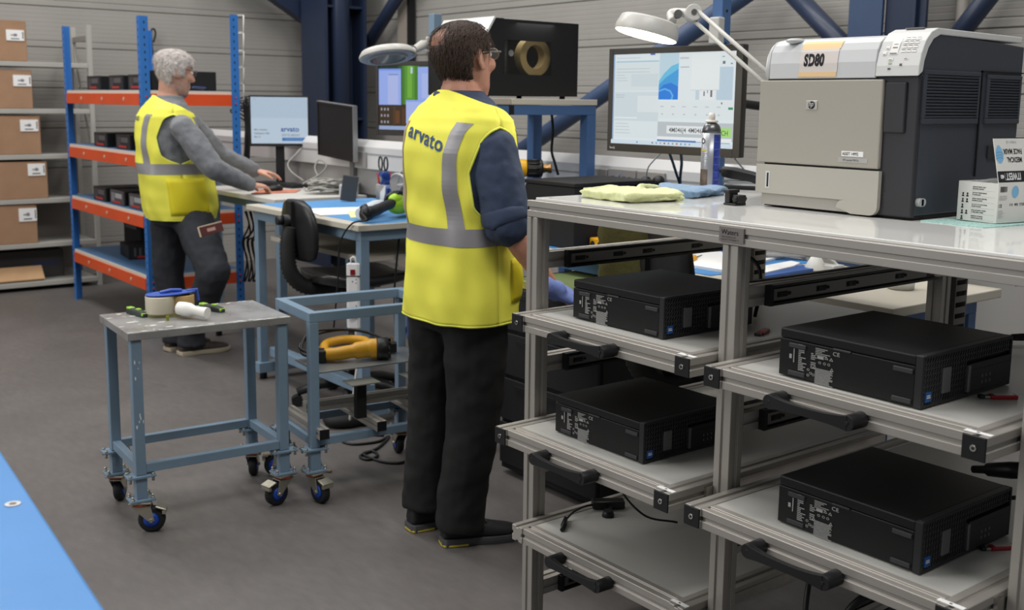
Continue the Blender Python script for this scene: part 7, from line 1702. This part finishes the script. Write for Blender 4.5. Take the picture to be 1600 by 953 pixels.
def shoe(t, heel, toe, up_m, sole_m, acc=None, w=0.047):
    h = Vector(heel); d = Vector(toe) - h; L = d.length; f = d.normalized(); s = Vector((-f.y, f.x, 0))
    m = MB(); R_ = []
    for fr, hw, top in ((0.0, .030, .075), (.04, .036, .095), (.16, .038, .102), (.30, .038, .10), (.45, .041, .082), (.62, w, .066), (.80, w * 1.02, .056), (.93, w * .8, .046), (1.0, w * .45, .036)):
        c = h + f * L * fr; zb = .020; R_.append([c + s * (hw * x) + Vector((0, 0, zb + (top - zb) * z)) for x, z in ((-1, 0), (1, 0), (1.0, .35), (.82, .75), (.45, 1), (-.45, 1), (-.82, .75), (-1.0, .35))])
    m.loft(R_, True); o = ob('shoe', m, up_m, t, bevel=0.0); sb = o.modifiers.new('soft', 'SUBSURF'); sb.levels = 1; sb.render_levels = 1
    m = MB(); R_ = []
    for fr, hw, lift in ((-.015, .026, .006), (.03, .040, 0), (.2, .042, 0), (.4, .041, .002), (.62, w * 1.06, 0), (.82, w * 1.06, 0), (.95, w * .82, .004), (1.02, w * .42, .012)):
        c = h + f * L * fr; R_.append([c + s * (hw * x) + Vector((0, 0, z)) for x, z in ((-1, lift), (1, lift), (1.02, .014), (.98, .027), (-.98, .027), (-1.02, .014))])
    m.loft(R_, True, smooth=False); ob('sole', m, sole_m, o, bevel=0.003)
    if acc:
        m = MB(); R_ = []
        for fr, hw in ((-.02, .02), (.01, .038), (.1, .043), (.3, .044)):
            c = h + f * L * fr; R_.append([c + s * (hw * x) + Vector((0, 0, z)) for x, z in ((-1, .003), (1, .003), (1.0, .009), (-1.0, .009))])
        m.loft(R_, True, smooth=False); ob('sole_accent', m, acc, o)
    m = MB()
    for i in range(4):
        c = h + f * L * (.40 + .07 * i); z = .096 - .010 * i; m.tube([c - s * .024 + Vector((0, 0, z - .004)), c + Vector((0, 0, z + .002)), c + s * .024 + Vector((0, 0, z - .004))], 0.0028, n=6)
    ob('laces', m, M_black, o)
def skin_mat(name, c): return mat(name, c, 0.5, noise=0.10, nscale=26, bump=0.08, bscale=90)
def hair_shell(HM, keep, grow, name, mt, t, noise=None):
    R_ = head_rings(grow, 48); m = MB(); n = 48; vs = [p for r in R_ for p in r]
    fs = []
    for i in range(len(R_) - 1):
        for k in range(n):
            q = (i * n + k, i * n + (k + 1) % n, (i + 1) * n + (k + 1) % n, (i + 1) * n + k); c = sum((vs[j] for j in q), Vector()) / 4
            if keep(c): fs.append(q)
    m.add(vs, fs, 0, True); m.f.append([(len(R_) - 1) * n + k for k in range(n)]); m.m.append(0); m.sm.append(True)
    m.xf(HM); o = ob(name, m, mt, t)
    bm = bmesh.new(); bm.from_mesh(o.data); bmesh.ops.delete(bm, geom=[v for v in bm.verts if not v.link_faces], context='VERTS'); bmesh.ops.subdivide_edges(bm, edges=bm.edges[:], cuts=1, use_grid_fill=True); bm.to_mesh(o.data); bm.free()
    s = o.modifiers.new('thick', 'SOLIDIFY'); s.thickness = grow + 0.004; s.offset = -1
    if noise:
        tx = bpy.data.textures.new('tufts', 'CLOUDS'); tx.noise_scale = noise[0]; d = o.modifiers.new('tufts', 'DISPLACE'); d.texture = tx; d.strength = noise[1]; d.mid_level = 0.4; d.texture_coords = 'LOCAL'
    for p in o.data.polygons: p.use_smooth = True
    return o
def strands(HM, keep, grow, N, L, mt, parent, flow, seed, curl=0.0, w=0.0011):
    R = random.Random(seed); m = MB(); cnt = 0
    R_ = head_rings(grow, 60)
    while cnt < N:
        i = R.randrange(len(R_) - 1); k = R.randrange(60); f, g = R.random(), R.random()
        a = R_[i][k] * (1 - g) + R_[i][(k + 1) % 60] * g; b = R_[i + 1][k] * (1 - g) + R_[i + 1][(k + 1) % 60] * g; p = a * (1 - f) + b * f
        cnt += 1
        if not keep(p): continue
        nrm = Vector((p.x / .0095 * .01, p.y / .0077 * .01, p.z / .011 * .01)).normalized(); d = flow(p); d = (d - nrm * d.dot(nrm)).normalized(); sd = nrm.cross(d); pts = []; q = p.copy(); ph = R.uniform(0, 6.28); l = L * R.uniform(.6, 1.3)
        d = (d + sd * R.uniform(-.35, .35)).normalized()
        for s in range(5):
            pts.append(q + nrm * (0.002 + .004 * s / 4 * R.uniform(.3, 1.2)) + (sd * sin(ph + s * 1.7) + nrm * cos(ph + s * 1.7) * .6) * curl * s / 4)
            q = q + d * l / 4; d = (d - nrm * .15).normalized()
        for s in range(4):
            ww = w * (1 - s / 5); w2 = w * (1 - (s + 1) / 5); m.add([pts[s] - sd * ww, pts[s] + sd * ww, pts[s + 1] + sd * w2, pts[s + 1] - sd * w2], [(0, 1, 2, 3)], 0, True)
    m.xf(HM); return ob('hair_strands', m, mt, parent, kind='stuff')
def glasses(HM, t, mt, name='glasses'):
    m = MB()
    for s in (-1, 1):
        pts = [Vector((.106 - abs(cos(a)) * .004, s * (.034 + .024 * cos(a)), .020 + .017 * sin(a))) for a in [2 * pi * k / 20 for k in range(21)]]; m.tube(pts, .0014, n=6)
        m.tube(cat_rom([(.101, s * .058, .024), (.09, s * .074, .026), (.03, s * .083, .028), (-.008, s * .084, .026), (-.024, s * .082, .008)], 5), [.0026] * 8 + [.0018] * 13, n=6)
    m.tube([(.104, -.010, .024), (.108, 0, .027), (.104, .010, .024)], .0014, n=6); m.xf(HM); g = ob(name, m, mt, t)
    m = MB()
    for s in (-1, 1): m.add([(.1045 - abs(cos(a)) * .004, s * (.034 + .023 * cos(a)), .020 + .016 * sin(a)) for a in [2 * pi * k / 16 for k in range(16)]], [list(range(16))])
    m.xf(HM); ob('lens', m, mat('spectacle_lens', (220, 226, 230), 0.05, alpha=0.15), g)
def eyes(HM, t):
    m = MB()
    for s in (-1, 1): m.sphere((.081, s * .033, .020), .0115, 12, 8)
    m.xf(HM); o = ob('eyes', m, mat('eye_white', (226, 222, 216), 0.2), t)
    m = MB()
    for s in (-1, 1): m.sphere((.0895, s * .033, .020), (.0038, .0056, .0056), 10, 6)
    m.xf(HM); ob('irises', m, mat('iris_brown', (60, 44, 34), 0.2), o)

def person(label, loc, yaw, spec):
    t = thing('person', label, 'person', loc, yaw); inv = wmat(t).inverted(); S = spec
    W = lambda u, v, d: inv @ atd(u, v, d)
    rows = S['rows']; sk = S['skin']; HM = Matrix.Translation(S['head']) @ Matrix.Rotation(S['hyaw'], 4, 'Z') @ Matrix.Rotation(-S['hpitch'], 4, 'Y') @ Matrix.Rotation(S.get('hroll', 0), 4, 'X') @ Matrix.Scale(S.get('hscale', 1.0), 4)
    # body: one continuous surface
    b = head_mb(HM); nk = HM @ Vector((-.022, 0, -.055)); nb = Vector((S['neck'][0], S['neck'][1], S['neck'][2]))
    limb(b, [nk, (nk + nb) / 2, nb], [.054, .056, .068])
    b.loft([supring((cx, 0, z), hx - .03, hy - .03, .8, 24) for z, cx, hx, hy in rows if z > S['hip_z'] - .02], True)
    for A in S['arms']:
        limb(b, [A['sh'] + Vector((0, -.02 * math.copysign(1, A['sh'].y), -.02)), (A['sh'] + A['el']) / 2, A['el']], [.044, .046, .040]); limb(b, [A['el'], A['el'] * .65 + A['wr'] * .35, A['wr']], [.040, .041, .027])
        hand(b, A['wr'], A['hf'], A['hb'], A['ht'], A.get('curl', (.3, .45, .35)))
    for Lg in S['legs']:
        limb(b, [Lg['hip'], Lg['knee'], Lg['ank']], [.078, .052, .036]); limb(b, [Lg['ank'], Lg['ank'] + (Lg['toe'] - Lg['heel']).normalized() * .06 + Vector((0, 0, -.055))], [.034, .020])
    bo = ob('body', b, sk, t); soft(bo, .0062, 3, .5)
    eyes(HM, t)
    # shirt with sleeves
    m = MB(); m.loft([supring((cx, 0, z), hx - .011 - (.010 if z > 1.48 else 0), hy - .011 - (.010 if z > 1.48 else 0), .8, 28) for z, cx, hx, hy in rows if z > S['hip_z'] - .03], True)
    for A in S['arms']:
        e = A['sleeve']; pts = [A['sh'] + Vector((0, -.03 * math.copysign(1, A['sh'].y), 0)), A['sh'], A['sh'] * .55 + A['el'] * .45, A['el']]; rr = [S['sl'][0] * .96, S['sl'][0], S['sl'][1], S['sl'][2]]
        if e <= 1: pts[-1] = A['sh'] + (A['el'] - A['sh']) * e
        limb(m, pts, rr)
        if e > 1: limb(m, [A['el'], A['el'] * .5 + A['wr'] * .5, A['el'] + (A['wr'] - A['el']) * (e - 1)], [S['sl'][2], S['sl'][2] * .86, S['sl'][3]])
    so = ob('shirt', m, S['shirt'], t); soft(so, .0085, 4, .5, (0.05, S['fold']))
    m = MB(); n_ = Vector(S['neck']); kc = S.get('colh', .42); ctop = nk * kc + n_ * (1 - kc)
    cr = [[p for p in supring(n_ + Vector((0, 0, -.03)), .086, .092, .9, 26)], [p for p in supring((n_ + ctop) / 2, .073, .074, .9, 26)], [p for p in supring(ctop, .068, .068, .9, 26)], [p for p in supring(ctop + Vector((0, 0, -.004)), .080, .080, .9, 26)], [p for p in supring((n_ + ctop) / 2 + Vector((0, 0, -.012)), .086, .090, .9, 26)]]
    m.loft(cr, False); ob('collar', m, S['shirt'], t)
    for A in S['arms']:
        if A.get('cuff'):
            m = MB(); d = (A['el'] - A['sh']).normalized(); c = A['sh'] + (A['el'] - A['sh']) * A['sleeve']; r = S['sl'][2] * 1.10
            m.tube([c - d * .050, c - d * .045, c - d * .02, c + d * .012, c + d * .016, c + d * .010], [r * .9, r * .97, r * .99, r * .99, r * .93, r * .8], n=18); o_ = ob('rolled_cuff', m, S['shirt'], t); sb = o_.modifiers.new('s', 'SUBSURF'); sb.levels = 1; sb.render_levels = 1
    # trousers
    m = MB(); hz = S['hip_z']; cx, hx, hy = interp(rows, hz)
    m.loft([supring((cx, 0, hz + .10), hx - .022, hy - .03, .8, 26), supring((cx, 0, hz), hx - .02, hy - .025, .8, 26), supring((cx, S.get('hipy', 0) * .5, hz - .07), hx - .03, hy - .03, .8, 26), supring((cx, S.get('hipy', 0), hz - .11), hx - .05, hy - .06, .8, 26)], True)
    for Lg in S['legs']:
        r = Lg['r']; an = Lg['ank']; fl = an + Vector((0, 0, Lg.get('cuff', -.03))); k = Lg['knee']; h = Lg['hip']
        limb(m, [h, h * .5 + k * .5, k], [r[0], r[1], r[2]]); m.tube([k, k * .5 + an * .5, an + Vector((0, 0, .06)), fl], [r[2], r[3], r[4], r[4] * 1.04], n=18); m.sphere(k, r[2])
    tr = ob('trousers', m, S['trousers'], t); soft(tr, .0095, 5, .5, (0.07, S['tfold']))
    for Lg in S['legs']: shoe(t, Lg['heel'], Lg['toe'], S['shoe'], S['sole'], S.get('accent'))
    return t, HM
# ---- the nearer man
P2 = (2.065, 2.910, 0)
inv2 = Matrix.Translation(P2).inverted()
W2 = lambda u, v, d: inv2 @ atd(u, v, d)
rows2 = [(.785, .0, .158, .205), (.86, .0, .162, .207), (.96, .0, .158, .202), (1.06, .0, .150, .198), (1.16, -.005, .148, .200), (1.26, -.01, .148, .208), (1.34, -.012, .146, .216), (1.40, -.010, .136, .216), (1.44, -.005, .122, .206), (1.475, 0.0, .108, .176), (1.505, .004, .095, .126), (1.53, .006, .083, .086)]
el_r = W2(793, 352, 3.40); wr_r = W2(863, 452, 3.455)
spec2 = dict(rows=rows2, skin=skin_mat('skin_tan', (172, 122, 100)), head=(.016, .022, 1.622), hyaw=radians(14), hpitch=radians(5), hroll=radians(-2), neck=(-.004, .008, 1.515), hip_z=.86, hipy=.03, hscale=1.10,
    arms=[dict(sh=W2(769, 226, 3.40), el=el_r, wr=wr_r, hf=(.80, .05, -.30), hb=(.15, -.55, .75), ht=(0, 1, .2), sleeve=.98, cuff=True, curl=(.35, .6, .4)),
          dict(sh=Vector((-.01, .185, 1.405)), el=Vector((.06, .25, 1.13)), wr=Vector((.30, .16, 1.0)), hf=(.9, -.15, -.1), hb=(.1, .5, .85), ht=(0, -1, 0), sleeve=.98, cuff=True, curl=(.3, .5, .4))],
    sl=(.074, .080, .075, .06), fold=.012, shirt=mat('navy_shirt', (50, 62, 86), 0.8, noise=0.15, nscale=24, bump=0.25, bscale=22), trousers=mat('black_trousers', (21, 20, 20), 0.85, noise=0.15, nscale=10, bump=0.3, bscale=12), tfold=.014,
    legs=[dict(hip=Vector((.0, -.085, .83)), knee=Vector((.020, -.055, .47)), ank=Vector((-.004, -.012, .10)), heel=Vector((-.068, .012, 0)), toe=Vector((.195, -.088, 0)), r=(.112, .105, .094, .086, .084), cuff=-.045),
          dict(hip=Vector((-.01, .115, .83)), knee=Vector((-.01, .150, .47)), ank=Vector((-.030, .172, .10)), heel=Vector((-.092, .182, 0)), toe=Vector((.175, .150, 0)), r=(.105, .098, .088, .082, .080), cuff=-.02)],
    shoe=mat('shoe_black', (26, 26, 28), 0.7, bump=0.2, bscale=60), sole=mat('sole_grey', (74, 74, 76), 0.6), accent=mat('sole_yellow', (196, 176, 60), 0.5))
man2, HM2 = person('man in hi-vis vest seen from behind in the middle, navy sleeves rolled up', P2, 0, spec2)
make_vest(man2, rows2, .795, 1.535, .0075, (1.048, 1.104), .128, logo=('arvato', .068, -.010, 1.365, .24), pocket=(radians(-75), radians(-40), .86, 1.0))
# glove on the right hand
g = MB(); A = spec2['arms'][0]; f_ = Vector(A['hf']).normalized()
limb(g, [A['wr'] - f_ * .045, A['wr'] - f_ * .01, A['wr'] + f_ * .02], [.036, .033, .034]); hand(g, A['wr'], A['hf'], A['hb'], A['ht'], A['curl'], 1.12)
o = ob('glove', g, mat('glove_blue', (116, 134, 196), 0.45, bump=0.25, bscale=40), man2); soft(o, .0052, 3)
def hair2_mat():
    m = mat('hair_dark_brown', (64, 48, 39), 0.75, noise=0.3, nscale=60, bump=0.5, bscale=160)
    return m
keep2 = lambda c: not (-.034 < c.x < .026 and c.z < .034) and ((c.z > .045 and c.x < .058 + (c.z - .05) * .2) or (c.z <= .045 and c.z > -.004 and c.x < .034) or (c.z <= -.004 and c.z > -.082 and c.x < -.026)) and not ((c - Vector((-.070, .016, .080))).length < .046)
hs = hair_shell(HM2, keep2, .006, 'hair', hair2_mat(), man2, (0.012, .006))
fl2 = lambda p: Vector((-.35, 0, -1)) if p.z < .07 else Vector((-.6, p.y * 4, -.3))
thin2 = lambda p: keep2(p) or (p - Vector((-.070, .016, .080))).length < .054 and random.random() < .32
strands(HM2, thin2, .007, 5200, .030, hair2_mat(), hs, fl2, 5, .0015, .0012)
glasses(HM2, man2, mat('spectacle_frame', (150, 142, 128), 0.3, 0.8))

# ---- the grey haired man at the far desk
Y1 = radians(-10); P1 = (2.352, 6.175, 0)
inv1 = (Matrix.Translation(P1) @ Matrix.Rotation(Y1, 4, 'Z')).inverted()
W1p = lambda u, v, d: inv1 @ atd(u, v, d)
F1 = lambda x, y, z=0: inv1 @ Vector((x, y, z))
rows1 = [(.800, .02, .190, .205), (.87, .018, .205, .215), (.96, .01, .208, .220), (1.06, -.005, .202, .220), (1.16, -.02, .192, .220), (1.26, -.035, .178, .220), (1.33, -.042, .165, .215), (1.39, -.045, .152, .214), (1.43, -.042, .134, .202), (1.465, -.035, .114, .170), (1.49, -.03, .098, .124), (1.51, -.026, .086, .088)]
spec1 = dict(rows=rows1, skin=skin_mat('skin_pale', (206, 156, 134)), head=(.004, -.012, 1.635), hyaw=radians(8), hpitch=radians(-10), neck=(-.028, 0, 1.495), hip_z=.88, hscale=1.06, colh=.2,
    arms=[dict(sh=W1p(285, 198, 6.04), el=W1p(333, 263, 6.02), wr=W1p(391, 289, 6.26), hf=(.85, .32, -.10), hb=(.1, -.1, 1), ht=(0, 1, 0), sleeve=1.94, curl=(.25, .45, .3)),
          dict(sh=W1p(297, 196, 6.38), el=W1p(343, 243, 6.52), wr=W1p(399, 267, 6.60), hf=(.95, -.2, -.16), hb=(.15, .1, 1), ht=(0, -1, 0), sleeve=1.94, curl=(.15, .3, .25))],
    sl=(.068, .072, .064, .046), fold=.012, shirt=mat('grey_fleece', (112, 114, 118), 0.9, noise=0.15, nscale=30, bump=0.3, bscale=26, sheen=0.2), trousers=mat('charcoal_trousers', (40, 42, 48), 0.85, noise=0.15, nscale=12, bump=0.3, bscale=14), tfold=.016,
    legs=[dict(hip=F1(2.39, 6.08, .84), knee=W1p(334, 424, 6.10), ank=F1(2.385, 6.11, .11), heel=F1(2.305, 6.112), toe=F1(2.610, 6.100), r=(.118, .108, .094, .084, .082), cuff=-.055),
          dict(hip=F1(2.35, 6.28, .84), knee=F1(2.33, 6.30, .48), ank=F1(2.355, 6.265, .11), heel=F1(2.285, 6.262), toe=F1(2.575, 6.30), r=(.115, .104, .090, .082, .080), cuff=-.055)],
    shoe=mat('shoe_brown', (66, 58, 52), 0.7, noise=0.4, nscale=30, bump=0.2, bscale=60), sole=mat('sole_beige', (168, 156, 136), 0.6))
man1, HM1 = person('grey haired man in hi-vis vest and grey fleece, working at the far white bench', P1, Y1, spec1)
make_vest(man1, rows1, .812, 1.512, .007, (1.072, 1.132), .125, logo=('arvato', .05, .03, 1.37, .0), pocket=(radians(-112), radians(-58), .84, 1.05), arm=(1.13, 1.19, 1.28, 1.36, 1.42, 58))
M_gh = mat('hair_grey_white', (212, 204, 199), 0.65, noise=0.35, nscale=40, bump=0.4, bscale=90)
keep1 = lambda c: (c.z > .050 and c.x < .072 + (c.z - .05) * .4) or (c.z <= .050 and c.z > -.008 and c.x < .026) or (c.z <= -.008 and c.z > -.076 and c.x < -.030)
hs1 = hair_shell(HM1, keep1, .012, 'hair', M_gh, man1, (0.022, .016))
strands(HM1, lambda p: keep1(p), .014, 4200, .026, M_gh, hs1, lambda p: Vector((-.3 + p.x * 6, p.y * 6, .2 if p.z > .06 else -1)), 8, .009, .0015)
beard = lambda c: c.z < -.034 and c.x > -.012 and c.z > -.118
strands(HM1, beard, .001, 5200, .010, M_gh, man1, lambda p: Vector((.3, 0, -1)), 12, .001, .0009).name = 'beard'
glasses(HM1, man1, mat('spectacle_wire', (120, 116, 110), 0.3, 0.8))
# notebook in his thigh pocket
q0 = atd(330, 359, 5.985)
t = thing('notebook', 'maroon notebook sticking out of the thigh pocket of the grey haired man', 'notebook', q0, 0)
ux = (atd(347, 353, 5.99) - atd(312, 362, 5.99)).normalized(); FMn = frame_m(Vector((0, 0, 0)), ux, (0, 0, 1))
m = MB(); m.bb((-.066, -.022, -.004), (.066, .028, .006)); m.xf(FMn); ob('cover', m, mat('maroon_cover', (84, 40, 36), 0.6), t, bevel=0.002)
m = MB(); m.bb((-.068, -.024, -.0035), (-.060, .030, .009)); m.bb((-.066, .0285, -.003), (.068, .033, .006)); m.xf(FMn); ob('page_edges', m, mat('page_cream', (206, 186, 160), 0.8), t)
m = MB(); m.bb((-.02, -.006, .006), (.026, .012, .0072)); m.xf(FMn); ob('cover_label', m, mat('cover_print', (176, 140, 130), 0.6), t)
